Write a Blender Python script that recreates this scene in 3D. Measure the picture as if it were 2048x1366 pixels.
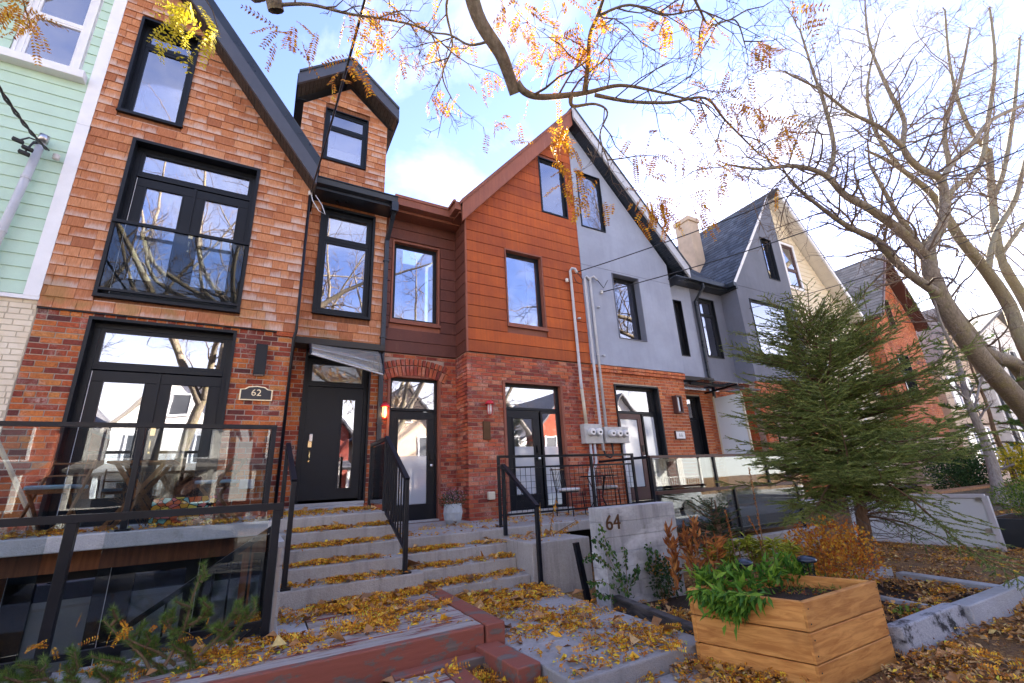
import bpy, math, random
import numpy as np
from mathutils import Vector, Matrix, Euler
random.seed(7); np.random.seed(7)
for o in list(bpy.data.objects): bpy.data.objects.remove(o)
S = bpy.context.scene
COL = S.collection
R = math.radians
# ---------------------------------------------------------------- camera
CAM = Vector((0.0, -8.25, 1.40)); FPX = 887.13
def cam_axes(yaw, pitch, roll):
    f = Vector((math.sin(yaw)*math.cos(pitch), math.cos(yaw)*math.cos(pitch), math.sin(pitch)))
    r0 = Vector((math.cos(yaw), -math.sin(yaw), 0)); u0 = r0.cross(f)
    return r0*math.cos(roll)+u0*math.sin(roll), u0*math.cos(roll)-r0*math.sin(roll), f
RX, UP, FW = cam_axes(0.51739783, 0.30748014, -0.04949876)
cd = bpy.data.cameras.new('camera'); cam = bpy.data.objects.new('camera', cd); COL.objects.link(cam)
m = Matrix.Identity(4)
for i in range(3): m[i][0] = RX[i]; m[i][1] = UP[i]; m[i][2] = -FW[i]; m[i][3] = CAM[i]
cam.matrix_world = m; cd.sensor_width = 36; cd.lens = FPX/2048*36; cd.clip_start = .05; cd.clip_end = 2000
S.camera = cam
S.render.resolution_x = 1024; S.render.resolution_y = 683
# ---------------------------------------------------------------- sky, sun, exposure
SUN = Vector((0.80, 0.44, 0.42)).normalized()
S.view_settings.view_transform = 'Standard'; S.view_settings.look = 'None'
S.view_settings.gamma = 1; S.view_settings.use_curve_mapping = False
S.view_settings.exposure = 3.3
W = bpy.data.worlds.new('World'); S.world = W; W.use_nodes = True
wt = W.node_tree; wt.nodes.clear()
def wn(t, **k):
    n = wt.nodes.new(t)
    for a, b in k.items(): setattr(n, a, b)
    return n
sky = wn('ShaderNodeTexSky', sky_type='NISHITA', sun_disc=False, sun_elevation=math.asin(SUN.z),
         sun_rotation=math.atan2(SUN.x, SUN.y), air_density=1.0, dust_density=0.15, ozone_density=1.6)
tc = wn('ShaderNodeTexCoord'); sep = wn('ShaderNodeSeparateXYZ'); wt.links.new(tc.outputs['Generated'], sep.inputs[0])
zc = wn('ShaderNodeMath', operation='ADD'); wt.links.new(sep.outputs[2], zc.inputs[0]); zc.inputs[1].default_value = .18
zm = wn('ShaderNodeMath', operation='MAXIMUM'); wt.links.new(zc.outputs[0], zm.inputs[0]); zm.inputs[1].default_value = .12
dx = wn('ShaderNodeMath', operation='DIVIDE'); wt.links.new(sep.outputs[0], dx.inputs[0]); wt.links.new(zm.outputs[0], dx.inputs[1])
dy = wn('ShaderNodeMath', operation='DIVIDE'); wt.links.new(sep.outputs[1], dy.inputs[0]); wt.links.new(zm.outputs[0], dy.inputs[1])
cmb = wn('ShaderNodeCombineXYZ'); wt.links.new(dx.outputs[0], cmb.inputs[0]); wt.links.new(dy.outputs[0], cmb.inputs[1])
cn = wn('ShaderNodeTexNoise'); cn.inputs['Scale'].default_value = 2.1; cn.inputs['Detail'].default_value = 9; cn.inputs['Roughness'].default_value = .58
cn.inputs['Distortion'].default_value = .35
mp = wn('ShaderNodeMapping'); mp.inputs['Location'].default_value = (7.7, 2.9, 0); mp.inputs['Scale'].default_value = (1, .75, 1); mp.inputs['Rotation'].default_value = (0, 0, .5)
wt.links.new(cmb.outputs[0], mp.inputs[0]); wt.links.new(mp.outputs[0], cn.inputs['Vector'])
cr = wn('ShaderNodeValToRGB'); wt.links.new(cn.outputs[0], cr.inputs[0])
cr.color_ramp.elements[0].position = .46; cr.color_ramp.elements[0].color = (.02, .02, .02, 1)
cr.color_ramp.elements[1].position = .86; cr.color_ramp.elements[1].color = (.5, .5, .5, 1)
hz = wn('ShaderNodeMapRange'); wt.links.new(sep.outputs[2], hz.inputs[0])
hz.inputs[1].default_value = .40; hz.inputs[2].default_value = .08; hz.inputs[3].default_value = 0; hz.inputs[4].default_value = .9
mx = wn('ShaderNodeMath', operation='MAXIMUM'); wt.links.new(cr.outputs[0], mx.inputs[0]); wt.links.new(hz.outputs[0], mx.inputs[1])
tint = wn('ShaderNodeMixRGB', blend_type='MULTIPLY'); tint.inputs[0].default_value = 1; tint.inputs[2].default_value = (.47, .455, .61, 1); wt.links.new(sky.outputs[0], tint.inputs[1])
mix = wn('ShaderNodeMixRGB'); wt.links.new(mx.outputs[0], mix.inputs[0]); wt.links.new(tint.outputs[0], mix.inputs[1])
mix.inputs[2].default_value = (4.4, 4.1, 3.5, 1)
bg = wn('ShaderNodeBackground'); bg.inputs[1].default_value = .1; wt.links.new(mix.outputs[0], bg.inputs[0])
wo = wn('ShaderNodeOutputWorld'); wt.links.new(bg.outputs[0], wo.inputs[0])
sl = bpy.data.lights.new('sun', 'SUN'); sl.energy = 5.0; sl.angle = R(.5); sl.color = (1, .9, .74)
so = bpy.data.objects.new('sun', sl); COL.objects.link(so); so.location = (-20, 40, 40)
so.rotation_euler = SUN.to_track_quat('Z', 'Y').to_euler()
# ---------------------------------------------------------------- pixel helper (a pixel gives a direction only)
def ray(x, y): return (RX*(x-1024) + UP*(683-y) + FW*FPX)
def PY(x, y, Y): d = ray(x, y); return CAM + d*((Y-CAM.y)/d.y)
def PZ(x, y, Z): d = ray(x, y); return CAM + d*((Z-CAM.z)/d.z)
def PD(x, y, D): return CAM + ray(x, y).normalized()*D
# ---------------------------------------------------------------- mesh builder
BOXV = [(-.5,-.5,-.5),(.5,-.5,-.5),(.5,.5,-.5),(-.5,.5,-.5),(-.5,-.5,.5),(.5,-.5,.5),(.5,.5,.5),(-.5,.5,.5)]
BOXF = [(0,3,2,1),(4,5,6,7),(0,1,5,4),(1,2,6,5),(2,3,7,6),(3,0,4,7)]
class MB:
    def __init__(s): s.v = []; s.f = []
    def add(s, vs, fs):
        b = len(s.v); s.v.extend(tuple(v) for v in vs); s.f.extend(tuple(b+i for i in f) for f in fs); return s
    def box(s, x0, x1, y0, y1, z0, z1):
        c = ((x0+x1)/2, (y0+y1)/2, (z0+z1)/2); d = (x1-x0, y1-y0, z1-z0)
        return s.add([(c[0]+a*d[0], c[1]+b*d[1], c[2]+e*d[2]) for a, b, e in BOXV], BOXF)
    def obox(s, c, size, rot):
        mm = rot if isinstance(rot, Matrix) else Euler(rot).to_matrix()
        c = Vector(c)
        return s.add([c + mm @ Vector((a*size[0], b*size[1], e*size[2])) for a, b, e in BOXV], BOXF)
    def bar(s, p, q, w, h=None):
        p, q = Vector(p), Vector(q); d = q-p; L = d.length
        if L < 1e-6: return s
        h = h or w; ref = Vector((0,0,1)) if abs(d.z) < .98*L else Vector((0,1,0))
        z = d.normalized(); x = ref.cross(z).normalized(); y = z.cross(x)
        return s.obox((p+q)/2, (w, h, L), Matrix((x, y, z)).transposed())
    def tube(s, pts, rad, n=8, cap=True):
        pts = [Vector(p) for p in pts]; k = len(pts)
        rad = [rad]*k if isinstance(rad, (int, float)) else rad
        b = len(s.v); prev = None
        for i, p in enumerate(pts):
            t = (pts[min(i+1, k-1)] - pts[max(i-1, 0)])
            if t.length < 1e-9: t = Vector((0,0,1))
            t.normalize()
            if prev is None: a = t.orthogonal().normalized()
            else:
                a = prev - t*prev.dot(t)
                a = a.normalized() if a.length > 1e-6 else t.orthogonal().normalized()
            prev = a; c = t.cross(a)
            for j in range(n):
                w = 2*math.pi*j/n
                s.v.append(tuple(p + (a*math.cos(w) + c*math.sin(w))*rad[i]))
        for i in range(k-1):
            for j in range(n):
                j2 = (j+1) % n
                s.f.append((b+i*n+j, b+i*n+j2, b+(i+1)*n+j2, b+(i+1)*n+j))
        if cap:
            s.f.append(tuple(b+j for j in reversed(range(n)))); s.f.append(tuple(b+(k-1)*n+j for j in range(n)))
        return s
    def lathe(s, c, prof, n=20):   # prof: (r, z)
        c = Vector(c); b = len(s.v); k = len(prof)
        for r, z in prof:
            for j in range(n):
                w = 2*math.pi*j/n; s.v.append((c.x+r*math.cos(w), c.y+r*math.sin(w), c.z+z))
        for i in range(k-1):
            for j in range(n):
                j2 = (j+1) % n; s.f.append((b+i*n+j, b+i*n+j2, b+(i+1)*n+j2, b+(i+1)*n+j))
        s.f.append(tuple(b+j for j in reversed(range(n)))); s.f.append(tuple(b+(k-1)*n+j for j in range(n)))
        return s
    def prism(s, poly, y0, y1):    # poly of (x,z), convex or simple, extruded in y
        n = len(poly)
        a = sum(poly[i][0]*poly[(i+1) % n][1]-poly[(i+1) % n][0]*poly[i][1] for i in range(n))
        if a < 0: poly = poly[::-1]
        vs = [(x, y0, z) for x, z in poly]+[(x, y1, z) for x, z in poly]
        fs = [tuple(range(n)), tuple(reversed(range(n, 2*n)))]
        fs += [((i+1) % n, i, i+n, (i+1) % n+n) for i in range(n)]
        return s.add(vs, fs)
    def prismx(s, poly, x0, x1):   # poly of (y,z)
        n = len(poly); b = MB().prism(poly, x0, x1)
        return s.add([(y, x, z) for x, y, z in b.v], [f[::-1] for f in b.f])
    def prismz(s, poly, z0, z1):   # poly of (x,y)
        b = MB().prism(poly, z0, z1)
        return s.add([(x, z, y) for x, y, z in b.v], [f[::-1] for f in b.f])
    def mesh(s, name, mat=None, smooth=False):
        me = bpy.data.meshes.new(name); me.from_pydata(s.v, [], s.f); me.update()
        if mat: me.materials.append(mat)
        if smooth: me.polygons.foreach_set('use_smooth', [True]*len(me.polygons))
        return me
    def build(s, name, mat, parent=None, smooth=False, bevel=0, seg=2):
        return link(name, s.mesh(name, mat, smooth), parent, bevel, seg)
def link(name, me, parent=None, bevel=0, seg=2):
    o = bpy.data.objects.new(name, me); COL.objects.link(o)
    if parent is not None:
        o.parent = parent; o.matrix_parent_inverse = PINV.get(parent.name, Matrix.Identity(4))
    if bevel:
        b = o.modifiers.new('bevel', 'BEVEL'); b.width = bevel; b.segments = seg; b.limit_method = 'ANGLE'
    return o
PINV = {}
def thing(name, label, cat, loc=(0,0,0), group=None):
    o = bpy.data.objects.new(name, None); COL.objects.link(o); o.location = loc; o.empty_display_size = .1
    o['label'] = label; o['category'] = cat
    if group: o['group'] = group
    PINV[o.name] = Matrix.Translation(-Vector(loc))     # parts are written in world coordinates
    return o
def sub(o): PINV[o.name] = o.matrix_basis.inverted(); return o
def tag(o, label, cat, group=None, kind=None):
    if label: o['label'] = label
    if cat: o['category'] = cat
    if group: o['group'] = group
    if kind: o['kind'] = kind
    return o
def npmesh(name, V, F, mat, parent=None, smooth=False):   # V (n,3), F (m,3|4) arrays
    V = np.asarray(V, np.float32); F = np.asarray(F, np.int32); k = F.shape[1]
    me = bpy.data.meshes.new(name); me.vertices.add(len(V)); me.vertices.foreach_set('co', V.ravel())
    me.loops.add(F.size); me.loops.foreach_set('vertex_index', F.ravel())
    me.polygons.add(len(F)); me.polygons.foreach_set('loop_start', np.arange(0, F.size, k, dtype=np.int32))
    me.polygons.foreach_set('loop_total', np.full(len(F), k, np.int32))
    if smooth: me.polygons.foreach_set('use_smooth', np.ones(len(F), bool))
    me.update(calc_edges=True); me.materials.append(mat)
    return link(name, me, parent)
UNIT = {}
def unitbox(mat):
    if mat.name not in UNIT:
        mb = MB(); mb.add(BOXV, BOXF); UNIT[mat.name] = mb.mesh('unit_block', mat)
    return UNIT[mat.name]
def emit(parent, name, pieces, mat, limit=300, rest='stuff'):
    """pieces: (center, size, euler); largest in view become objects of their own, the rest one joined part"""
    def score(p):
        d = Vector(p[0])-CAM
        return p[1][0]*p[1][2]/max(d.length_squared, .1)*(1 if d.dot(FW) > 0 else .001)
    ps = sorted(pieces, key=score, reverse=True)
    me = unitbox(mat)
    for c, s, r in ps[:limit]:
        o = bpy.data.objects.new(name, me); COL.objects.link(o)
        o.location = c; o.scale = s; o.rotation_euler = r
        o.parent = parent; o.matrix_parent_inverse = PINV.get(parent.name, Matrix.Identity(4))
    if len(ps) > limit:
        mb = MB()
        for c, s, r in ps[limit:]: mb.obox(c, s, r)
        o = mb.build(name+'_field', mat, parent); o['kind'] = 'stuff'
def clip(poly, a, b, c):           # keep a*x+b*z<=c
    out = []
    for i in range(len(poly)):
        p, q = poly[i], poly[(i+1) % len(poly)]; dp = a*p[0]+b*p[1]-c; dq = a*q[0]+b*q[1]-c
        if dp <= 0: out.append(p)
        if (dp < 0 < dq) or (dq < 0 < dp):
            t = dp/(dp-dq); out.append((p[0]+(q[0]-p[0])*t, p[1]+(q[1]-p[1])*t))
    return out
def cells(x0, x1, z0, z1, ops, clips=()):   # rectangles of a wall minus its openings, clipped by half planes
    xs = sorted({x0, x1, *[v for o in ops for v in (o[0], o[1]) if x0 < v < x1]})
    zs = sorted({z0, z1, *[v for o in ops for v in (o[2], o[3]) if z0 < v < z1]})
    out = []
    for i in range(len(zs)-1):
        run = None
        for j in range(len(xs)-1):
            cx, cz = (xs[j]+xs[j+1])/2, (zs[i]+zs[i+1])/2
            hole = any(o[0] < cx < o[1] and o[2] < cz < o[3] for o in ops)
            if not hole: run = (run[0], xs[j+1]) if run else (xs[j], xs[j+1])
            if (hole or j == len(xs)-2) and run:
                p = [(run[0], zs[i]), (run[1], zs[i]), (run[1], zs[i+1]), (run[0], zs[i+1])]
                for c in clips: p = clip(p, *c) if len(p) > 2 else p
                if len(p) > 2: out.append(p)
                run = None
    return out
def spans(a, b, z0, z1, ops):      # subtract openings from an interval
    segs = [(a, b)]
    for o in ops:
        if o[2] < z1-.012 and o[3] > z0+.012:
            n = []
            for p, q in segs:
                if o[1] <= p or o[0] >= q: n.append((p, q)); continue
                if p < o[0]: n.append((p, o[0]))
                if q > o[1]: n.append((o[1], q))
            segs = n
    return [s for s in segs if s[1]-s[0] > .025]
def bricks(O, ang, length, z0, z1, ops=(), course=.0845, L=.245, proud=.008, joint=.014, seed=1, header=7, jit=.003):
    """running bond on a wall starting at O (x,y), running along angle ang, outward normal to the right of the run"""
    rng = random.Random(seed); out = []; u = Vector((math.cos(ang), math.sin(ang), 0)); n = Vector((math.sin(ang), -math.cos(ang), 0))
    rows = max(1, round((z1-z0)/course)); ch = (z1-z0)/rows; D = .05
    for r in range(rows):
        za = z0+r*ch; zb = za+ch; hl = header and r % header == header-1
        l = L/2 if hl else L; x = -(l/2 if r % 2 else 0) - rng.uniform(0, .02)
        while x < length:
            w = l*rng.uniform(.94, 1.05); a, b = max(x, 0), min(x+w, length); x += w
            if b-a < .03: continue
            for p, q in spans(a, b, za, zb, ops):
                pr = proud + rng.uniform(-jit, jit)
                c = Vector((O[0], O[1], (za+zb)/2)) + u*((p+q)/2) + n*(pr-D/2)
                out.append((c, (max(q-p-joint, .015), D, ch-joint*rng.uniform(.8, 1.3)), (rng.uniform(-.006, .006), rng.uniform(-.006, .006), ang+rng.uniform(-.006, .006))))
    return out
def shingles(x0, x1, z0, z1, y, ops=(), expo=.165, clips=(), seed=1):
    rng = random.Random(seed); out = []; cut = []
    rows = math.ceil((z1-z0)/expo-.05); ch = expo
    for r in range(rows):
        za = z0+r*ch; zb = za+ch; x = x0-rng.uniform(0, .2)
        while x < x1:
            w = rng.choice((.13, .17, .2, .22, .25, .28, .31)); a, b = max(x, x0), min(x+w, x1); x += w
            if b-a < .03: continue
            for p, q in spans(a, b, za, zb, ops):
                dz = rng.uniform(-.008, .004); poly = [(p+.002, za+dz), (q-.002, za+dz), (q-.002, zb+.015), (p+.002, zb+.015)]
                full = poly
                for c in clips: full = clip(full, *c) if len(full) > 2 else full
                if len(full) < 3: continue
                if len(full) == 4 and full == poly:
                    out.append((((p+q)/2, y-.016-rng.uniform(0, .005), (za+zb)/2+.004), (q-p-.005, .024, ch+.02), (R(-5.5)+rng.uniform(-.012, .012), 0, rng.uniform(-.006, .006))))
                else: cut.append((full, y))
    return out, cut
# ---------------------------------------------------------------- materials
class G:
    def __init__(s, name):
        s.m = bpy.data.materials.new(name); s.m.use_nodes = True; s.t = s.m.node_tree; s.t.nodes.clear()
        s.out = s.t.nodes.new('ShaderNodeOutputMaterial'); s.geo = None
    def n(s, t, ins=None, **props):
        n = s.t.nodes.new(t)
        for k, v in props.items(): setattr(n, k, v)
        for k, v in (ins or {}).items(): s.set(n.inputs[k], v)
        return n
    def set(s, sock, v):
        if hasattr(v, 'is_output') or isinstance(v, bpy.types.NodeSocket): s.t.links.new(v, sock)
        else:
            if isinstance(v, tuple) and len(v) == 3 and sock.type == 'RGBA': v = (*v, 1)
            sock.default_value = v
    def pos(s):
        s.geo = s.geo or s.n('ShaderNodeNewGeometry'); return s.geo.outputs['Position']
    def rand(s):
        s.pos(); oi = s.n('ShaderNodeObjectInfo')
        a = s.math('ADD', oi.outputs['Random'], s.geo.outputs['Random Per Island']); return s.math('FRACT', a)
    def math(s, op, a, b=0.0, clamp=False):
        return s.n('ShaderNodeMath', {0: a, 1: b}, operation=op, use_clamp=clamp).outputs[0]
    def map(s, vec, scale=(1,1,1), loc=(0,0,0), rot=(0,0,0)):
        return s.n('ShaderNodeMapping', {'Vector': vec, 'Scale': scale, 'Location': loc, 'Rotation': rot}).outputs[0]
    def noise(s, scale=5, detail=4, rough=.55, vec=None, dist=0):
        return s.n('ShaderNodeTexNoise', {'Vector': vec if vec is not None else s.pos(), 'Scale': scale, 'Detail': detail, 'Roughness': rough, 'Distortion': dist}).outputs[0]
    def vor(s, scale=5, vec=None, feature='F1', out='Distance'):
        return s.n('ShaderNodeTexVoronoi', {'Vector': vec if vec is not None else s.pos(), 'Scale': scale}, feature=feature).outputs[out]
    def ramp(s, fac, stops, interp='LINEAR'):
        n = s.n('ShaderNodeValToRGB', {0: fac}); r = n.color_ramp; r.interpolation = interp
        while len(r.elements) > 1: r.elements.remove(r.elements[-1])
        for i, (p, c) in enumerate(stops):
            e = r.elements[0] if i == 0 else r.elements.new(p)
            e.position = p; e.color = (*c, 1) if isinstance(c, tuple) else (c, c, c, 1)
        return n.outputs[0]
    def mix(s, f, a, b, mode='MIX'):
        return s.n('ShaderNodeMixRGB', {0: f, 1: a, 2: b}, blend_type=mode).outputs[0]
    def range(s, v, a, b, c=0., d=1.):
        return s.n('ShaderNodeMapRange', {0: v, 1: a, 2: b, 3: c, 4: d}).outputs[0]
    def bump(s, h, dist=.01, strength=.6, normal=None):
        i = {'Height': h, 'Distance': dist, 'Strength': strength}
        if normal is not None: i['Normal'] = normal
        return s.n('ShaderNodeBump', i).outputs[0]
    def pbr(s, col, rough=.6, bump=None, metal=0., spec=.5, **kw):
        i = {'Base Color': col, 'Roughness': rough, 'Metallic': metal, 'Specular IOR Level': spec}; i.update(kw)
        if bump is not None: i['Normal'] = bump
        b = s.n('ShaderNodeBsdfPrincipled', i); s.t.links.new(b.outputs[0], s.out.inputs[0]); s.b = b
        return s.m
M = {}
def simple(name, col, rough=.55, metal=0., var=.12, bscale=60, bd=.002, spec=.5, vs=3.):
    g = G(name); a = g.noise(vs, 5, .6); b = g.noise(bscale, 3)
    c = g.mix(1, col, g.ramp(a, [(.25, 1-var*1.6), (.75, 1+var)]), 'MULTIPLY')
    M[name] = g.pbr(c, g.range(a, .2, .8, rough-.08, rough+.1), g.bump(b, bd, .5), metal, spec)
    return M[name]
def brickmat(name, stops, white=.0, dark=.5, seed=0.):
    g = G(name); r = g.rand(); p = g.map(g.pos(), loc=(seed, seed*2, seed))
    col = g.ramp(r, stops)
    fine = g.noise(38, 6, .65, p); big = g.noise(1.3, 4, .6, p); mid = g.noise(9, 5, .6, p)
    col = g.mix(g.range(fine, .35, .75), g.mix(1, col, (.55, .45, .45), 'MULTIPLY'), col)
    col = g.mix(g.range(mid, .58, .74, 0, dark), col, g.mix(1, col, (.30, .24, .26), 'MULTIPLY'))
    col = g.mix(1, col, g.ramp(big, [(.3, .72), (.7, 1.15)]), 'MULTIPLY')
    if white:
        w = g.math('MULTIPLY', g.range(g.noise(3.1, 6, .7, p), .52, .68), g.range(fine, .4, .6)); col = g.mix(g.math('MULTIPLY', w, white), col, (.58, .5, .45))
    M[name] = g.pbr(col, g.range(fine, .3, .7, .7, .92), g.bump(g.math('ADD', fine, g.math('MULTIPLY', mid, .8)), .006, .55), spec=.3)
brickmat('brick62', [(0, (.15, .045, .038)), (.15, (.30, .065, .04)), (.38, (.48, .10, .04)), (.58, (.60, .15, .045)), (.8, (.70, .22, .055)), (1, (.75, .32, .09))], .55, .75)
brickmat('brick64', [(0, (.27, .06, .045)), (.3, (.44, .095, .055)), (.6, (.58, .14, .065)), (.85, (.65, .19, .075)), (1, (.68, .32, .20))], .5, .28, 3)
brickmat('brick66', [(0, (.48, .13, .06)), (.3, (.62, .18, .07)), (.7, (.70, .225, .085)), (1, (.74, .29, .11))], .3, .3, 7)
g = G('brick_cream'); a = g.noise(4, 5, .6); f = g.noise(50, 5, .7); M['brick_cream'] = g.pbr(g.mix(g.range(a, .3, .7), (.70, .59, .43), (.80, .71, .56)), .8, g.bump(f, .004, .5), spec=.3)
def mortar(name, c):
    g = G(name); n = g.noise(60, 5, .7); b = g.noise(2.2, 4)
    M[name] = g.pbr(g.mix(g.range(b, .3, .7), tuple(v*.6 for v in c), g.mix(n, tuple(v*.75 for v in c), c)), .95, g.bump(n, .008, .7), spec=.2)
mortar('mortar', (.58, .50, .42)); mortar('mortar_red', (.50, .37, .30)); mortar('mortar_cream', (.74, .64, .48)); mortar('mortar_buff', (.66, .54, .42))
# cedar shingles: orange cedar, silvered towards each butt by weather, green algae low on the recess
g = G('cedar'); r = g.rand(); p = g.pos()
col = g.ramp(r, [(0, (.42, .16, .078)), (.3, (.53, .215, .10)), (.6, (.61, .265, .125)), (.85, (.66, .315, .16)), (1, (.54, .25, .14))])
gr = g.noise(1, 5, .6, g.map(p, (90, 90, 5))); col = g.mix(g.range(gr, .3, .7), g.mix(1, col, (.66, .58, .52), 'MULTIPLY'), col)
fz = g.math('FRACT', g.math('DIVIDE', g.math('SUBTRACT', g.n('ShaderNodeSeparateXYZ', {0: p}).outputs[2], 4.085), .165))   # height on the shingle
lv = g.math('ADD', g.range(g.noise(.8, 5, .65), .34, .70, -.55, .45), g.math('ADD', g.range(g.noise(1, 4, .7, g.map(p, (16, 16, 3))), .3, .7, -.22, .22), g.math('MULTIPLY', g.math('FRACT', g.math('MULTIPLY', r, 7.31)), .8)))
wx = g.range(g.math('SUBTRACT', lv, fz), -.05, .5)
col = g.mix(g.math('MULTIPLY', wx, .62), col, g.mix(gr, (.46, .37, .32), (.70, .61, .56)))
col = g.mix(g.math('MULTIPLY', g.range(g.noise(1.7, 4, .6), .5, .62), g.range(g.n('ShaderNodeSeparateXYZ', {0: p}).outputs[2], 4.75, 4.1, 0, .55)), col, (.20, .17, .05))
M['cedar'] = g.pbr(col, .85, g.bump(gr, .006, .6), spec=.25)
# weathering steel, fresh orange patina on the exposed face
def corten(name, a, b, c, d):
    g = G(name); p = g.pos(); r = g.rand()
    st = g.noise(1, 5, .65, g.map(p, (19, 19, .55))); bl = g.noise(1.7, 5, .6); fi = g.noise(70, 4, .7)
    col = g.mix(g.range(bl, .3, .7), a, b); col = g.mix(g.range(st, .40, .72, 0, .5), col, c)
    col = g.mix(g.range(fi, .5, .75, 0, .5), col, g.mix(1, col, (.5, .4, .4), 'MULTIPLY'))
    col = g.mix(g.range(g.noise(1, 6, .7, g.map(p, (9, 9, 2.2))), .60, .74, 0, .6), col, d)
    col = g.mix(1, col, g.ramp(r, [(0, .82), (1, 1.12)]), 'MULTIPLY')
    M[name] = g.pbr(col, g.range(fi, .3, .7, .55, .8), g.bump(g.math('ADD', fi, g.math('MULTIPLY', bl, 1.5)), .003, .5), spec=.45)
corten('corten', (.31, .052, .005), (.50, .105, .006), (.20, .034, .006), (.32, .10, .04))
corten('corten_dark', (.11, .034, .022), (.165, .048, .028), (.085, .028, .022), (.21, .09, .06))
corten('corten_trim', (.22, .075, .045), (.30, .10, .055), (.17, .055, .04), (.33, .17, .12))
def stucco(name, c):
    g = G(name); a = g.noise(.9, 5, .6); f = g.noise(120, 4, .7); st = g.noise(1, 4, .6, g.map(g.pos(), (5, 5, .5)))
    col = g.mix(1, c, g.ramp(a, [(.25, .80), (.75, 1.1)]), 'MULTIPLY'); col = g.mix(g.range(g.noise(14, 5, .7), .35, .7, 0, .18), col, tuple(v*.72 for v in c)); col = g.mix(g.range(st, .5, .75, 0, .35), col, tuple(v*.7 for v in c))
    M[name] = g.pbr(col, .9, g.bump(f, .004, .7), spec=.25)
stucco('stucco', (.35, .385, .475)); stucco('stucco_dark', (.175, .19, .235))
simple('black_paint', (.006, .008, .012), .42, var=.25, bscale=40, spec=.3); simple('black_metal', (.006, .008, .013), .36, var=.25, spec=.3)
simple('fascia', (.06, .065, .085), .4, var=.12); simple('white_trim', (.82, .82, .83), .5, var=.06); simple('mint', (.50, .68, .54), .6, var=.06)
simple('cream_siding', (.72, .62, .44), .6, var=.06); simple('soffit_cream', (.66, .6, .5), .6, var=.05); simple('gutter', (.018, .024, .034), .3, var=.2)
simple('conduit', (.52, .53, .56), .5, var=.1); simple('conduit_cream', (.6, .54, .4), .55, var=.12); simple('meter_box', (.45, .45, .43), .5, var=.15, vs=9)
simple('steel', (.55, .55, .55), .3, 1.0); simple('brass', (.75, .6, .32), .25, 1.0); simple('lamp_red', (.55, .02, .035), .4)
simple('cushion_blue', (.30, .44, .52), .9, var=.1); simple('cushion_white', (.62, .6, .58), .9, var=.15); simple('frosted', (.60, .65, .68), .35, var=.04, vs=1)
simple('cable', (.012, .013, .016), .5); simple('rubber', (.02, .02, .02), .7); simple('blind', (.62, .60, .54), .8, var=.05); simple('curtain', (.66, .66, .66), .9, var=.1)
simple('brown_trim', (.085, .035, .028), .5, var=.2); simple('pot', (.42, .46, .48), .5, var=.15, vs=12); simple('black_planter', (.028, .034, .04), .5)
simple('sign_black', (.012, .014, .02), .35); simple('sign_gold', (.72, .62, .42), .35, .6); simple('sign_white', (.74, .74, .72), .4); simple('porcelain', (.7, .68, .64), .25)
simple('bronze', (.10, .055, .03), .4, .8); simple('interior', (.05, .045, .04), .9); simple('warm_interior', (.22, .10, .05), .8)
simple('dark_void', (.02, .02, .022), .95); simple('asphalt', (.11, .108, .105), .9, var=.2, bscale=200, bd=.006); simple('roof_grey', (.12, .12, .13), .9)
simple('house_buff', (.55, .42, .30), .85); simple('house_white', (.74, .72, .68), .7); simple('far_dark', (.05, .055, .065), .6)
simple('solar', (.02, .03, .05), .22, .3)
# concrete
def concrete(name, c, stain=.5, boards=False):
    g = G(name); p = g.pos(); a = g.noise(1.4, 6, .65); f = g.noise(45, 6, .72); sp = g.vor(85)
    st = g.noise(1, 6, .65, g.map(p, (11, 11, .9)))
    col = g.mix(g.range(a, .3, .72), tuple(v*.66 for v in c), c)
    col = g.mix(g.range(f, .35, .7, .0, .55), col, tuple(v*.55 for v in c)); col = g.mix(g.range(sp, .0, .16, .45, 0), col, tuple(v*.45 for v in c))
    col = g.mix(g.range(st, .5, .72, 0, stain), col, tuple(v*.32 for v in c))
    col = g.mix(g.range(g.noise(2.6, 6, .7), .60, .74, 0, .5), col, (.10, .105, .045))
    if boards: col = g.mix(g.range(g.noise(1, 6, .6, g.map(p, (2.2, 2.2, 5))), .5, .66, 0, .75), col, (.62, .62, .62))
    M[name] = g.pbr(col, .92, g.bump(g.math('ADD', f, g.math('MULTIPLY', sp, .5)), .008, .7), spec=.25)
concrete('concrete', (.47, .445, .41), .5); concrete('concrete_light', (.56, .55, .53), .25); concrete('concrete_wall', (.47, .47, .47), .7, True); concrete('concrete_slab', (.40, .39, .385), .3)
concrete('kerb_stone', (.47, .48, .50), .3); concrete('block_wall', (.52, .51, .49), .25)
# painted deck boards, red paint worn off to grey wood along the grain
g = G('deck_paint'); p = g.pos(); r = g.rand()
gr = g.noise(1, 6, .65, g.map(p, (2.2, 46, 46))); wn_ = g.noise(1, 5, .6, g.map(p, (1.6, 11, 11)))
wear = g.range(g.math('ADD', g.math('MULTIPLY', gr, .5), g.math('ADD', g.math('MULTIPLY', wn_, .55), g.math('MULTIPLY', r, .16))), .485, .545)
wood = g.mix(gr, (.14, .12, .11), (.48, .44, .41)); red = g.mix(gr, (.15, .03, .02), (.24, .052, .035))
M['deck_paint'] = g.pbr(g.mix(wear, red, wood), .8, g.bump(g.math('ADD', gr, wear), .004, .6), spec=.3)
g = G('timber_red'); p = g.pos(); gr = g.noise(1, 6, .65, g.map(p, (3, 40, 40))); pt = g.noise(1, 6, .72, g.map(p, (3.2, 7, 7)))
red = g.mix(gr, (.17, .045, .028), (.27, .078, .05)); c = g.mix(g.range(pt, .525, .58), red, g.mix(gr, (.05, .035, .03), (.20, .16, .14)))
M['timber_red'] = g.pbr(c, .65, g.bump(g.math('ADD', gr, pt), .004, .5))
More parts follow.
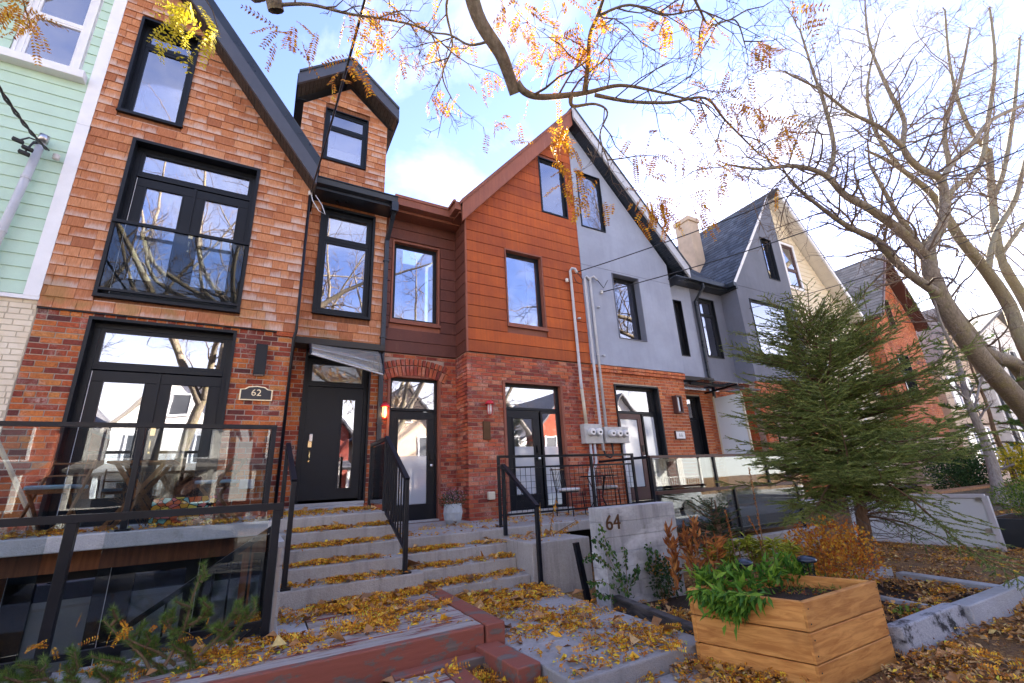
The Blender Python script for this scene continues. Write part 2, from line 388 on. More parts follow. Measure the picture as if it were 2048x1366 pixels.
def wood(name, a, b, k, sc=(2, 30, 30), dark=.3):
    g = G(name); p = g.pos(); r = g.rand(); off = g.n('ShaderNodeCombineXYZ', {0: g.math('MULTIPLY', r, 9), 1: g.math('MULTIPLY', r, 31), 2: g.math('MULTIPLY', r, 17)}).outputs[0]
    q = g.n('ShaderNodeVectorMath', {0: g.map(p, sc), 1: off}, operation='ADD').outputs[0]
    gr = g.noise(1, 6, .62, q, .6); kn = g.noise(2.6, 4, .5)
    c = g.mix(g.range(gr, .36, .62), a, b); c = g.mix(g.range(kn, .62, .75, 0, dark), c, k); c = g.mix(1, c, g.ramp(r, [(0, .86), (1, 1.1)]), 'MULTIPLY')
    M[name] = g.pbr(c, .68, g.bump(gr, .003, .5), spec=.3)
wood('planter_wood', (.38, .15, .034), (.60, .285, .075), (.17, .065, .022), (4, 4, 30), .65); wood('furniture_wood', (.17, .08, .035), (.30, .15, .065), (.10, .05, .02), (20, 20, 20))
wood('brown_wood', (.15, .055, .022), (.24, .09, .035), (.09, .03, .015), (25, 25, 2)); wood('black_timber', (.018, .017, .018), (.085, .075, .07), (.01, .01, .01), (3, 5, 30))
wood('soffit_dark', (.030, .022, .018), (.060, .045, .036), (.016, .012, .01), (14, 14, 14)); wood('broom_wood', (.50, .38, .24), (.6, .47, .3), (.3, .2, .1))
# roof slates
def slate(name, a, b, sc):
    g = G(name); r = g.rand(); n = g.noise(40, 5, .7); c = g.mix(r, a, b); c = g.mix(g.range(n, .3, .7, 0, .6), c, tuple(v*.5 for v in a))
    M[name] = g.pbr(c, .85, g.bump(n, .006, .6), spec=.3)
slate('slate', (.055, .065, .085), (.13, .15, .19), 1); slate('asphalt_shingle', (.20, .18, .16), (.34, .31, .28), 1)
# glass: window panes mirror the street over dark rooms; guard glass is clear
def pane(name, refl, tint=(.86, .88, 1.0), rough=.012, wav=.0016, sc=1.1):
    g = G(name); w = g.noise(sc, 2, .5); b = g.bump(w, .05, wav*20)
    gl = g.n('ShaderNodeBsdfGlossy', {'Color': tint, 'Roughness': rough, 'Normal': b}); tr = g.n('ShaderNodeBsdfTransparent', {'Color': (.80, .84, .86)})
    f = g.n('ShaderNodeFresnel', {'IOR': 1.5}).outputs[0]
    mx = g.n('ShaderNodeMixShader', {0: g.math('ADD', g.math('MULTIPLY', f, .9), refl, True), 1: tr.outputs[0], 2: gl.outputs[0]})
    g.t.links.new(mx.outputs[0], g.out.inputs[0]); M[name] = g.m
pane('glass', .34, (.90, .89, .97)); pane('guard_glass', .005, (.95, .97, 1.0), .01, .0004); pane('clear_glass', .10)
g = G('film'); d = g.n('ShaderNodeBsdfDiffuse', {0: (.62, .66, .70, 1)}); t = g.n('ShaderNodeBsdfTransparent'); gl = g.n('ShaderNodeBsdfGlossy', {0: (.9, .92, 1, 1), 'Roughness': .06}); a = g.n('ShaderNodeMixShader', {0: .35, 1: d.outputs[0], 2: t.outputs[0]}); b = g.n('ShaderNodeMixShader', {0: .14, 1: a.outputs[0], 2: gl.outputs[0]}); g.t.links.new(b.outputs[0], g.out.inputs[0]); M['film'] = g.m
g = G('polycarbonate'); d = g.n('ShaderNodeBsdfDiffuse', {0: (.42, .40, .36, 1)}); t = g.n('ShaderNodeBsdfTransparent', {0: (.8, .8, .76, 1)}); gl = g.n('ShaderNodeBsdfGlossy', {0: (.9, .9, .9, 1), 'Roughness': .2})
a = g.n('ShaderNodeMixShader', {0: .62, 1: d.outputs[0], 2: t.outputs[0]}); b = g.n('ShaderNodeMixShader', {0: .12, 1: a.outputs[0], 2: gl.outputs[0]}); g.t.links.new(b.outputs[0], g.out.inputs[0]); M['polycarbonate'] = g.m
g = G('lamp_glow'); M['lamp_glow'] = g.pbr((1, .5, .15), .4, **{'Emission Color': (1, .42, .10, 1), 'Emission Strength': .8})
# ground, bark, foliage
g = G('leaf_soil'); a = g.noise(3, 6, .7); v = g.vor(70, out='Color'); f = g.noise(90, 5, .7)
col = g.ramp(g.n('ShaderNodeSeparateXYZ', {0: v}).outputs[0], [(0, (.09, .045, .02)), (.4, (.24, .12, .04)), (.75, (.40, .20, .055)), (1, (.46, .30, .10))])
M['leaf_soil'] = g.pbr(g.mix(g.range(a, .35, .65), col, (.14, .085, .05)), .95, g.bump(g.math('ADD', f, g.vor(70)), .02, .8), spec=.15)
g = G('soil'); a = g.noise(30, 6, .7); M['soil'] = g.pbr(g.mix(a, (.02, .015, .012), (.075, .05, .035)), .97, g.bump(a, .03, 1.), spec=.15)
def bark(name, a, b, moss=0., sc=1.):
    g = G(name); p = g.pos(); f = g.noise(1, 6, .7, g.map(p, (28*sc, 28*sc, 7*sc))); c = g.mix(g.range(f, .3, .7), a, b)
    if moss: c = g.mix(g.range(g.noise(3.5, 5, .7), .5, .66, 0, moss), c, (.24, .22, .05))
    M[name] = g.pbr(c, .93, g.bump(f, .02, .8), spec=.2)
bark('bark', (.10, .082, .062), (.30, .25, .19), .35); bark('bark_pale', (.14, .12, .10), (.32, .29, .26), .0); bark('bark_yellow', (.12, .10, .065), (.27, .23, .15), .25)
bark('twig', (.10, .075, .06), (.22, .165, .125), .0, 3); bark('twig_grey', (.16, .14, .13), (.26, .23, .22), .0, 3); bark('spruce_bark', (.10, .06, .04), (.24, .15, .10), .1); bark('dry_stem', (.16, .09, .045), (.30, .18, .09), .0, 3)
def leafmat(name, stops, rough=.6, trans=.35):
    g = G(name); r = g.rand(); n = g.noise(25, 3); c = g.mix(1, g.ramp(r, stops), g.ramp(n, [(.3, .75), (.7, 1.2)]), 'MULTIPLY')
    d = g.n('ShaderNodeBsdfPrincipled', {'Base Color': c, 'Roughness': rough, 'Specular IOR Level': .3}); t = g.n('ShaderNodeBsdfTranslucent', {'Color': c})
    x = g.n('ShaderNodeMixShader', {0: trans, 1: d.outputs[0], 2: t.outputs[0]}); g.t.links.new(x.outputs[0], g.out.inputs[0]); M[name] = g.m
leafmat('leaf_gold', [(0, (.30, .09, .010)), (.3, (.50, .18, .010)), (.65, (.64, .30, .012)), (1, (.70, .46, .03))], trans=.25)
leafmat('litter', [(0, (.18, .06, .014)), (.18, (.38, .13, .018)), (.45, (.58, .23, .018)), (.75, (.72, .36, .022)), (.93, (.78, .55, .04)), (1, (.46, .50, .05))], trans=.1)
leafmat('litter_brown', [(0, (.14, .07, .035)), (.35, (.32, .16, .065)), (.7, (.48, .26, .095)), (.92, (.58, .38, .16)), (1, (.66, .50, .18))], trans=.1)
leafmat('needle', [(0, (.06, .095, .025)), (.35, (.15, .20, .05)), (.75, (.24, .29, .075)), (1, (.36, .37, .11))], .5, .3)
leafmat('pine_needle', [(0, (.05, .10, .02)), (.6, (.11, .20, .035)), (1, (.24, .31, .06))], .45, .25)
leafmat('green_leaf', [(0, (.035, .11, .014)), (.5, (.09, .22, .022)), (1, (.22, .36, .035))]); leafmat('ivy_leaf', [(0, (.02, .06, .014)), (.6, (.05, .13, .025)), (1, (.12, .2, .04))])
leafmat('dark_leaf', [(0, (.012, .04, .015)), (.6, (.03, .075, .022)), (1, (.06, .11, .03))]); leafmat('lime_leaf', [(0, (.18, .24, .03)), (.5, (.40, .44, .04)), (1, (.58, .55, .07))])
leafmat('orange_leaf', [(0, (.32, .07, .02)), (.4, (.52, .18, .02)), (.8, (.60, .30, .03)), (1, (.62, .42, .05))]); leafmat('rust_leaf', [(0, (.16, .045, .015)), (.5, (.34, .11, .025)), (1, (.52, .22, .05))])
leafmat('yellow_leaf', [(0, (.36, .28, .015)), (.5, (.56, .46, .02)), (1, (.66, .56, .05))]); leafmat('shrub_leaf', [(0, (.04, .10, .015)), (.5, (.11, .19, .025)), (1, (.24, .30, .04))])
leafmat('flower', [(0, (.20, .07, .12)), (.5, (.36, .20, .24)), (1, (.5, .36, .36))])
g = G('towel'); p = g.map(g.pos(), (5, 5, 7)); v = g.n('ShaderNodeTexVoronoi', {'Vector': p, 'Scale': 3.0}); s0 = g.n('ShaderNodeSeparateXYZ', {0: v.outputs['Color']}).outputs[0]
c = g.ramp(s0, [(0, (.75, .16, .04)), (.25, (.8, .42, .05)), (.45, (.8, .62, .1)), (.62, (.25, .55, .5)), (.8, (.75, .22, .2)), (1, (.8, .55, .1))], 'CONSTANT')
e = g.vor(3.0, p, 'DISTANCE_TO_EDGE'); M['towel'] = g.pbr(g.mix(g.math('LESS_THAN', e, .06), c, (.01, .01, .01)), .85)
# ---------------------------------------------------------------- building helpers
ZL = 4.09; YR = .62
def ring(mb, x0, x1, z0, z1, w, y0, y1, wb=None):
    wb = wb or w
    mb.box(x0, x1, y0, y1, z1-w, z1).box(x0, x1, y0, y1, z0, z0+wb).box(x0, x0+w, y0, y1, z0+wb, z1-w).box(x1-w, x1, y0, y1, z0+wb, z1-w)
def window(parent, x0, x1, z0, z1, y, depth=.12, fw=.055, mat='black_paint', rows=None, cols=1, lining=.02, lmat=None, sill=0., back=None, bx=(0, 1), bz=(0, 1), glass='glass', sash=.045, name='window'):
    """rows: list of z heights dividing the lights. y = wall face. frame sits 'depth' behind it"""
    fm = M[mat]; mb = MB(); ya, yb = y+depth-.03, y+depth+.04
    ring(mb, x0, x1, z0, z1, fw, ya, yb)
    zs = [z0+fw] + list(rows or []) + [z1-fw]
    for z in (rows or []): mb.box(x0+fw, x1-fw, ya+.004, yb, z-fw*.42, z+fw*.42)
    cw = (x1-x0-2*fw)/cols
    for i in range(1, cols): mb.box(x0+fw+cw*i-fw*.4, x0+fw+cw*i+fw*.4, ya+.006, yb, z0+fw, z1-fw)
    w = mb.build(name, fm, parent, bevel=.004, seg=1)
    if lining:
        lm = MB(); ring(lm, x0-lining, x1+lining, z0-lining, z1+lining, lining+.005, y-.025, yb-.01)
        lm.build('reveal', M[lmat or mat], w)
    for i in range(len(zs)-1):
        za, zb = zs[i]+(fw*.42 if i else 0), zs[i+1]-(fw*.42 if i < len(zs)-2 else 0)
        for c in range(cols):
            xa, xb = x0+fw+cw*c+(fw*.4 if c else 0), x0+fw+cw*(c+1)-(fw*.4 if c < cols-1 else 0)
            s = MB(); ring(s, xa, xb, za, zb, sash, ya+.012, yb-.006); s.build('sash', fm, w)
            MB().box(xa+sash-.004, xb-sash+.004, ya+.035, ya+.043, za+sash-.004, zb-sash+.004).build('pane', M[glass], w)
    if sill: MB().box(x0-.05, x1+.05, y-sill, yb-.02, z0-.055, z0-lining).build('sill', fm, w, bevel=.005)
    if back:
        bw, bh = x1-x0-2*fw, z1-z0-2*fw
        MB().box(x0+fw+bw*bx[0], x0+fw+bw*bx[1], yb+.06, yb+.07, z0+fw+bh*bz[0], z0+fw+bh*bz[1]).build('blind', M[back], w)
    return w
def wallmesh(name, parent, mat, x0, x1, z0, z1, y0, y1, ops=(), clips=()):
    mb = MB()
    for p in cells(x0, x1, z0, z1, ops, clips): mb.prism(p, y0, y1)
    return mb.build(name, M[mat], parent)
def rake(parent, x0, z0, x1, z1, y0, y1, th, mat, name):   # board following a slope, th vertical, between (x0,z0) and (x1,z1) lower edge
    return MB().prism([(x0, z0), (x1, z1), (x1, z1+th), (x0, z0+th)], y0, y1).build(name, M[mat], parent)
def soffit(parent, x0, z0, x1, z1, y0, y1, mat='soffit_dark', w=.1, name='soffit_board'):
    n = max(1, int(math.hypot(x1-x0, z1-z0)/w)); ps = []
    a = math.atan2(z1-z0, x1-x0); L = math.hypot(x1-x0, z1-z0)/n
    for i in range(n):
        t = (i+.5)/n; ps.append((((x0+(x1-x0)*t), (y0+y1)/2, z0+(z1-z0)*t), (L-.008, y1-y0, .02), (0, -a, 0)))
    emit(parent, name, ps, M[mat], 60)
def roofslab(parent, poly, y0, y1, mat, name='roof'): return MB().prism(poly, y0, y1).build(name, M[mat], parent)
def text(s, size, loc, mat, parent, name='lettering', ext=.004, rz=0):
    c = bpy.data.curves.new(name, 'FONT'); c.body = s; c.size = size; c.extrude = ext; c.align_x = 'CENTER'; c.align_y = 'CENTER'
    t = bpy.data.objects.new('tmp', c); COL.objects.link(t)
    dg = bpy.context.evaluated_depsgraph_get(); me = bpy.data.meshes.new_from_object(t.evaluated_get(dg)); bpy.data.objects.remove(t)
    me.transform(Matrix.Translation(loc) @ Matrix.Rotation(rz, 4, 'Z') @ Matrix.Rotation(math.pi/2, 4, 'X')); me.materials.clear(); me.materials.append(M[mat])
    return link(name, me, parent)
def handle_set(parent, x, y, z, mat='brass', up=.16):
    MB().box(x-.03, x+.03, y-.02, y, z+up, z+up+.12).build('lock', M[mat], parent); MB().lathe((x, y-.012, z-.1), [(.02, 0), (.02, .03)], 10).build('handle_foot', M[mat], parent)
    mb = MB(); mb.tube([(x, y-.02, z+up-.06), (x, y-.06, z+up-.09), (x, y-.06, z-.02), (x, y-.02, z-.06)], .012, 8)
    return mb.build('handle', M[mat], parent)
# ---------------------------------------------------------------- house 62: cedar shingles over old brick
H62 = thing('shingled_house', 'narrow house clad in orange cedar shingles with black windows and number 62', 'house', (0, 0, 1.1))
gA, gS = 1.36, 7.50
dG = (-2.36, -.58, 1.1, 3.98); wU = (-2.37, -.59, 4.37, 7.16); wA = (-2.67, -1.85, 7.70, 9.76); wR = (.64, 1.66, 4.77, 7.12); dR = (.60, 1.75, 1.2, 3.86)
wallmesh('brick_backing', H62, 'mortar', -2.96, .30, 1.0, ZL, .03, .28, [dG])
wallmesh('shingle_backing', H62, 'brown_wood', -2.96, .32, ZL, 11.6, .012, .25, [wU, wA], [(gA, 1, gS)])
wallmesh('recess_backing', H62, 'mortar', .30, 1.965, .9, ZL, YR+.02, YR+.25, [dR])
wallmesh('recess_shingle_backing', H62, 'brown_wood', .30, 1.965, ZL, 7.4, YR+.012, YR+.25, [wR])
MB().box(.06, .30, .25, YR+.02, 1.0, 7.3).build('return_wall', M['brick62'], H62)
ob = bricks((-2.96, .03), 0, 3.26, 1.1, ZL-.02, [(dG[0]+2.96, dG[1]+2.96, dG[2], dG[3])], seed=3)
ob += bricks((.30, YR+.02), 0, 1.665, 1.1, ZL, [(dR[0]-.3, dR[1]-.3, 1.0, dR[3])], seed=4)
ob += [((.17, .022+k*0, ZL-.05), (.26, .07, .075), (0, 0, 0)) for k in range(1)]
emit(H62, 'brick', ob, M['brick62'])
sh, cut = shingles(-2.965, .335, ZL-.005, 11.4, .012, [(wU[0]-.03, wU[1]+.03, wU[2]-.07, wU[3]+.03), (wA[0]-.03, wA[1]+.03, wA[2]-.06, wA[3]+.03)], clips=[(gA, 1, gS)], seed=5)
sh2, _ = shingles(.335, 1.95, ZL-.005, 7.2, YR+.012, [(wR[0]-.03, wR[1]+.03, wR[2]-.06, wR[3]+.03)], seed=6)
# dormer above the recess
YD = .95; wD = (.53, 1.46, 8.62, 10.02)
dc = [(-.80, 1, 10.72-.0), (.80, 1, 12.38)]   # gable clips: z<=10.72+.8x ; z<=12.38-.8x -> apex near x=1.04
dc = [(-.88, 1, 9.98+.88*(-.06)+.0), (.88, 1, 9.98+.88*1.98)]
wallmesh('dormer_backing', H62, 'brown_wood', .06, 1.92, 7.6, 11.2, YD+.012, YD+.2, [wD], dc)
sh3, cut3 = shingles(.03, 1.94, ZL-.005+.165*22, 11.2, YD+.012, [(wD[0]-.03, wD[1]+.03, wD[2]-.06, wD[3]+.03)], clips=dc, seed=8)
emit(H62, 'shingle', sh+sh2+sh3, M['cedar'])
mb = MB()
for poly, y in cut+cut3: mb.prism(poly, y-.017, y-.004)
mb.build('cut_shingle_field', M['cedar'], H62)['kind'] = 'stuff'
for s, z0 in ((0, 0),):
    side = MB(); side.box(1.92, 1.945, YD+.02, 4.5, 7.6, 9.95); side.box(.04, .06, YD+.02, 4.5, 7.6, 9.95); side.build('dormer_side', M['cedar'], H62)
# dormer roof: wide dark verge boards, dark soffit
DX, DZ = .96, 11.02
for sgn, xe in ((-1, -.13), (1, 2.12)):
    ze = DZ-.88*abs(xe-DX)
    rake(H62, DX, DZ, xe, ze, YD-.42, YD-.36, .34, 'fascia', 'verge_board')
    soffit(H62, DX, DZ+.02, xe, ze+.02, YD-.36, YD+.03, w=.1)
    MB().prism([(DX, DZ+.30), (xe, ze+.30), (xe, ze+.36), (DX, DZ+.36)], YD-.45, 4.8).build('dormer_roof', M['slate'], H62)
    MB().prism([(xe-.02, ze-.01), (xe+.02, ze-.01), (xe+.02, ze+.33), (xe-.02, ze+.33)], YD-.36, 4.6).build('eave_board', M['gutter'], H62)
    MB().prism([(xe, ze+.0), (xe-sgn*.24, ze+.0), (xe-sgn*.24, ze+.03), (xe, ze+.03)], YD+.03, 4.6).build('eave_soffit', M['gutter'], H62)
window(H62, *wD, YD, .05, .05, rows=[9.55], back='curtain', bz=(.0, .3))
# gable verge of the main bay
def zz(x, z): return z+gA*(0-x)
rake(H62, .40, zz(.40, 7.47), -3.1, zz(-3.1, 7.47), -.42, -.36, .37, 'fascia', 'verge_board')
rake(H62, .43, zz(.43, 7.84), -3.1, zz(-3.1, 7.84), -.40, -.32, .26, 'gutter', 'verge_board')
soffit(H62, .40, zz(.40, 7.48), -2.9, zz(-2.9, 7.48), -.36, .03, w=.105)
MB().prism([(.38, zz(.38, 7.47)), (.40, zz(.40, 7.47)), (.42, zz(.42, 8.08)), (.38, zz(.38, 8.08))], -.36, 5).build('eave_board', M['gutter'], H62)
MB().box(.06, .38, .02, .62, zz(.38, 7.47)-.03, zz(.38, 7.47)).build('eave_soffit', M['soffit_dark'], H62)
MB().prism([(.44, zz(.44, 8.02)), (-2.96, zz(-2.96, 8.02)), (-2.96, zz(-2.96, 8.14)), (.44, zz(.44, 8.14))], -.38, 7).build('roof', M['slate'], H62)
MB().prismx([(.25, 7.45), (7, 9.9), (7, 10.05), (.25, 7.6)], .3, 1.965).build('recess_roof', M['slate'], H62)
# openings of 62
w = window(H62, *wA, -.02, .17, .06, rows=[9.32], lining=.035, sill=.03, sash=.05)
# upper french window with a glass Juliet guard
w = window(H62, *wU, -.02, .18, .07, rows=[6.62], lining=.045, sill=.04, sash=.05, cols=1)
def french(parent, x0, x1, z0, z1, y, mat='black_paint', back=None, bx=(0, 1), name='french_door', hw='brass', lite=.16, toe=.3):
    n = MB(); d = parent; xm = (x0+x1)/2
    for i, (a, b) in enumerate(((x0, xm-.004), (xm+.004, x1))):
        s = MB(); ring(s, a, b, z0, z1, lite, y, y+.045, toe); o = s.build(name, M[mat], d, bevel=.004, seg=1)
        s = MB(); ring(s, a+lite-.02, b-lite+.02, z0+toe-.02, z1-lite+.02, .02, y-.008, y); s.build('glazing_bead', M[mat], o)
        MB().box(a+lite-.005, b-lite+.005, y+.02, y+.028, z0+toe-.005, z1-lite+.005).build('pane', M['glass'], o)
        if back: MB().box(a+lite-.02, b-lite+.02, y+.06, y+.068, z0+toe, z1-lite).build('blind', M[back], o)
    MB().box(xm-.02, xm+.02, y-.02, y, z0, z1).build('astragal', M[mat], d)
    MB().box(x0+.012, x0+.018, y-.004, y-.001, z0+.02, z1-.01).build('weather_strip', M['white_trim'], d)
    return d
for ch in list(w.children):
    if ch.name.startswith(('pane', 'sash')) and ch.bound_box[0][2] < 5: bpy.data.objects.remove(ch)
french(w, wU[0]+.07, wU[1]-.07, wU[2]+.07, 6.58, .15, back='blind')
handle_set(w, -1.42, .15, 5.45)
MB().bar((wU[0], -.045, 4.45), (wU[1], -.045, 4.45), .03, .04).build('guard_channel', M['black_metal'], H62)
jg = MB(); jg.bar((wU[0]-.03, -.06, 5.60), (wU[1]+.03, -.06, 5.60), .045, .05)
jr = jg.build('guard_rail', M['black_metal'], H62); MB().box(wU[0]+.02, wU[1]-.02, -.052, -.04, 4.46, 5.58).build('guard_pane', M['guard_glass'], jr)
# ground floor french doors
w = window(H62, *dG, .03, .16, .085, rows=[3.30], lining=.04, sash=.05, name='door_frame')
for ch in list(w.children):
    if ch.name.startswith(('pane', 'sash')) and ch.bound_box[0][2] < 2: bpy.data.objects.remove(ch)
french(w, dG[0]+.085, dG[1]-.085, 1.16, 3.25, .17, back=None)
handle_set(w, -1.42, .17, 2.15)
# recess window and front door
window(H62, *wR, YR-.02, .10, .06, rows=[6.42], lining=.045, sill=.04, sash=.055)
w = window(H62, *dR, YR+.02, .12, .07, rows=[3.34], lining=.03, name='door_frame', back='curtain', bz=(.8, 1))
for ch in list(w.children):
    if ch.name.startswith(('pane', 'sash', 'blind')) and ch.bound_box[0][2] < 2.5: bpy.data.objects.remove(ch)
dm = MB(); xs0, xs1 = dR[0]+.07, dR[1]-.075
for p in cells(xs0, xs1, 1.22, 3.30, [(1.30, 1.53, 1.45, 3.08)]): dm.prism(p, YR+.11, YR+.155)
d = dm.build('front_door', M['black_paint'], H62)
s = MB(); ring(s, 1.28, 1.55, 1.43, 3.10, .022, YR+.10, YR+.115); s.build('glazing_bead', M['black_paint'], d)
MB().box(1.295, 1.535, YR+.13, YR+.138, 1.445, 3.085).build('pane', M['glass'], d)
handle_set(d, .78, YR+.11, 2.02); MB().box(.755, .815, YR+.085, YR+.11, 2.28, 2.42).build('keypad', M['steel'], d, bevel=.01)
MB().box(.60, 1.75, YR-.08, YR+.2, 1.16, 1.215).build('threshold', M['concrete_light'], H62, bevel=.008)
# shingle drip line and black wall sconce
MB().box(-2.96, .34, -.012, .02, ZL-.03, ZL-.012).build('drip_edge', M['black_metal'], H62)
# gutter and soffit over the recess
gt = MB()
gt.prismx([(.10, 7.34), (.24, 7.30), (.24, 7.46), (.08, 7.47)], .36, 2.06); gt.box(.36, 2.06, .06, .085, 7.455, 7.475)
gt.build('gutter', M['gutter'], H62); MB().box(.36, 2.0, .24, YR+.02, 7.26, 7.30).build('eave_soffit', M['gutter'], H62); MB().box(.36, 2.0, .20, .24, 7.26, 7.36).build('eave_board', M['gutter'], H62)
dp = MB(); dp.box(1.93, 2.07, .06, .22, 7.1, 7.33)
dp.bar((2.0, .14, 7.14), (1.965, .56, 6.62), .085, .075); dp.bar((1.965, .56, 6.66), (1.965, .56, 1.15), .085, .075)
dpo = dp.build('downpipe', M['gutter'], H62)
for z in (6.1, 4.35, 2.6): MB().box(1.905, 2.025, .51, .60, z, z+.03).build('pipe_strap', M['gutter'], dpo)
# polycarbonate awning over the door
aw = thing('door_awning', 'curved smoky plastic awning on black end brackets over the black front door', 'awning', (1.2, .62, 4.0))
prof = [(.62, 4.02), (.35, 4.0), (.05, 3.9), (-.15, 3.72), (-.22, 3.58)]
mbw = MB()
for i in range(4):
    (ya, za), (yb, zb) = prof[i], prof[i+1]; k0, k1 = .78, 1.42; mbw.add([(.60, ya, 4.02-(4.02-za)*k0), (1.82, ya, 4.02-(4.02-za)*k1), (1.82, yb, 4.02-(4.02-zb)*k1), (.60, yb, 4.02-(4.02-zb)*k0)], [(0, 1, 2, 3)])
o = mbw.build('sheet', M['polycarbonate'], aw, smooth=True); so_ = o.modifiers.new('s', 'SOLIDIFY'); so_.thickness = .006
for x in (.585, 1.835):
    kk = .78 if x < 1 else 1.42; b = MB(); b.tube([(x, y, 4.02-(4.02-z)*kk-.01) for y, z in prof], [.022]*5, 6); b.bar((x, .62, 4.02), (x, .62, 3.6), .04); b.build('bracket', M['black_metal'], aw)
MB().tube([(.59, -.22, 3.67), (1.83, -.22, 3.39)], .014, 6).build('front_bar', M['conduit'], aw)
sc = thing('wall_sconce', 'tall black box wall light above the number 62 plaque', 'wall light', (-.15, 0, 3.5))
MB().box(-.235, -.065, -.10, .02, 3.28, 3.80).build('housing', M['black_metal'], sc, bevel=.006); MB().box(-.22, -.08, -.085, .0, 3.275, 3.279).build('lens', M['frosted'], sc)
pl = thing('number_plaque', 'black plaque with arched top and gold rim reading 62 on brick', 'house number', (-.15, 0, 2.98))
def plaque(w, h, o): return [(-.15-w, 2.98-h), (-.15+w, 2.98-h), (-.15+w, 2.98+h*.55), (-.15+w*.72, 2.98+h*.62), (-.15+w*.5, 2.98+h*.95), (-.15, 2.98+h*1.1), (-.15-w*.5, 2.98+h*.95), (-.15-w*.72, 2.98+h*.62), (-.15-w, 2.98+h*.55)]
MB().prism(plaque(.235, .115, 0), -.012, .02).build('rim', M['sign_gold'], pl); MB().prism(plaque(.215, .098, 0), -.018, 0).build('plate', M['sign_black'], pl)
text('62', .15, (-.15, -.021, 2.985), 'sign_gold', pl)
# ---------------------------------------------------------------- mint green neighbour
HM = thing('mint_house', 'mint green clapboard house with white corner board over cream painted brick', 'house', (-4.5, 0, 1.1))
a, b, c_ = PY(23, 119, 0), PY(145, 154, 0), PY(197, 7, 0)
wm = (-4.06, b.x+.02, 8.16, 10.1)
wallmesh('siding_backing', HM, 'white_trim', -6.3, -2.965, 4.2, 11.6, .02, .2, [wm], [(-1.36, 1, gS+1.36*5.93)])
ps = []; z = 4.24; k = 0
while z < 11:
    for p, q in spans(-6.3, -3.13, z, z+.2, [(wm[0]-.06, wm[1]+.06, wm[2]-.09, wm[3]+.06)]):
        ps.append((((p+q)/2, .005, z+.1), (q-p, .016, .206), (R(-4.2), 0, 0)))
    z += .2
emit(HM, 'clapboard', ps, M['mint'])
MB().box(-3.13, -2.965, -.025, .03, 4.22, 7.2).build('corner_board', M['white_trim'], HM); MB().box(-3.13, -2.965, -.025, .03, 7.203, 9.2).build('corner_board', M['white_trim'], HM); MB().box(-3.13, -2.965, -.025, .03, 9.203, 11.5).build('corner_board', M['white_trim'], HM)
wallmesh('brick_backing', HM, 'mortar_cream', -6.3, -2.965, .9, 4.2, .03, .25); emit(HM, 'brick', bricks((-6.3, .03), 0, 3.33, 1.1, 4.2, seed=12, proud=.006), M['brick_cream'], 200)
MB().box(-6.3, -2.96, -.02, .03, 4.17, 4.225).build('ledge', M['white_trim'], HM)
w = window(HM, *wm, 0, .03, .07, 'white_trim', rows=[9.12], lining=.03, lmat='white_trim', sash=.03, glass='glass', back='blind', bz=(.5, 1))
MB().box(wm[0]-.5, wm[1]+.16, -.16, .03, wm[2]-.17, wm[2]-.02).build('sill', M['white_trim'], w, bevel=.01)
MB().prism([(-2.96, 12.06), (-6.7, 7.0), (-6.7, 7.15), (-2.96, 12.2)], -.38, 7).build('roof', M['slate'], HM)
rake(HM, -2.96, 11.5, -6.6, 6.55, -.42, -.36, .4, 'white_trim', 'verge_board')
# ---------------------------------------------------------------- house 64: weathering steel over brick
H64 = thing('rusted_steel_house', 'house clad in orange rusted steel planks above red brick, left half of a shared gable', 'house', (5, 0, .75))
cA, cB = 1.184, 7.29-1.184*3.61
XA = 6.88
w1 = (4.63, 5.63, 4.85, 6.72); w2 = (5.80, 6.60, 8.12, 9.82); dF = (4.47, 5.93, .78, 3.47); wr4 = (2.14, 3.17, 4.82, 6.68); dr4 = (2.17, 3.20, .75, 3.58)
wallmesh('steel_backing', H64, 'corten_trim', 3.60, XA, ZL, 11.6, .02, .25, [w1, w2], [(-cA, 1, cB+.32)])
ps = []; ph = (7.29-ZL)/12
for r in range(27):
    za, zb = ZL+r*ph, ZL+(r+1)*ph-.012
    for p, q in spans(3.62, XA, za, zb, [(w1[0]-.04, w1[1]+.04, w1[2]-.05, w1[3]+.04), (w2[0]-.03, w2[1]+.03, w2[2]-.03, w2[3]+.03)]):
        if zb < 7.29+.30: ps.append((((p+q)/2, .0, (za+zb)/2), (q-p-.003, .03, zb-za), (R(-1.2), 0, 0)))
        else:
            poly = clip([(p, za), (q, za), (q, zb), (p, zb)], -cA, 1, cB+.30)
            if len(poly) > 2: MB().prism(poly, -.015, .015).build('steel_plank', M['corten'], H64)
emit(H64, 'steel_plank', ps, M['corten'])
MB().box(3.585, 3.62, -.022, .03, ZL-.02, 7.35).build('corner_trim', M['corten_trim'], H64)
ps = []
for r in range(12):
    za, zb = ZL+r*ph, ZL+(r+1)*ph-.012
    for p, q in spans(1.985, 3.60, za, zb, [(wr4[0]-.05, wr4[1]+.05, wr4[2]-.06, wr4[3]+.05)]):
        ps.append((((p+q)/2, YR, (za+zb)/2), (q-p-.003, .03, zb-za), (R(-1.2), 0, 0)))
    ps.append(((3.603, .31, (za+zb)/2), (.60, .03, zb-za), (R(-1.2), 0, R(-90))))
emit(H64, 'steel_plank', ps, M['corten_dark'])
wallmesh('recess_steel_backing', H64, 'corten_trim', 1.965, 3.60, ZL, 7.4, YR+.02, YR+.25, [wr4]); MB().box(3.612, 3.7, .05, YR+.2, .7, 7.4).build('return_wall', M['mortar_red'], H64)
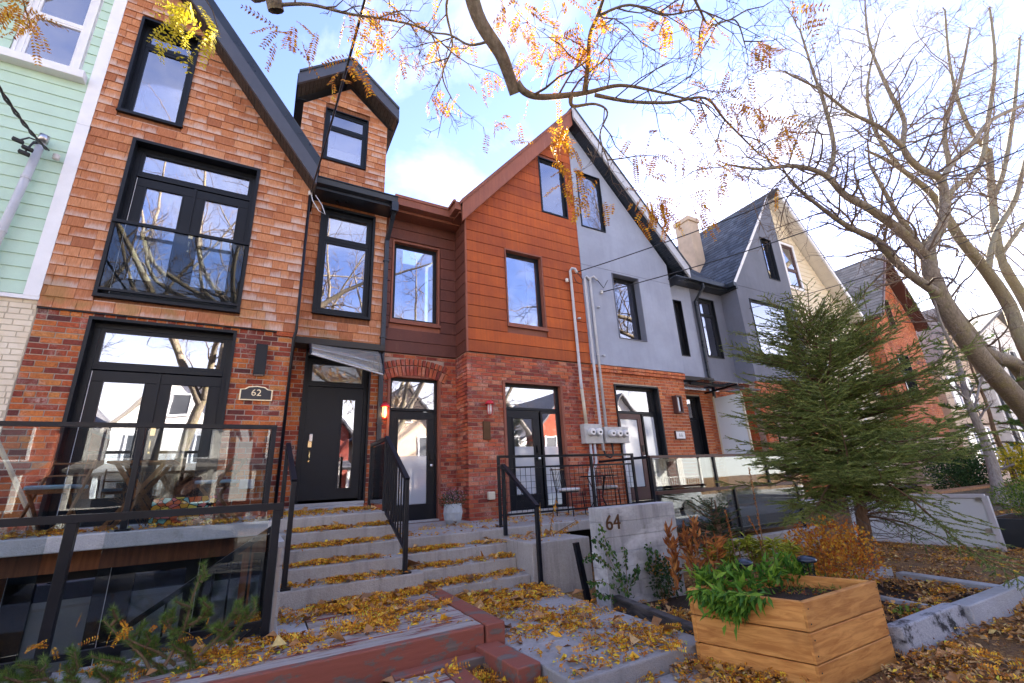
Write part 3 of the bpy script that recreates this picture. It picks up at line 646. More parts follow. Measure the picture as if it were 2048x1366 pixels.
wallmesh('brick_backing', H64, 'mortar_red', 3.612, XA, .6, ZL-.01, .045, .27, [dF]); wallmesh('recess_brick_backing', H64, 'mortar_red', 1.965, 3.62, .6, ZL-.01, YR+.04, YR+.27, [dr4])
ob = bricks((3.592, .04), 0, XA-3.592, .72, ZL-.02, [(dF[0]-3.592-.03, dF[1]-3.592+.03, .7, dF[3]+.02)], seed=21, course=.082, L=.24)
ob += bricks((1.965, YR+.035), 0, 1.635, .72, ZL-.02, [(dr4[0]-1.965-.03, dr4[1]-1.965+.03, .7, dr4[3]+.0), (dr4[0]-1.965-.12, dr4[1]-1.965+.12, 3.62, 4.0)], seed=22, course=.082, L=.24)
ob += bricks((3.604, YR+.03), R(-90), .605, .72, ZL-.02, seed=23, course=.082, L=.24)
na = 17; xm = (dr4[0]+dr4[1])/2; Rr = 1.55; zc0 = 3.55-Rr+.06   # segmental arch of upright bricks
for i in range(na):
    t = (i/(na-1)-.5)*R(46)
    for rr, hh in ((Rr+.115, .2), (Rr+.30, .13)):
        ob.append(((xm+math.sin(t)*rr, YR+.035-.019, zc0+math.cos(t)*rr), (.066, .05, hh), (0, t, 0)))
emit(H64, 'brick', ob, M['brick64'])
mb = MB()                                     # stepped plinth of the brick bay
mb.box(3.60, XA, -.02, .05, .66, .78).build('plinth', M['brick64'], H64)
for z in (3.93, 3.05): pass
window(H64, *w1, -.0, .14, .05, rows=None, lining=.03, lmat='corten_trim', sash=.02, back='curtain', bx=(.72, 1)); MB().box(w1[0]-.05, w1[1]+.05, -.05, .05, w1[2]-.09, w1[2]-.035).build('sill', M['corten_trim'], H64)
window(H64, *w2, -.0, .06, .05, lining=.025, sash=.02, back='curtain', bx=(0, 1))
window(H64, *wr4, YR, .12, .055, lining=.03, lmat='corten_trim', sash=.025, back='curtain', bx=(0, .22)); MB().box(wr4[0]-.05, wr4[1]+.05, YR-.05, YR+.05, wr4[2]-.09, wr4[2]-.035).build('sill', M['corten_trim'], H64)
def glazed_door(parent, x0, x1, z0, z1, y, mat='black_paint', st=.16, toe=.28, back='curtain', name='front_door', knob=1):
    s = MB(); ring(s, x0, x1, z0, z1, st, y, y+.045, toe); d = s.build(name, M[mat], parent, bevel=.003, seg=1)
    s = MB(); ring(s, x0+st-.03, x1-st+.03, z0+toe-.03, z1-st+.03, .032, y-.012, y); s.build('glazing_bead', M[mat], d)
    MB().box(x0+st-.005, x1-st+.005, y+.02, y+.027, z0+toe-.005, z1-st+.005).build('pane', M['glass'], d)
    if back: MB().box(x0+st-.02, x1-st+.02, y+.05, y+.056, z0+toe, z1-st).build('blind', M[back], d)
    xk = x1-.07 if knob > 0 else x0+.07
    MB().box(xk-.03, xk+.03, y-.03, y, z0+1.12, z0+1.28).build('lock', M['black_metal'], d); MB().lathe((xk, y-.03, z0+1.0), [(.03, -.02), (.035, 0), (.03, .03)], 12).build('knob', M['steel'], d)
    return d
w = window(H64, *dr4, YR+.03, .10, .05, rows=[2.92], lining=.045, lmat='corten_trim', sash=.01, name='door_frame', back='curtain', bz=(.79, 1), glass='glass')
for ch in list(w.children):
    if ch.name.startswith(('pane', 'sash')) and ch.bound_box[0][2] < 2: bpy.data.objects.remove(ch)
dd_ = glazed_door(H64, dr4[0]+.05, dr4[1]-.05, .80, 2.89, YR+.12); MB().box(dr4[0]+.215, dr4[1]-.215, YR+.132, YR+.137, 1.09, 2.0).build('frosted_film', M['film'], dd_)
MB().prism([(dr4[0]-.04, 3.60), (dr4[1]+.04, 3.60), (dr4[1]-.2, 3.69), (xm, 3.72), (dr4[0]+.2, 3.69)], YR+.02, YR+.2).build('arch_infill', M['corten_trim'], H64)
MB().box(dr4[0], dr4[1], YR-.04, YR+.2, .76, .795).build('threshold', M['concrete_light'], H64)
w = window(H64, *dF, .03, .12, .055, rows=[2.92], lining=.05, lmat='corten_trim', sash=.012, name='door_frame', back='curtain', bz=(.795, 1))
for ch in list(w.children):
    if ch.name.startswith(('pane', 'sash')) and ch.bound_box[0][2] < 2: bpy.data.objects.remove(ch)
glazed_door(H64, dF[0]+.06, 5.36, .86, 2.89, .13, st=.17)
s = MB(); ring(s, 5.40, dF[1]-.055, .86, 2.89, .05, .12, .17); sd = s.build('side_light', M['black_paint'], H64); MB().box(5.44, dF[1]-.1, .14, .147, .9, 2.85).build('pane', M['glass'], sd); MB().box(5.445, dF[1]-.105, .134, .139, .92, 2.12).build('frosted_film', M['film'], sd); MB().box(dF[0]+.235, 5.185, .144, .149, 1.16, 2.12).build('frosted_film', M['film'], sd)
MB().box(dF[0]-.05, dF[1]+.05, -.06, .2, .76, .85).build('threshold', M['concrete_light'], H64)
# rusted steel verge, eave gutter of the recess
zt = lambda x: 7.17+cA*(x-3.5)
rake(H64, 3.42, zt(3.42)-.05, XA, zt(XA)-.05, -.30, -.24, .50, 'corten_trim', 'verge_board'); rake(H64, 3.36, zt(3.36)+.42, XA, zt(XA)+.42, -.33, -.22, .09, 'corten_trim', 'verge_cap')
rake(H64, 3.52, zt(3.52)-.0, XA, zt(XA)-.0, -.25, .02, .03, 'corten_trim', 'soffit')
MB().prism([(3.4, zt(3.4)+.44), (XA, zt(XA)+.44), (XA, zt(XA)+.53), (3.4, zt(3.4)+.53)], -.30, 7).build('roof', M['slate'], H64)
g_ = MB(); g_.box(2.02, 3.40, .10, .30, 7.30, 7.50); g_.box(3.26, 3.40, -.25, .12, 7.32, 7.52); g_.box(2.0, 3.43, .08, .13, 7.47, 7.54); g_.box(3.22, 3.28, -.26, .10, 7.49, 7.55)
g_.build('gutter', M['corten_trim'], H64); MB().box(2.02, 3.6, .28, YR+.03, 7.24, 7.30).build('eave_soffit', M['corten_trim'], H64); MB().box(3.38, 3.60, -.2, .3, 7.27, 7.32).build('eave_soffit', M['corten_trim'], H64)
MB().prismx([(.28, 7.5), (7, 9.95), (7, 10.1), (.28, 7.62)], 1.965, 3.6).build('recess_roof', M['slate'], H64)
# ---------------------------------------------------------------- house 66: grey stucco over orange brick
H66 = thing('grey_stucco_house', 'house of smooth pale grey stucco over orange brick, right half of the rusted gable', 'house', (8.5, 0, .7))
sA = 1.16; sC = 7.41+1.16*10.21
s1 = (7.06, 7.87, 8.0, 9.77); s2 = (7.92, 8.88, 4.87, 6.73); d6 = (7.60, 9.07, .78, 3.60); s3 = (10.98, 11.32, 4.85, 6.68); d7 = (10.85, 11.45, .7, 3.60)
wallmesh('stucco_wall', H66, 'stucco', XA, 10.18, ZL, 6.80, -.03, .22, [s2]); wallmesh('stucco_wall', H66, 'stucco', XA, 10.18, 6.812, 11.3, -.03, .22, [s1], [(sA, 1, sC)]); MB().box(XA+.01, 10.17, -.022, .1, 6.79, 6.82).build('stucco_groove', M['stucco_dark'], H66)
wallmesh('recess_stucco_wall', H66, 'stucco', 10.0, 11.85, ZL-.25, 7.3, YR-.03, YR+.22, [s3])
MB().box(9.98, 10.17, .0, YR+.1, ZL, 7.3).build('return_wall', M['stucco'], H66); MB().box(9.98, 10.155, .06, YR+.1, .5, ZL-.01).build('return_wall', M['mortar_cream'], H66)
wallmesh('brick_backing', H66, 'mortar_buff', XA, 10.16, .5, ZL-.005, .05, .25, [d6]); wallmesh('recess_brick_backing', H66, 'mortar_buff', 10.0, 11.85, .5, ZL-.26, YR+.02, YR+.2, [d7])
ob = bricks((XA, .045), 0, 10.17-XA, .6, ZL-.01, [(d6[0]-XA-.02, d6[1]-XA+.02, .5, d6[3]+.02)], seed=31, course=.082, L=.24)
ob += bricks((10.16, YR+.015), 0, 1.69, .6, ZL-.27, [(d7[0]-10.16-.02, d7[1]-10.16+.02, .5, d7[3])], seed=32, course=.082, L=.24)
emit(H66, 'brick', ob, M['brick66'])
cb = [((XA+(10.18-XA)/24*(i+.5), .01-.012*j, ZL-.06-.085*(1-j)), ((10.18-XA)/24-.01, .08, .072), (0, 0, 0)) for i in range(24) for j in (0, 1)]
emit(H66, 'corbel_brick', cb, M['brick66'])
window(H66, *s1, -.03, .05, .045, lining=.02, sash=.015, back='curtain'); window(H66, *s2, -.03, .20, .05, lining=.012, lmat='stucco_dark', sash=.02); window(H66, *s3, YR-.03, .15, .04, lining=.012, sash=.015)
w = window(H66, *d6, .03, .18, .06, rows=[2.95], lining=.03, sash=.015, name='door_frame', back='curtain', bz=(.78, 1))
for ch in list(w.children):
    if ch.name.startswith(('pane', 'sash')) and ch.bound_box[0][2] < 2: bpy.data.objects.remove(ch)
glazed_door(H66, d6[0]+.06, 8.50, .86, 2.92, .19, st=.13, mat='brown_trim')
s = MB(); ring(s, 8.54, d6[1]-.06, .86, 2.92, .05, .18, .23); sd = s.build('side_light', M['black_paint'], H66); MB().box(8.58, d6[1]-.1, .2, .207, .9, 2.88).build('pane', M['glass'], sd); MB().box(8.585, d6[1]-.105, .193, .198, .92, 2.86).build('frosted_film', M['film'], sd); MB().box(d6[0]+.195, 8.365, .203, .208, 1.16, 2.78).build('frosted_film', M['film'], sd)
w = window(H66, *d7, YR+.02, .15, .05, rows=[2.95], lining=.02, sash=.015, name='door_frame'); s = MB(); MB().box(d7[0]+.05, d7[1]-.05, YR+.16, YR+.2, .8, 2.9).build('front_door', M['black_paint'], H66)
# verge: deep soffit of dark boards, pale metal fascia
zs_ = lambda x: 11.24-1.13*(x-6.93)
rake(H66, XA, zs_(XA)+.02, 10.72, zs_(10.72)+.02, -.40, -.34, .36, 'fascia_pale' if 'fascia_pale' in M else 'conduit', 'verge_board')
soffit(H66, XA, zs_(XA)+.0, 10.62, zs_(10.62)+.0, -.34, .0, 'gutter', .12); MB().prism([(XA, zs_(XA)+.38), (10.8, zs_(10.8)+.38), (10.8, zs_(10.8)+.46), (XA, zs_(XA)+.46)], -.42, 7).build('roof', M['slate'], H66)
MB().box(10.62, 10.80, -.38, 5, zs_(10.72)+.12, zs_(10.72)+.30).build('gutter', M['gutter'], H66); MB().box(10.15, 10.66, -.34, YR+.1, zs_(10.72)-.0, zs_(10.72)+.03).build('eave_soffit', M['gutter'], H66)
# ---------------------------------------------------------------- house 68: charcoal stucco, slate roof
H68 = thing('charcoal_stucco_house', 'dark charcoal stucco house with slate roof and one large upper picture window', 'house', (14.5, 0, .7))
XB = 16.85; t1 = (14.05, 16.3, 4.95, 6.98); t2 = (15.6, 16.25, 8.05, 9.75); t3 = (12.2, 12.95, 4.93, 6.95); rA = 1.28; rC = 7.42-1.28*13.45
wallmesh('stucco_wall', H68, 'stucco_dark', 13.45, XB, ZL, 7.40, -.03, .22, [t1]); wallmesh('stucco_wall', H68, 'stucco_dark', 13.45, XB, 7.412, 11.9, -.03, .22, [t2], [(-rA, 1, rC)])
wallmesh('recess_stucco_wall', H68, 'stucco_dark', 11.85, 13.5, ZL-.25, 7.3, YR-.031, YR+.22, [t3]); MB().box(13.45, 13.6, .22, YR+.1, ZL, 7.4).build('return_wall', M['stucco_dark'], H68); MB().box(13.47, 13.6, -.02, YR+.1, .6, ZL).build('return_wall', M['brick66'], H68)
wallmesh('brick_backing', H68, 'mortar_red', 13.45, XB, .5, ZL-.005, .05, .25); emit(H68, 'brick', bricks((13.45, .045), 0, 3.4, .6, ZL-.01, [(.6, 2.4, 1.2, 3.3)], seed=41), M['brick66'], 150)
wallmesh('recess_brick_backing', H68, 'mortar_red', 11.85, 13.47, .5, ZL-.26, YR+.02, YR+.2); emit(H68, 'brick', bricks((11.85, YR+.015), 0, 1.6, .6, ZL-.27, seed=42)+bricks((13.46, YR), R(-90), .62, .6, ZL-.01, seed=43), M['brick66'], 150)
window(H68, *t1, -.03, .06, .05, lining=.02, sash=.02); window(H68, *t2, -.03, .12, .05, lining=.012, sash=.02); window(H68, *t3, YR-.03, .08, .05, rows=[6.4], lining=.02, sash=.03, back='curtain'); window(H68, 14.1, 15.8, 1.25, 3.3, .03, .02, .06, lining=.02, sash=.03)
rake(H68, 13.38, 7.36, XB, 7.36+rA*(XB-13.38), -.06, -.035, .16, 'white_trim', 'verge_board')
def slate_plane(parent, P0, U, V, nu, nv, mat, name='slate', limit=0, seed=1, lap=.012):
    """courses of slates on a plane from P0 spanned by U (along the course) and V (up slope)"""
    rng = random.Random(seed); P0, U, V = Vector(P0), Vector(U), Vector(V); nrm = U.cross(V).normalized(); mb = MB(); u = U.normalized(); v = V.normalized()
    cu, cv = U.length/nu, V.length/nv
    mb.add([P0-nrm*.02, P0+U-nrm*.02, P0+U+V-nrm*.02, P0+V-nrm*.02], [(0, 1, 2, 3)])
    for j in range(nv):
        x = -rng.uniform(0, cu)
        while x < U.length:
            w = cu*rng.uniform(.8, 1.2); a, b = max(0, x), min(U.length, x+w); x += w
            if b-a < .02: continue
            p = P0+v*(j*cv); h = .012+rng.uniform(0, .006)
            q = [p+u*(a+.004)+nrm*h, p+u*(b-.004)+nrm*h, p+u*(b-.004)+v*(cv*1.1)+nrm*.001, p+u*(a+.004)+v*(cv*1.1)+nrm*.001]
            d = nrm*-.012; mb.add(q+[q[0]+d, q[1]+d], [(0, 1, 2, 3), (4, 5, 1, 0)])
    o = mb.build(name+'_field', M[mat], parent); o['kind'] = 'stuff'; return o
zb_ = 7.42+rA*(XB+.05-13.40)
slate_plane(H68, (13.25, 7.5, 7.40), (0, -7.55, 0), (XB-13.25+.05, 0, zb_-7.40+.1), 38, 26, 'slate', seed=3)
slate_plane(H68, (10.75, .30, 7.42), (2.9, 0, 0), (0, 3.2, 3.3), 14, 22, 'slate', seed=4)
gt = MB(); gt.box(10.75, 13.32, .12, .28, 7.30, 7.44); gt.box(13.22, 13.36, -.12, .14, 7.30, 7.44); gt.build('gutter', M['gutter'], H68); MB().box(10.2, 13.45, .26, YR, 7.24, 7.30).build('eave_soffit', M['gutter'], H68); MB().box(13.34, 13.45, -.1, .28, 7.24, 7.30).build('eave_soffit', M['gutter'], H68)
dp = MB(); dp.tube([(12.05, .2, 7.3), (12.05, .2, 7.15), (11.93, .5, 6.75), (11.93, .5, 4.25), (12.0, .45, 3.95), (12.0, .5, 3.7), (12.0, .52, 1.0)], .05, 8); dp.build('downpipe', M['gutter'], H68)
ch = MB(); c0 = PY(1393, 470, 2.4); ch.box(14.35, 14.95, 1.9, 2.6, 8.5, 11.3); ch.box(14.3, 15.0, 1.85, 2.65, 11.3, 11.5)
ch.build('chimney', M['house_buff'], H68, bevel=.02)
# ---------------------------------------------------------------- house 70: cream siding
H70 = thing('cream_siding_house', 'cream clapboard gable house with white trimmed window and deep pale soffit', 'house', (18.5, 0, .7))
u1 = (16.98, 17.78, 8.0, 9.82); qA = 1.18; XR = 20.45; qC = 7.6+1.18*20.3
wallmesh('siding_backing', H70, 'cream_siding', XB, XR, .6, 12, .02, .2, [u1], [(qA, 1, qC)])
ps = []; z = ZL
while z < 11.6:
    xr = min(XR, (qC-z-.19)/qA)
    if xr-XB > .15:
        for p, q in spans(XB, xr, z, z+.19, [(u1[0]-.1, u1[1]+.1, u1[2]-.1, u1[3]+.1)]): ps.append((((p+q)/2, .006, z+.095), (q-p, .016, .196), (R(-4.2), 0, 0)))
    z += .19
emit(H70, 'clapboard', ps, M['cream_siding'])
w = window(H70, *u1, 0, .04, .06, 'brown_trim', rows=[8.75], lining=.02, lmat='white_trim', sash=.04); s = MB(); ring(s, u1[0]-.1, u1[1]+.1, u1[2]-.1, u1[3]+.1, .09, -.02, .03); s.build('casing', M['white_trim'], w)
window(H70, 17.6, 19.6, 5.0, 6.8, 0, .04, .06, 'white_trim', cols=2, lining=.02); window(H70, 17.4, 19.8, 1.2, 3.4, 0, .04, .06, 'white_trim', cols=2, lining=.02)
zq = lambda x: qC-qA*x
rake(H70, XB, zq(XB)+.05, 20.9, zq(20.9)+.05, -.50, -.45, .22, 'white_trim', 'verge_board'); soffit(H70, XB, zq(XB)+.03, 20.85, zq(20.85)+.03, -.45, .02, 'soffit_cream', .3)
MB().prism([(XB, zq(XB)+.28), (21.0, zq(21.0)+.28), (21.0, zq(21.0)+.38), (XB, zq(XB)+.38)], -.5, 7).build('roof', M['slate'], H70)
MB().box(XR, 23.3, YR, YR+.2, .6, 7.3).build('recess_wall', M['cream_siding'], H70); window(H70, 21.2, 22.2, 4.8, 6.6, YR, .02, .06, 'white_trim', lining=.02, rows=[5.7])
# ---------------------------------------------------------------- red brick gable house and houses beyond
HR = thing('red_brick_gable_house', 'tall red brick house with steep grey shingle gable roof and brown barge boards', 'house', (25, 0, .7))
vA = 1.42; XC = 25.2; ve = [(-vA, 1, 8.0-vA*23.2), (vA, 1, 8.0+vA*27.2)]; v1 = (24.6, 25.1, 7.3, 8.7); v2 = (24.2, 25.3, 4.0, 6.0)
wallmesh('brick_backing', HR, 'mortar_red', 23.2, 27.2, .5, 11.0, .02, .25, [v1, v2], ve)
ob = []
for q in bricks((23.2, .015), 0, 4.0, 2.4, 10.6, [(v1[0]-23.2, v1[1]-23.2, v1[2], v1[3]), (v2[0]-23.2, v2[1]-23.2, v2[2], v2[3])], seed=51):
    x, z = q[0][0], q[0][2]
    if z < 8.0-.05+vA*min(x-.12-23.2, 27.2-x-.12): ob.append(q)
ob += bricks((23.2, 1.6), R(-90), 1.6, 2.4, 7.9, seed=52)
emit(HR, 'brick', ob, M['brick66']); MB().box(23.215, 23.4, .2, 8, .5, 7.9).build('side_wall', M['mortar_red'], HR)
window(HR, *v1, 0, .15, .05, 'brown_trim', lining=.02, sash=.03); window(HR, *v2, 0, .15, .05, 'black_paint', lining=.02, sash=.03, rows=[5.2])
zr = 8.0+vA*2.0
slate_plane(HR, (22.85, 6.5, 7.62), (0, -6.95, 0), (XC-22.85, 0, zr+.15-7.62), 24, 20, 'asphalt_shingle', seed=7)
MB().prism([(XC, zr+.12), (27.6, 7.55), (27.6, 7.68), (XC, zr+.25)], -.45, 6.5).build('roof', M['roof_grey'], HR)
rake(HR, 22.9, 7.5, XC, zr, -.48, -.42, .2, 'brown_trim', 'barge_board'); rake(HR, 27.55, 7.4, XC, zr, -.48, -.42, .24, 'brown_trim', 'barge_board'); rake(HR, 27.45, 7.45, XC, zr, -.42, .02, .03, 'brown_trim', 'soffit')
MB().box(22.75, 22.95, -.4, 6, 7.45, 7.6).build('gutter', M['brown_trim'], HR); MB().box(21.3, 23.2, .2, .5, 6.6, 6.75).build('porch_gutter', M['brown_trim'], HR); MB().box(28.0, 28.5, 1, 1.6, 7, 9.2).build('chimney', M['brick66'], HR)
MB().box(27.2, 27.4, .2, 8, .5, 8).build('side_wall', M['brick66'], HR)
def far_house(name, label, x0, x1, y, eave, ridge, wm_, rm, wins, group='houses further along the street'):
    h = thing(name, label, 'house', ((x0+x1)/2, y, 0), group); xm = (x0+x1)/2
    b = MB(); b.prism([(x0, 0), (x1, 0), (x1, eave), (xm, ridge), (x0, eave)], y, y+9); b.build('wall', M[wm_], h)
    for sg, xe in ((-1, x0-.3), (1, x1+.3)):
        ze = eave-(ridge-eave)/(xm-x0)*.3
        MB().prism([(xm, ridge+.02), (xe, ze+.02), (xe, ze+.18), (xm, ridge+.2)], y-.4, y+9.2).build('roof', M[rm], h)
    for (a, b_, c, d) in wins:
        s = MB(); ring(s, a, b_, c, d, .08, y-.06, y+.02); f = s.build('window', M['white_trim'], h); MB().box(a+.07, b_-.07, y-.02, y-.012, c+.07, d-.07).build('pane', M['glass'], f); MB().box(a+.07, b_-.07, y-.008, y-.004, c+.07, d-.07).build('blind', M['dark_void'], f)  # near-black sheet behind each pane stands in for the unlit room
    return h
far_house('grey_roof_house', 'grey roofed buff house beyond the red brick gable house', 29.2, 34.5, .3, 6.3, 9.3, 'house_buff', 'asphalt_shingle', [(30, 31, 3.8, 5.6), (32, 33, 3.8, 5.6), (30, 31.2, 1, 3), (32, 33.2, 1, 3)])
hw = far_house('white_panel_house', 'black and white panelled town house at the far end of the row', 36, 47, .2, 8.4, 10.5, 'house_white', 'roof_grey', [(37+k*1.8, 38+k*1.8, z, z+1.8) for k in range(5) for z in (1.2, 4.2)])
for k in range(6): MB().box(36.3+k*1.8, 36.8+k*1.8, .08, .2, .5, 7.9).build('pilaster', M['far_dark'], hw)
# shared body behind the fronts: floors and party walls keep the rooms dark
def body(parent, x0, x1, y0=1.3):
    MB().box(x0, x1, y0+1.6, y0+1.7, .2, 7.45).build('room_wall', M['interior'], parent)
    for z in (.5, 4.0, 7.25): MB().box(x0, x1, .28 if z != 7.25 else .9, y0+1.6, z, z+.12).build('floor_slab', M['interior'], parent)
    MB().box(x0, x0+.1, .28 if x0 > 3.7 or x0 < 0 else .28, y0+1.7, .2, 7.4).build('party_wall', M['interior'], parent); 
for hh, a, b in ((HM, -6.3, -2.97), (H62, -2.95, 1.96), (H64, 3.72, 6.87), (H66, 6.89, 11.84), (H68, 13.6, 16.84), (H70, 16.86, 23.1), (HR, 23.4, 27.2)): body(hh, a, b)
for hh, a, b, cl in ((HM, -6.3, -2.97, [(-1.36, 1, gS+1.36*5.93-.1)]), (H62, -2.95, .3, [(gA, 1, gS-.1)]), (H64, 3.7, 6.87, [(-cA, 1, cB-.1)]), (H66, 6.89, 10.1, [(sA, 1, sC-.1)]), (H68, 13.6, 16.84, [(-rA, 1, rC-.1)]), (H70, 16.86, 20.4, [(qA, 1, qC-.1)]), (HR, 23.4, 27.0, ve)): wallmesh('attic_wall', hh, 'interior', a, b, 7.4, 12, 1.8, 1.9, (), cl)
MB().box(1.97, 3.6, 2.9, 3.0, .2, 7.4).build('room_wall', M['interior'], H64)
def PX(x, y, X): d = ray(x, y); return CAM + d*(X/d.x)
# ---------------------------------------------------------------- ground, pavement, road
PIT = (-4.3, .24, -3.5, -.9)
gm = MB()
for p in cells(-150, 220, -7.0, 120, [(PIT[0], PIT[1], PIT[2], PIT[3])]): gm.prismz(p, -.06, 0)
gm.box(-150, 220, -100, -19.4, -.06, 0)
o = gm.build('ground', M['leaf_soil']); o['kind'] = 'structure'
o = MB().box(-150, 220, -9.0, -7.0, -.06, .006).build('pavement', M['concrete_slab']); o['kind'] = 'structure'
o = MB().box(-150, 220, -18.0, -9.2, -.2, -.12).build('road', M['asphalt']); o['kind'] = 'structure'
o = MB().box(-150, 220, -9.2, -9.0, -.2, .01).build('kerb', M['kerb_stone']); o['kind'] = 'structure'
o = MB().box(-150, 220, -19.4, -18.0, -.2, .0).build('far_pavement', M['concrete_slab']); o['kind'] = 'structure'
pth = MB().box(1.94, 3.26, -5.42, -2.80, -.02, .145).build('path', M['concrete_slab'], bevel=.012); pth['kind'] = 'structure'
o = MB().box(1.3, 3.4, -6.4, -5.44, -.03, .03).build('path', M['concrete_slab'], bevel=.01); o['kind'] = 'structure'
# sunken basement entrance
bw = thing('basement_entrance', 'sunken concrete basement entry with black framed glazed doors below the left porch', 'basement entry', (-2, -2, -1.0))
MB().box(PIT[0]-.2, PIT[1]+.0, PIT[2], -.85, -1.12, -1.0).build('floor', M['concrete'], bw)
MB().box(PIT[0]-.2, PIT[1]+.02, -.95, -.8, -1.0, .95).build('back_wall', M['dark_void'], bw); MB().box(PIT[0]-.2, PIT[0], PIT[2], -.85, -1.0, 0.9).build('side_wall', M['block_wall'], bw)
MB().box(PIT[0], PIT[1]+.1, PIT[2]-.25, PIT[2]-.02, -1.0, .1).build('front_wall', M['concrete'], bw)
emit(bw, 'concrete_block', bricks((.235, -.95), R(-90), 2.55, -1.0, 1.0, course=.2, L=.4, proud=.004, seed=61, header=0, joint=.012), M['block_wall']); MB().box(.236, .262, -3.5, -.95, -1.0, .95).build('block_backing', M['mortar'], bw)
for i, x0 in enumerate((-2.95, -2.1, -1.25, -.45)):
    s = MB(); ring(s, x0, x0+.74, -.92, .72, .12, -1.04, -.98); d = s.build('door', M['black_paint'], bw)
    MB().box(x0+.11, x0+.63, -1.0, -.995, -.8, .62).build('pane', M['clear_glass'], d); MB().box(x0+.11, x0+.63, -.985, -.98, -.8, .40).build('blind', M['blind'], d)
    MB().box(x0+.745, x0+.749, -1.045, -1.04, -.9, .7).build('weather_strip', M['white_trim'], d)
for x in (-3.2, -2.32): MB().box(x, x+.16, -1.35, -1.2, -1.0, .95).build('timber_post', M['brown_wood'], bw)
MB().box(-.05, .07, -1.3, -1.18, -1.0, .95).build('timber_post', M['brown_wood'], bw); MB().box(-4.3, .2, -1.4, -1.25, .72, .945).build('timber_beam', M['brown_wood'], bw)
for k in range(6): MB().box(.2-.27*(k+1)-.02, .2-.27*k, -3.42, -2.5, -1.0, .12-.19*k).build('step', M['concrete'], bw, bevel=.008)
ak = thing('areaway_kerb', 'low grey concrete kerb edging the sunken basement entry', 'kerb', (-2, -3.6, 0))
MB().box(PIT[0]-.2, .30, PIT[2]-.22, PIT[2]+.02, -.02, .29).build('kerb_length', M['kerb_stone'], ak, bevel=.012); MB().box(.27, .52, PIT[2]-.215, -2.80, -.02, .295).build('kerb_length', M['kerb_stone'], ak, bevel=.012)
# porch and steps of 62
pc = thing('concrete_porch', 'grey concrete porch slab of number 62 strewn with yellow leaves', 'porch', (-2, -1, .95)); MB().box(-4.3, .235, -1.82, .03, .945, 1.10).build('slab', M['concrete_light'], pc, bevel=.012)
st = thing('concrete_stair', 'five step concrete stair climbing to the black front door of number 62', 'stair', (1, -2, 0))
MB().box(.265, 1.645, -1.82, YR+.05, .2, 1.11).build('landing', M['concrete'], st, bevel=.014)
for k in range(1, 5): MB().box(.265 if k < 4 else .29, 1.645 if k < 4 else 1.80, -1.82-.243*k, -1.80-.243*(k-1), 0, 1.11-.16*k).build('step', M['concrete'], st, bevel=.014)
MB().box(.45, 1.62, -.1, YR, 1.10, 1.165).build('door_step', M['concrete_light'], st, bevel=.01)
s4 = thing('concrete_stair', 'low three step concrete stair leading to the porch of number 64', 'stair', (2.4, -2, 0))
MB().box(1.65, 6.90, -1.88, .6, .60, .75).build('landing', M['concrete'], s4, bevel=.014)
for k, (z, y0, y1) in enumerate(((.59, -2.18, -1.86), (.43, -2.44, -2.16), (.27, -2.79, -2.42))): MB().box(1.66 if k < 2 else 1.81, 3.21, y0, y1, 0, z).build('step', M['concrete'], s4, bevel=.014)
MB().box(1.66, 3.3, -1.87, -1.0, 0, .6).build('base_or_dark_gap', M['concrete'], s4); MB().box(3.3, 6.9, -.9, -.7, 0, .6).build('base_or_dark_gap', M['dark_void'], s4)  # concrete box is the solid base; near-black one paints the shaded gap
ck = thing('concrete_block_wall', 'mossy concrete cheek block beside the low stair, leaves on top', 'retaining wall', (3.7, -2.4, 0))
MB().box(3.212, 4.15, -2.86, -1.95, -.02, .635).build('block', M['concrete'], ck, bevel=.012)
p6 = thing('concrete_porch', 'raised concrete porch slab in front of the grey stucco house', 'porch', (8.5, -1, .5)); MB().box(6.92, 11.8, -1.92, .05, .50, .675).build('slab', M['concrete_light'], p6, bevel=.012); MB().box(6.92, 11.8, -.5, -.3, 0, .5).build('base_or_dark_gap', M['dark_void'], p6); MB().box(5.2, 9.6, -3.0, -2.85, -.02, .32).build('low_wall', M['concrete'], p6, bevel=.01)  # dark_void box paints the shade in the opening below the slab
w6 = thing('number_wall', 'freestanding board marked concrete wall bearing the number 64', 'garden wall', (4.1, -3.85, 0)); rng = random.Random(5)
for k in range(7): MB().box(3.5+rng.uniform(-.003, .003), 4.67, -3.975+rng.uniform(-.004, .004), -3.73, -.05+.16*k+.002, -.05+.16*(k+1)).build('wall_course', M['concrete_wall'], w6, bevel=.004, seg=1)
dg_ = PY(1226, 1046, -3.98); text('64', .23, (dg_.x, -3.982, dg_.z), 'bronze', w6, 'numeral', .006)
mb = MB(); rng = random.Random(3)
for k in range(7):
    x = 3.5; y = -3.80-.02*k; z = .17+rng.uniform(-.02, .02); mb.bar((3.494, y, z), (3.494, y-.012, z+rng.uniform(-.05, .05)), .004, .008)
mb.build('scribble', M['sign_black'], w6)['kind'] = 'stuff'
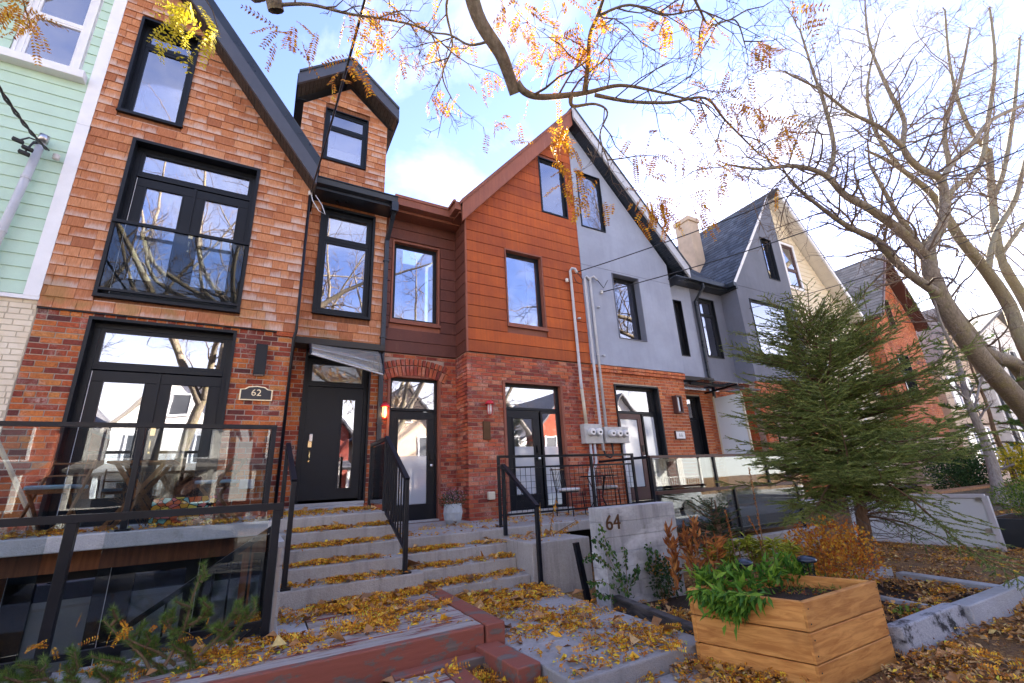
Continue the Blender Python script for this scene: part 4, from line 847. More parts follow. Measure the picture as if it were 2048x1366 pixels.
# ---------------------------------------------------------------- wooden decks
dk = thing('wooden_deck', 'weathered deck of worn red painted planks at the foot of the stair', 'deck', (.8, -3.6, 0))
ps = []; y = -2.86; rng = random.Random(9)
while y > -4.28:
    x0 = .53 if y > -3.75 else -.75; ps.append((((x0+1.765)/2, y-.07, .275+rng.uniform(-.003, .003)), (1.765-x0, .129, .04), (rng.uniform(-.006, .006), 0, rng.uniform(-.002, .002)))); y -= .14
emit(dk, 'plank', ps, M['deck_paint']); MB().box(-.8, 1.768, -4.45, -4.275, .07, .293).build('front_beam', M['timber_red'], dk, bevel=.01); MB().box(1.78, 1.95, -4.47, -2.9, .11, .30).build('end_beam', M['timber_red'], dk, bevel=.01)
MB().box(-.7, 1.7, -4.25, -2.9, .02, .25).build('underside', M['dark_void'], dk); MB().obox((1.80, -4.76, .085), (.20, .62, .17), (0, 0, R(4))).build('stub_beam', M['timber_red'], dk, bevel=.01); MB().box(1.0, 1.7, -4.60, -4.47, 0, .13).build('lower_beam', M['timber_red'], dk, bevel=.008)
d2 = thing('wooden_deck', 'lower step of worn red planks in front of the deck', 'deck', (.8, -5, 0))
ps = []; y = -4.64
while y > -6.0: ps.append(((.45, y-.07, .105), (1.75, .128, .04), (rng.uniform(-.006, .006), 0, 0))); y -= .14
emit(d2, 'plank', ps, M['deck_paint']); MB().box(1.335, 1.48, -6.0, -4.62, .0, .128).build('end_beam', M['timber_red'], d2, bevel=.008)
# ---------------------------------------------------------------- metal and glass guards
def post(t, x, y, z0, z1, w=.05, plate=True):
    MB().bar((x, y, z0), (x, y, z1), w).build('post', M['black_metal'], t, bevel=.004, seg=1)
    if plate: MB().box(x-.06, x+.06, y-.06, y+.06, z0, z0+.02).build('base_plate', M['black_metal'], t)
def gpane(t, x0, x1, y, z0, z1): MB().box(x0, x1, y-.005, y+.005, z0, z1).build('glass_pane', M['guard_glass'], t)
g1 = thing('glass_railing', 'black framed glass railing along the edge of the left porch', 'railing', (-2, -1.7, 1.1))
MB().box(-4.3, .165, -1.73, -1.67, 2.20, 2.25).build('top_rail', M['black_metal'], g1); MB().box(.105, .165, -1.67, -.06, 2.20, 2.25).build('top_rail', M['black_metal'], g1)
for x in (.135, -1.2, -2.6): post(g1, x, -1.70, 1.10, 2.20, .055)
post(g1, .135, -.1, 1.1, 2.2)
for a, b in ((-3.95, -2.65), (-2.55, -1.25), (-1.15, .09)): gpane(g1, a, b, -1.70, 1.17, 2.19)
MB().box(.13, .14, -1.64, -.14, 1.17, 2.19).build('glass_pane', M['guard_glass'], g1)
g2 = thing('glass_railing', 'black framed glass guard in front of the sunken basement entry', 'railing', (-2, -3.5, .3))
MB().box(-4.3, .225, -3.635, -3.565, 1.27, 1.325).build('top_rail', M['black_metal'], g2); MB().box(-4.3, .17, -3.62, -3.58, .38, .42).build('bottom_rail', M['black_metal'], g2)
for x in (.19, -1.15, -2.5): post(g2, x, -3.60, .29, 1.27, .065)
for a, b in ((-3.9, -2.55), (-2.45, -1.28), (-.95, .13)): gpane(g2, a, b, -3.60 + (.03 if b < 0 else .0), .45, 1.26)
MB().bar((.19, -3.6, .42), (.02, -3.6, .30), .03).build('brace', M['black_metal'], g2)
g3 = thing('stair_handrail', 'black sloping handrail with balusters leading down into the basement entry', 'handrail', (-.4, -3.1, 0))
a, b = PY(556, 1048, -3.05), PY(256, 1252, -3.05); MB().bar(a, b, .055, .045).build('rail', M['black_metal'], g3)
for k in range(7):
    t = (k+.4)/7; p = a.lerp(b, t); MB().bar(p, (p.x, p.y, p.z-.75), .016).build('baluster', M['black_metal'], g3)
# 62 stair rails
def stair_rail(label, pt, pb, n, lowh):
    t = thing('stair_handrail', label, 'handrail', (pb[0], pb[1], pb[2]))
    post(t, pt[0], pt[1], pt[2], pt[3], .05, False); post(t, pb[0], pb[1], pb[2], pb[3], .05)
    MB().bar((pt[0], pt[1], pt[3]), (pb[0], pb[1]-.02, pb[3]), .055, .05).build('rail', M['black_metal'], t)
    if n:
        MB().bar((pt[0], pt[1], pt[2]+.03), (pb[0], pb[1], pb[2]+lowh), .035).build('bottom_rail', M['black_metal'], t)
        for k in range(1, n): q = k/n; MB().bar((pt[0]+(pb[0]-pt[0])*q, pt[1]+(pb[1]-pt[1])*q, pt[2]+.03+(pb[2]+lowh-pt[2]-.03)*q), (pt[0]+(pb[0]-pt[0])*q, pt[1]+(pb[1]-pt[1])*q, pt[3]+(pb[3]-pt[3])*q), .018).build('baluster', M['black_metal'], t)
    return t
t = stair_rail('black handrail with vertical balusters between the two concrete stairs', (1.575, -1.72, 1.11, 2.10), (1.60, -2.70, .47, 1.49), 9, .25)
MB().bar((1.575, -1.72, 2.08), (1.575, -.75, 2.08), .05).build('return_rail', M['black_metal'], t); post(t, 1.575, -.75, 1.11, 2.08, .045); MB().box(1.57, 1.58, -1.66, -.8, 1.2, 2.03).build('glass_pane', M['guard_glass'], t)
t = stair_rail('plain black handrail on the basement side of the number 62 stair', (.31, -1.75, 1.11, 2.0), (.36, -2.70, .47, 1.52), 0, 0)
# mesh railing of 64
g4 = thing('mesh_railing', 'black railing with wire mesh infill along the porch of number 64', 'railing', (5, -1.6, .75))
for x in (3.42, 5.32, 6.33): post(g4, x, -1.6, .75, 1.81, .045)
MB().box(3.40, 6.355, -1.62, -1.58, 1.79, 1.83).build('top_rail', M['black_metal'], g4); MB().box(3.44, 6.33, -1.613, -1.587, 1.62, 1.65).build('mid_rail', M['black_metal'], g4); MB().box(3.44, 6.33, -1.613, -1.587, .90, .93).build('bottom_rail', M['black_metal'], g4)
x = 3.52
while x < 6.3: MB().bar((x, -1.6, .92), (x, -1.6, 1.63), .006).build('mesh_wire', M['black_metal'], g4); x += .1
z = 1.0
while z < 1.6: MB().bar((3.44, -1.6, z), (6.33, -1.6, z), .006).build('mesh_wire', M['black_metal'], g4); z += .1
t = stair_rail('black handrail standing against the mossy cheek block', (3.30, -1.98, .66, 1.66), (3.28, -2.92, .145, 1.08), 0, 0)
MB().bar((3.30, -1.98, 1.65), (3.40, -1.62, 1.66), .045).build('return_rail', M['black_metal'], t)
o = MB().bar((3.60, -3.45, -.02), (3.52, -3.40, .66), .06).build('steel_post', M['black_metal']); tag(o, 'short black steel post in the gap beside the number 64 wall', 'post')
# 66 glass guards
g5 = thing('glass_railing', 'brown framed glass railing on the porch of the grey stucco house', 'railing', (8, -1.8, .68))
for x in (6.6, 8.42, 10.2): post(g5, x, -1.8, .675, 1.75, .06)
MB().box(6.57, 11.6, -1.83, -1.77, 1.72, 1.77).build('top_rail', M['brown_trim'], g5); MB().box(6.57, 6.63, -1.77, -.3, 1.72, 1.77).build('top_rail', M['black_metal'], g5)
for a, b in ((6.65, 8.38), (8.46, 10.16), (10.24, 11.5)): gpane(g5, a, b, -1.8, .74, 1.71)
g6 = thing('glass_railing', 'low glass guard on the concrete kerb before the grey house porch', 'railing', (7, -2.9, .3))
MB().box(5.52, 9.4, -2.93, -2.87, 1.11, 1.16).build('top_rail', M['brown_trim'], g6)
for x in (5.55, 7.4, 9.3): post(g6, x, -2.9, .32, 1.11, .05)
for a, b in ((5.6, 7.36), (7.44, 9.26)): gpane(g6, a, b, -2.9, .40, 1.10)
MB().box(5.58, 9.3, -2.92, -2.88, .44, .48).build('bottom_rail', M['black_metal'], g6)
# 66 entrance canopy and frosted screen
cn_ = thing('glass_canopy', 'flat glass canopy on a dark steel arm over the right door', 'canopy', (11.3, 0, 3.8)); MB().box(10.25, 12.6, -.5, YR-.04, 3.80, 3.815).build('sheet', M['guard_glass'], cn_); MB().bar((10.25, -.1, 3.78), (13.4, -.1, 3.78), .05).build('bracket', M['black_metal'], cn_); MB().bar((11.75, -.5, 3.77), (11.75, YR, 3.72), .05).build('bracket', M['black_metal'], cn_)
fs_ = thing('frosted_screen', 'tall frosted glass privacy screen with pale edge beside the right door', 'privacy screen', (11.95, -.5, .68)); MB().box(11.93, 11.945, -.42, .5, .8, 3.55).build('sheet', M['frosted'], fs_)
for y in (-.42, .5): MB().bar((11.94, y, .68), (11.94, y, 3.6), .05).build('post', M['conduit_cream'], fs_)
# ---------------------------------------------------------------- lamps, plates, meters, service masts
def caged(x, z, y, lit, label):
    t = thing('caged_lamp', label, 'wall light', (x, y, z)); MB().lathe((x, y-.10, z+.10), [(.10, 0), (.085, .04), (.04, .08), (.0, .085)], 14).build('shade', M['lamp_red'], t, smooth=True)
    MB().lathe((x, y-.10, z-.06), [(.0, -.05), (.035, -.03), (.045, .02), (.045, .16)], 12).build('bulb_glass', M['lamp_glow' if lit else 'porcelain'], t, smooth=True)
    for k in range(6):
        w = k*math.pi/3; MB().tube([(x+.05*math.cos(w), y-.10+.05*math.sin(w), z+.11), (x+.062*math.cos(w), y-.10+.062*math.sin(w), z), (x+.045*math.cos(w), y-.10+.045*math.sin(w), z-.11), (x, y-.10, z-.13)], .006, 5).build('cage_wire', M['lamp_red'], t)
    MB().tube([(x, y, z+.14), (x, y-.10, z+.16)], .02, 8).build('arm', M['lamp_red'], t)
    if lit:
        l = bpy.data.lights.new('lamp_light', 'POINT'); l.energy = .6; l.color = (1, .5, .18); l.shadow_soft_size = .04; lo = bpy.data.objects.new('lamp_light', l); COL.objects.link(lo); lo.location = (x, y-.2, z-.03); lo.parent = t; lo.matrix_parent_inverse = PINV[t.name]
caged(2.06, 2.83, YR+.02, True, 'glowing red caged wall lamp beside the downpipe'); caged(4.05, 2.86, .03, False, 'unlit red caged wall lamp between two doors of number 64')
sc = thing('wall_sconce', 'brown open frame wall light on orange brick', 'wall light', (9.7, 0, 3.2)); s = MB(); 
ring(s, 9.58, 9.80, 2.95, 3.42, .035, -.12, .03); s.build('frame', M['brown_trim'], sc); MB().box(9.66, 9.72, -.08, -.02, 3.0, 3.37).build('lens', M['frosted'], sc)
pl = thing('number_plaque', 'small white house number plate reading 66 in a brown rim', 'house number', (9.65, 0, 2.38)); MB().box(9.47, 9.83, -.012, .04, 2.27, 2.49).build('rim', M['brown_trim'], pl); MB().box(9.49, 9.81, -.018, 0, 2.29, 2.47).build('plate', M['sign_white'], pl); text('66', .15, (9.65, -.021, 2.38), 'meter_box', pl)
def meter_box(x0, x1, z0, z1, n, label):
    t = thing('electric_meter_box', label, 'meter box', ((x0+x1)/2, 0, z0)); MB().box(x0, x1, -.13, .03, z0, z1).build('cabinet', M['meter_box'], t, bevel=.008)
    for k in range(n):
        x = x0+(x1-x0)*(k+.75)/(n+.5); z = (z0+z1)/2+.03
        for r, y0, y1, mt, nm in ((.095, -.15, -.13, 'meter_box', 'collar'), (.082, -.25, -.15, 'sign_white', 'dial_cover')):
            b = MB().lathe((0, 0, 0), [(r, 0), (r*1.0, y1-y0-.02), (r*.86, y1-y0)], 18); MB().add([(x+v[0], y1-v[2], z+v[1]) for v in b.v], [f[::-1] for f in b.f]).build(nm, M[mt], t)
        MB().box(x-.03, x+.03, -.255, -.25, z-.03, z+.015).build('dial', M['sign_black'], t)
    return t
meter_box(6.40, 6.92, 2.16, 2.60, 2, 'grey cabinet holding two round electric meters'); meter_box(6.99, 7.72, 2.17, 2.54, 3, 'grey cabinet holding three round electric meters')
def conduit(pts, label, mat='conduit', r=.034, group=None, clips=()):
    t = thing('service_conduit', label, 'conduit', pts[-1], group); o = MB().tube(pts, r, 10).build('pipe', M[mat], t, smooth=True)
    for z in clips: MB().tube([(pts[0][0] if z > 3 else pts[-1][0], -.06, z), (pts[0][0] if z > 3 else pts[-1][0], -.06, z+.03)], r*1.25, 10).build('coupling', M[mat], t)
    return t
def gooseneck(x, z): return [(x+.1, -.16, z-.12), (x+.07, -.15, z-.02), (x+.02, -.1, z+.03), (x, -.06, z-.02), (x, -.06, z-.2)]
t_ = conduit([(6.62, -.16, 6.42), (6.57, -.15, 6.53), (6.51, -.1, 6.56), (6.48, -.06, 6.5), (6.48, -.06, 3.6), (6.49, -.06, 3.3)], 'service pipe climbing the rusted wall to a bent head, its lower end cream', 'conduit', .036, None, (5.2,)); MB().tube([(6.485, -.06, 3.42), (6.52, -.06, 2.6)], .039, 10).build('lower_pipe', M['conduit_cream'], t_, smooth=True)
conduit([(7.09, -.06, 6.35), (7.0, -.06, 6.45), (6.93, -.06, 6.4), (6.93, -.06, 2.3), (6.95, -.06, 2.0)], 'straight grey service pipe along the seam of rust and stucco', 'conduit', .034, None, (5.6, 4.3))
conduit([(7.28, -.14, 6.35), (7.2, -.1, 6.46), (7.12, -.06, 6.42), (7.1, -.06, 6.3), (7.1, -.06, 2.55)], 'grey service pipe ending in a gooseneck on the stucco', 'conduit', .034, None, (5.6, 4.3))
conduit([(6.58, -.06, 2.16), (6.58, -.06, 1.75), (6.45, -.08, 1.5), (6.45, -.08, .78)], 'grey pipe bending down from the twin meter cabinet', 'conduit', .03); conduit([(6.70, -.06, 2.16), (6.70, -.06, 1.75), (6.57, -.08, 1.5), (6.57, -.08, .78)], 'second grey pipe bending down from the twin meter cabinet', 'conduit', .03)
conduit([(7.58, -.06, 2.17), (7.58, -.06, .78)], 'straight grey pipe below the triple meter cabinet', 'conduit', .034)
tag(MB().tube([(6.95, -.06, 2.02), (6.97, -.1, 1.88), (7.08, -.12, 1.84), (7.2, -.1, 1.9), (7.22, -.06, 2.17)], .022, 8).build('flex_conduit', M['rubber'], smooth=True), 'black looped flexible conduit hanging between the meter cabinets', 'cable')
def insulator(p, label):
    t = thing('wire_insulator', label, 'insulator', p); MB().lathe((p[0], p[1]-.05, p[2]-.05), [(.025, 0), (.045, .015), (.03, .03), (.045, .05), (.03, .065), (.045, .08), (.02, .1)], 12).build('porcelain_knob', M['porcelain'], t, smooth=True); MB().bar((p[0], p[1]-.05, p[2]), (p[0], p[1]+.04, p[2]), .02).build('bracket', M['steel'], t)
    return t
insulator((6.33, -.03, 6.2), 'white insulator on the rusted steel wall'); insulator((7.42, -.05, 6.05), 'small insulator on the grey stucco'); insulator((.33, .02, 6.95), 'white insulator under the end of the dark shingle gable'); a_ = PY(115, 318, -.03)
insulator((a_.x, -.03, a_.z), 'white insulator on mint siding near the corner board'); 
def cable(pts, label, r=.011, sag=0., strands=1):
    P = [Vector(p) for p in pts]; out = []
    if len(P) == 2:
        n = 24; out = [P[0].lerp(P[1], i/n) - Vector((0, 0, 1))*sag*4*(i/n)*(1-i/n) for i in range(n+1)]
    else: out = P
    t = MB()
    for s in range(strands):
        if strands == 1: t.tube(out, r, 6)
        else: t.tube([p + Vector((math.cos(i*1.1+s*3.1), 0, math.sin(i*1.1+s*3.1)))*r*1.1 for i, p in enumerate(out)], r, 5)
    o = t.build('overhead_cable', M['cable'], smooth=True); return tag(o, label, 'cable', None)
cable([(.33, -.05, 6.97), PD(746, -60, 5.2)], 'thick black service cable rising from the shingle gable past the dormer', .014, .12)
e_ = PY(95, 300, -.1); cable([e_, PD(-60, 80, 7.2)], 'twisted black cable reaching the mast on the mint house', .013, .08, 2)
cable([(6.62, -.16, 6.45), PD(2300, 66, 15)], 'black overhead cable running up from the rusted wall to the street', .013, .28); cable([(7.42, -.1, 6.05), PD(2300, 190, 15)], 'black overhead cable running up from the grey stucco to the street', .013, .3)
cable([(13.9, -.05, 6.6), PD(2300, 330, 17)], 'thin black cable crossing in front of the cream house', .010, .3)
for nm, pts in (('loop of black wires at the head of the rusted wall pipe', [(6.62, -.16, 6.44), (6.74, -.2, 6.25), (6.70, -.2, 6.1), (6.55, -.18, 6.15), (6.5, -.16, 6.3)]), ('loop of black wires by the grey stucco gooseneck', [(7.28, -.14, 6.36), (7.45, -.16, 6.15), (7.55, -.16, 6.3), (7.62, -.16, 6.4)]), ('tangle of white wires below the shingle gable', [(.33, -.06, 6.95), (.38, -.1, 6.75), (.5, -.12, 6.55), (.62, -.12, 6.5), (.55, -.1, 6.7), (.42, -.08, 6.9)])):
    tag(MB().tube(pts, .01, 6).build('wire_loop', M['cable' if 'black' in nm else 'conduit'], smooth=True), nm, 'wire')
tag(MB().tube([(.325, -.03, 6.9), (.335, -.03, 4.1), (.31, .0, 4.0), (.30, .0, 1.2)], .025, 8).build('black_conduit', M['black_metal'], smooth=True), 'thin black pipe down the corner of the shingled bay', 'conduit')
# mint house service mast
ms = thing('service_mast', 'white service mast with wire clamps on the mint green siding', 'mast', (-4.2, -.1, 4.2)); q0, q1 = PY(-70, 620, -.1), PY(84, 285, -.1); MB().tube([q0, q1], .05, 12).build('pipe', M['conduit'], ms, smooth=True); MB().tube([q1, q1+Vector((.02, -.03, .12))], [.065, .06], 12).build('weather_head', M['steel'], ms, smooth=True)
for px, py in ((36, 281), (55, 297), (48, 306)):
    q = PY(px, py, -.25); MB().obox(q, (.12, .06, .05), (0, .2, .2)).build('clamp', M['rubber'], ms, bevel=.008); MB().tube([q, (q+q1)/2+Vector((0, -.05, .03)), q1], .012, 6).build('wire', M['cable'], ms)
for z in (5.1, 6.0): q = q0.lerp(q1, (z-q0.z)/(q1.z-q0.z)); MB().tube([q-Vector((0, 0, .02)), q+Vector((0, 0, .02))], .058, 12).build('strap', M['conduit'], ms)
tag(MB().box(3.93, 4.09, .0, .04, 2.25, 2.62).build('intercom_plate', M['bronze'], bevel=.004), 'bronze intercom plate on the red brick corner', 'intercom'); tag(MB().box(3.98, 4.12, -.06, .03, 1.10, 1.25).build('outlet_cover', M['conduit_cream'], bevel=.015), 'small cream outlet cover low on the red brick', 'outlet')
tag(MB().box(-.22, -.02, -.06, .03, 1.5, 1.64).build('outlet_cover', M['meter_box'], bevel=.01), 'grey weatherproof outlet box on the brick behind the porch', 'outlet')
# ---------------------------------------------------------------- porch furniture
def folding_chair(x, y, rz, label):
    t = thing('folding_chair', label, 'chair', (x, y, 1.1)); mm = Matrix.Translation((x, y, 1.1)) @ Matrix.Rotation(rz, 4, 'Z')
    def bar(n, p, q, w, h, mt='furniture_wood'): MB().bar(mm @ Vector(p), mm @ Vector(q), w, h).build(n, M[mt], t, bevel=.004, seg=1)
    for s in (-.2, .2):
        bar('leg', (s, .22, 0), (s*.98, -.22, .80), .022, .04); bar('leg', (s*.85, -.22, 0), (s*.85, .18, .46), .022, .04)
    for z, yy in ((.76, -.205), (.62, -.135)): bar('back_slat', (-.2, yy, z), (.2, yy, z), .07, .018)
    for k in range(5): bar('seat_slat', (-.19, -.14+.08*k, .455), (.19, -.14+.08*k, .455), .018, .06)
    c = MB(); c.obox(mm @ Vector((0, .02, .49)), (.40, .40, .045), (0, 0, rz)); c.build('cushion', M['cushion_blue'], t, bevel=.018, seg=3)
    return t
folding_chair(-1.95, -1.15, R(170), 'brown wooden folding chair with blue cushion at the left of the porch table'); folding_chair(-.42, -1.05, R(75), 'wooden folding chair with blue cushion turned sideways at the right of the porch table')
tt = thing('folding_table', 'small slatted wooden folding table on the left porch', 'table', (-1.2, -1.15, 1.1))
for k in range(7): MB().box(-1.52, -.90, -1.42+.08*k, -1.35+.08*k, 1.83, 1.855).build('slat', M['furniture_wood'], tt)
for y in (-1.38, -.94):
    MB().bar((-1.46, y, 1.1), (-.98, y, 1.83), .03, .045).build('leg', M['furniture_wood'], tt); MB().bar((-.96, y+.03, 1.1), (-1.44, y+.03, 1.83), .03, .045).build('leg', M['furniture_wood'], tt)
tag(MB().bar((-2.9, -.25, 2.25), (-2.1, -.9, 1.12), .035).build('broom_handle', M['broom_wood']), 'pale wooden pole leaning on the brick behind the porch glass', 'pole')
cv = MB(); n = 12
for i in range(n):
    x = -1.02+.62*i/(n-1); cv.v += [(x, -1.52+.015*math.sin(i*1.4), 1.13), (x, -1.50+.01*math.sin(i*2), 1.42)]
for i in range(n-1): cv.f.append((2*i, 2*i+2, 2*i+3, 2*i+1))
o = cv.build('bright_cloth', M['towel'], smooth=True); o.modifiers.new('s', 'SOLIDIFY').thickness = .01; tag(o, 'colourful orange and turquoise cloth hung behind the porch glass', 'cloth')
def metal_chair(x, y, rz, label):
    t = thing('bistro_chair', label, 'chair', (x, y, .75)); mm = Matrix.Translation((x, y, .75)) @ Matrix.Rotation(rz, 4, 'Z')
    for sx in (-.19, .19):
        MB().tube([mm @ Vector(p) for p in ((sx, -.19, 0), (sx, -.17, .42), (sx*.95, -.22, .66), (sx*.9, -.26, .88))], .011, 6).build('leg', M['black_metal'], t); MB().tube([mm @ Vector(p) for p in ((sx*1.1, .2, 0), (sx, .17, .42))], .011, 6).build('leg', M['black_metal'], t)
    for k in range(6): s = -.14+.056*k; MB().tube([mm @ Vector(p) for p in ((s, -.18, .44), (s, -.25, .82))], .006, 5).build('back_spindle', M['black_metal'], t)
    MB().bar(mm @ Vector((-.18, -.26, .85)), mm @ Vector((.18, -.26, .85)), .09, .02).build('back_rest', M['bronze'], t)
    MB().lathe(mm @ Vector((0, 0, .42)), [(.19, 0), (.2, .01), (.2, .02)], 20).build('seat', M['black_metal'], t); MB().lathe(mm @ Vector((0, 0, .44)), [(.17, 0), (.215, .015), (.225, .035), (.20, .055), (.1, .062)], 20).build('cushion', M['cushion_white'], t, smooth=True)
metal_chair(5.32, -.85, R(200), 'black metal bistro chair with white cushion before the glazed door'); metal_chair(6.35, -.75, R(150), 'black metal bistro chair with white cushion beside the meter pipes')
bt = thing('bistro_table', 'small round black metal bistro table behind the mesh railing', 'table', (5.95, -1.0, .75)); MB().lathe((5.95, -1.0, 1.43), [(.36, 0), (.37, .01), (.37, .025)], 24).build('table_top', M['black_metal'], bt)
for k in range(3): w = k*2.1+.4; MB().tube([(5.95+.28*math.cos(w), -1.0+.28*math.sin(w), .75), (5.95+.08*math.cos(w), -1.0+.08*math.sin(w), 1.05), (5.95+.22*math.cos(w), -1.0+.22*math.sin(w), 1.43)], .011, 6).build('leg', M['black_metal'], bt)
# ---------------------------------------------------------------- planter, kerbs, screens on the right
PLT = [PZ(1372, 1175, .55), PZ(1607, 1203, .55), PZ(1752, 1160, .55), PZ(1560, 1145, .55)]
PL = thing('wooden_planter', 'large square planter box of orange stained cedar boards', 'planter', (3.7, -5.9, 0)); cen = sum((Vector((p.x, p.y, 0)) for p in PLT), Vector())/4
for i in range(4):
    a, b = PLT[i], PLT[(i+1) % 4]; d = Vector((b.x-a.x, b.y-a.y, 0)); ang = math.atan2(d.y, d.x); inn = (cen-(Vector((a.x, a.y, 0))+Vector((b.x, b.y, 0)))/2).normalized()
    for k in range(3):
        c = (Vector((a.x, a.y, 0))+Vector((b.x, b.y, 0)))/2 + inn*.02; z0 = .0+.183*k; ex = .0 if i % 2 else .04
        o = MB().obox((0, 0, 0), (d.length+(.0 if i % 2 else -.044), .04, .176), (0, 0, 0)).build('board', M['planter_wood'], PL, bevel=.004, seg=1)
        o.location = (c.x, c.y, z0+.091); o.rotation_euler = (0, 0, ang); u_ = d.normalized()
        if i % 2:
            for e_ in (-1, 1):
                for zz_ in (-.045, .045): nl_ = c+u_*e_*(d.length/2-.03)-inn*.021; MB().obox((nl_.x, nl_.y, z0+.091+zz_), (.009, .004, .009), (0, 0, ang)).build('nail_head', M['black_metal'], PL)
MB().prismz([((p.x-cen.x)*.95+cen.x, (p.y-cen.y)*.95+cen.y) for p in PLT], .05, .46).build('soil', M['soil'], PL)
kr = random.Random(2)
def kerbstone(p, q, w, h, label, tilt=0., mat='kerb_stone'):
    p, q = Vector(p), Vector(q); d = q-p; o = MB().obox((0, 0, 0), (d.length-.012, w, h), (0, 0, 0)).build('kerb_stone', M[mat], bevel=.012); o.location = (p+q)/2+Vector((0, 0, h/2-.02)); o.rotation_euler = (tilt, kr.uniform(-.01, .01), math.atan2(d.y, d.x)); return tag(o, label, 'kerb stone')
g = G('tarred_kerb'); a_ = g.noise(3.2, 7, .75, g.map(g.pos(), (1.2, 1.2, 1.6), (4.1, 0, 0))); f = g.noise(60, 5, .7); c = g.mix(g.range(f, .3, .7), (.26, .27, .29), (.42, .43, .46)); c = g.mix(g.range(a_, .50, .60), c, (.03, .03, .033)); M['tarred_kerb'] = g.pbr(c, .9, g.bump(f, .006, .6), spec=.2)
kerbstone((4.40, -6.20, 0), (5.55, -6.20, 0), .14, .22, 'kerb stone smeared with black tar next to the cedar planter', R(-8), 'tarred_kerb'); kerbstone((5.56, -6.22, 0), (6.75, -6.24, 0), .18, .19, 'clean grey kerb stone between the tarred kerb and the bed corner', R(-8)); kerbstone((6.76, -6.24, 0), (8.0, -6.26, 0), .18, .19, 'grey kerb stone running on from the corner of the bare bed', R(-8))
kerbstone((7.05, -6.1, 0), (7.15, -5.15, 0), .16, .13, 'kerb stone edging the bed in front of the spruce'); kerbstone((6.55, -4.95, 0), (7.35, -4.85, 0), .3, .14, 'broad flat kerb stone at the foot of the spruce'); kerbstone((5.75, -6.1, 0), (5.95, -5.0, 0), .06, .11, 'thin stone strip dividing the bare bed')
bd = MB().prismz([(4.3, -6.12), (7.0, -6.12), (7.0, -4.3), (3.62, -3.98), (3.58, -5.2), (4.2, -5.5)], .002, .05).build('garden_bed', M['soil']); bd['kind'] = 'structure'
o = MB().bar((3.56, -4.0, .07), (3.30, -5.36, .09), .09, .22).build('timber_edging', M['black_timber'], bevel=.008); tag(o, 'charred black timber edging beside the concrete path', 'edging')
sp_ = thing('frosted_screen', 'long frosted glass panel fence with grey frame behind the spruce', 'fence', (10.4, -4.3, 0)); A, B = PX(1969, 992, 10.4), PX(2005, 1097, 10.4)
MB().box(10.40, 10.415, A.y+.03, -3.2, .08, A.z-.04).build('panel', M['frosted'], sp_); MB().bar((10.41, A.y, 0), (10.41, A.y, A.z), .07).build('post', M['conduit'], sp_); MB().bar((10.41, A.y, A.z), (10.41, -3.2, A.z), .06).build('top_rail', M['conduit'], sp_); MB().bar((10.41, A.y, .05), (10.41, -3.2, .05), .05).build('bottom_rail', M['conduit'], sp_)
for z in (.28, .75): MB().box(10.37, 10.40, A.y+.05, A.y+.12, z, z+.06).build('clip', M['steel'], sp_)
bp = thing('black_planter', 'tall black square planter holding a clipped green shrub', 'planter', (11.2, -5.55, 0)); MB().add([(10.78, -6.1, 0), (11.8, -6.1, 0), (11.8, -5.15, 0), (10.78, -5.15, 0), (10.72, -6.18, .46), (11.9, -6.18, .46), (11.9, -5.08, .46), (10.72, -5.08, .46)], BOXF).build('tub', M['black_planter'], bp)
MB().box(10.78, 11.84, -6.1, -5.14, .40, .465).build('soil', M['soil'], bp)
lw = thing('low_garden_wall', 'low dark timber garden wall in front of the hedge', 'garden wall', (16, -3, 0)); MB().box(13.2, 30, -3.1, -2.85, 0, .62).build('face', M['black_timber'], lw); MB().box(13.2, 30, -3.15, -2.8, .62, .68).build('cap', M['furniture_wood'], lw)
def solar(px, py, zt, label):
    p = PZ(px, py, zt); t = thing('solar_light', label, 'garden light', (p.x, p.y, zt-.3))
    MB().lathe((p.x, p.y, zt), [(.072, -.02), (.078, -.01), (.07, .008), (.045, .024), (.0, .03)], 20).build('cap', M['solar'], t, smooth=True); MB().lathe((p.x, p.y, zt), [(.038, -.13), (.045, -.02)], 12).build('glass', M['guard_glass'], t)
    for k in range(4): w = k*math.pi/2+.5; MB().bar((p.x+.044*math.cos(w), p.y+.044*math.sin(w), zt-.02), (p.x+.037*math.cos(w), p.y+.037*math.sin(w), zt-.135), .006).build('rib', M['black_metal'], t)
    MB().tube([(p.x, p.y, zt-.11), (p.x, p.y, zt-.05)], .006, 6).build('filament', M['brass'], t); MB().lathe((p.x, p.y, zt), [(.04, -.145), (.04, -.13)], 12).build('base', M['black_metal'], t); MB().tube([(p.x, p.y, zt-.145), (p.x, p.y, zt-.35)], .01, 6).build('stake', M['black_metal'], t)
solar(1487, 1124, .66, 'black solar garden light standing in green leaves in the planter'); solar(1613, 1118, .66, 'black solar garden light at the bare rear corner of the planter')
fp = thing('flower_pot', 'grey ribbed pot of fading pink chrysanthemums by the brick corner', 'flower pot', (3.09, -.42, .75)); MB().lathe((3.09, -.42, .75), [(.10, 0), (.15, .08), (.17, .2), (.155, .3), (.15, .34), (.135, .34), (.13, .3)], 22).build('pot', M['pot'], fp)
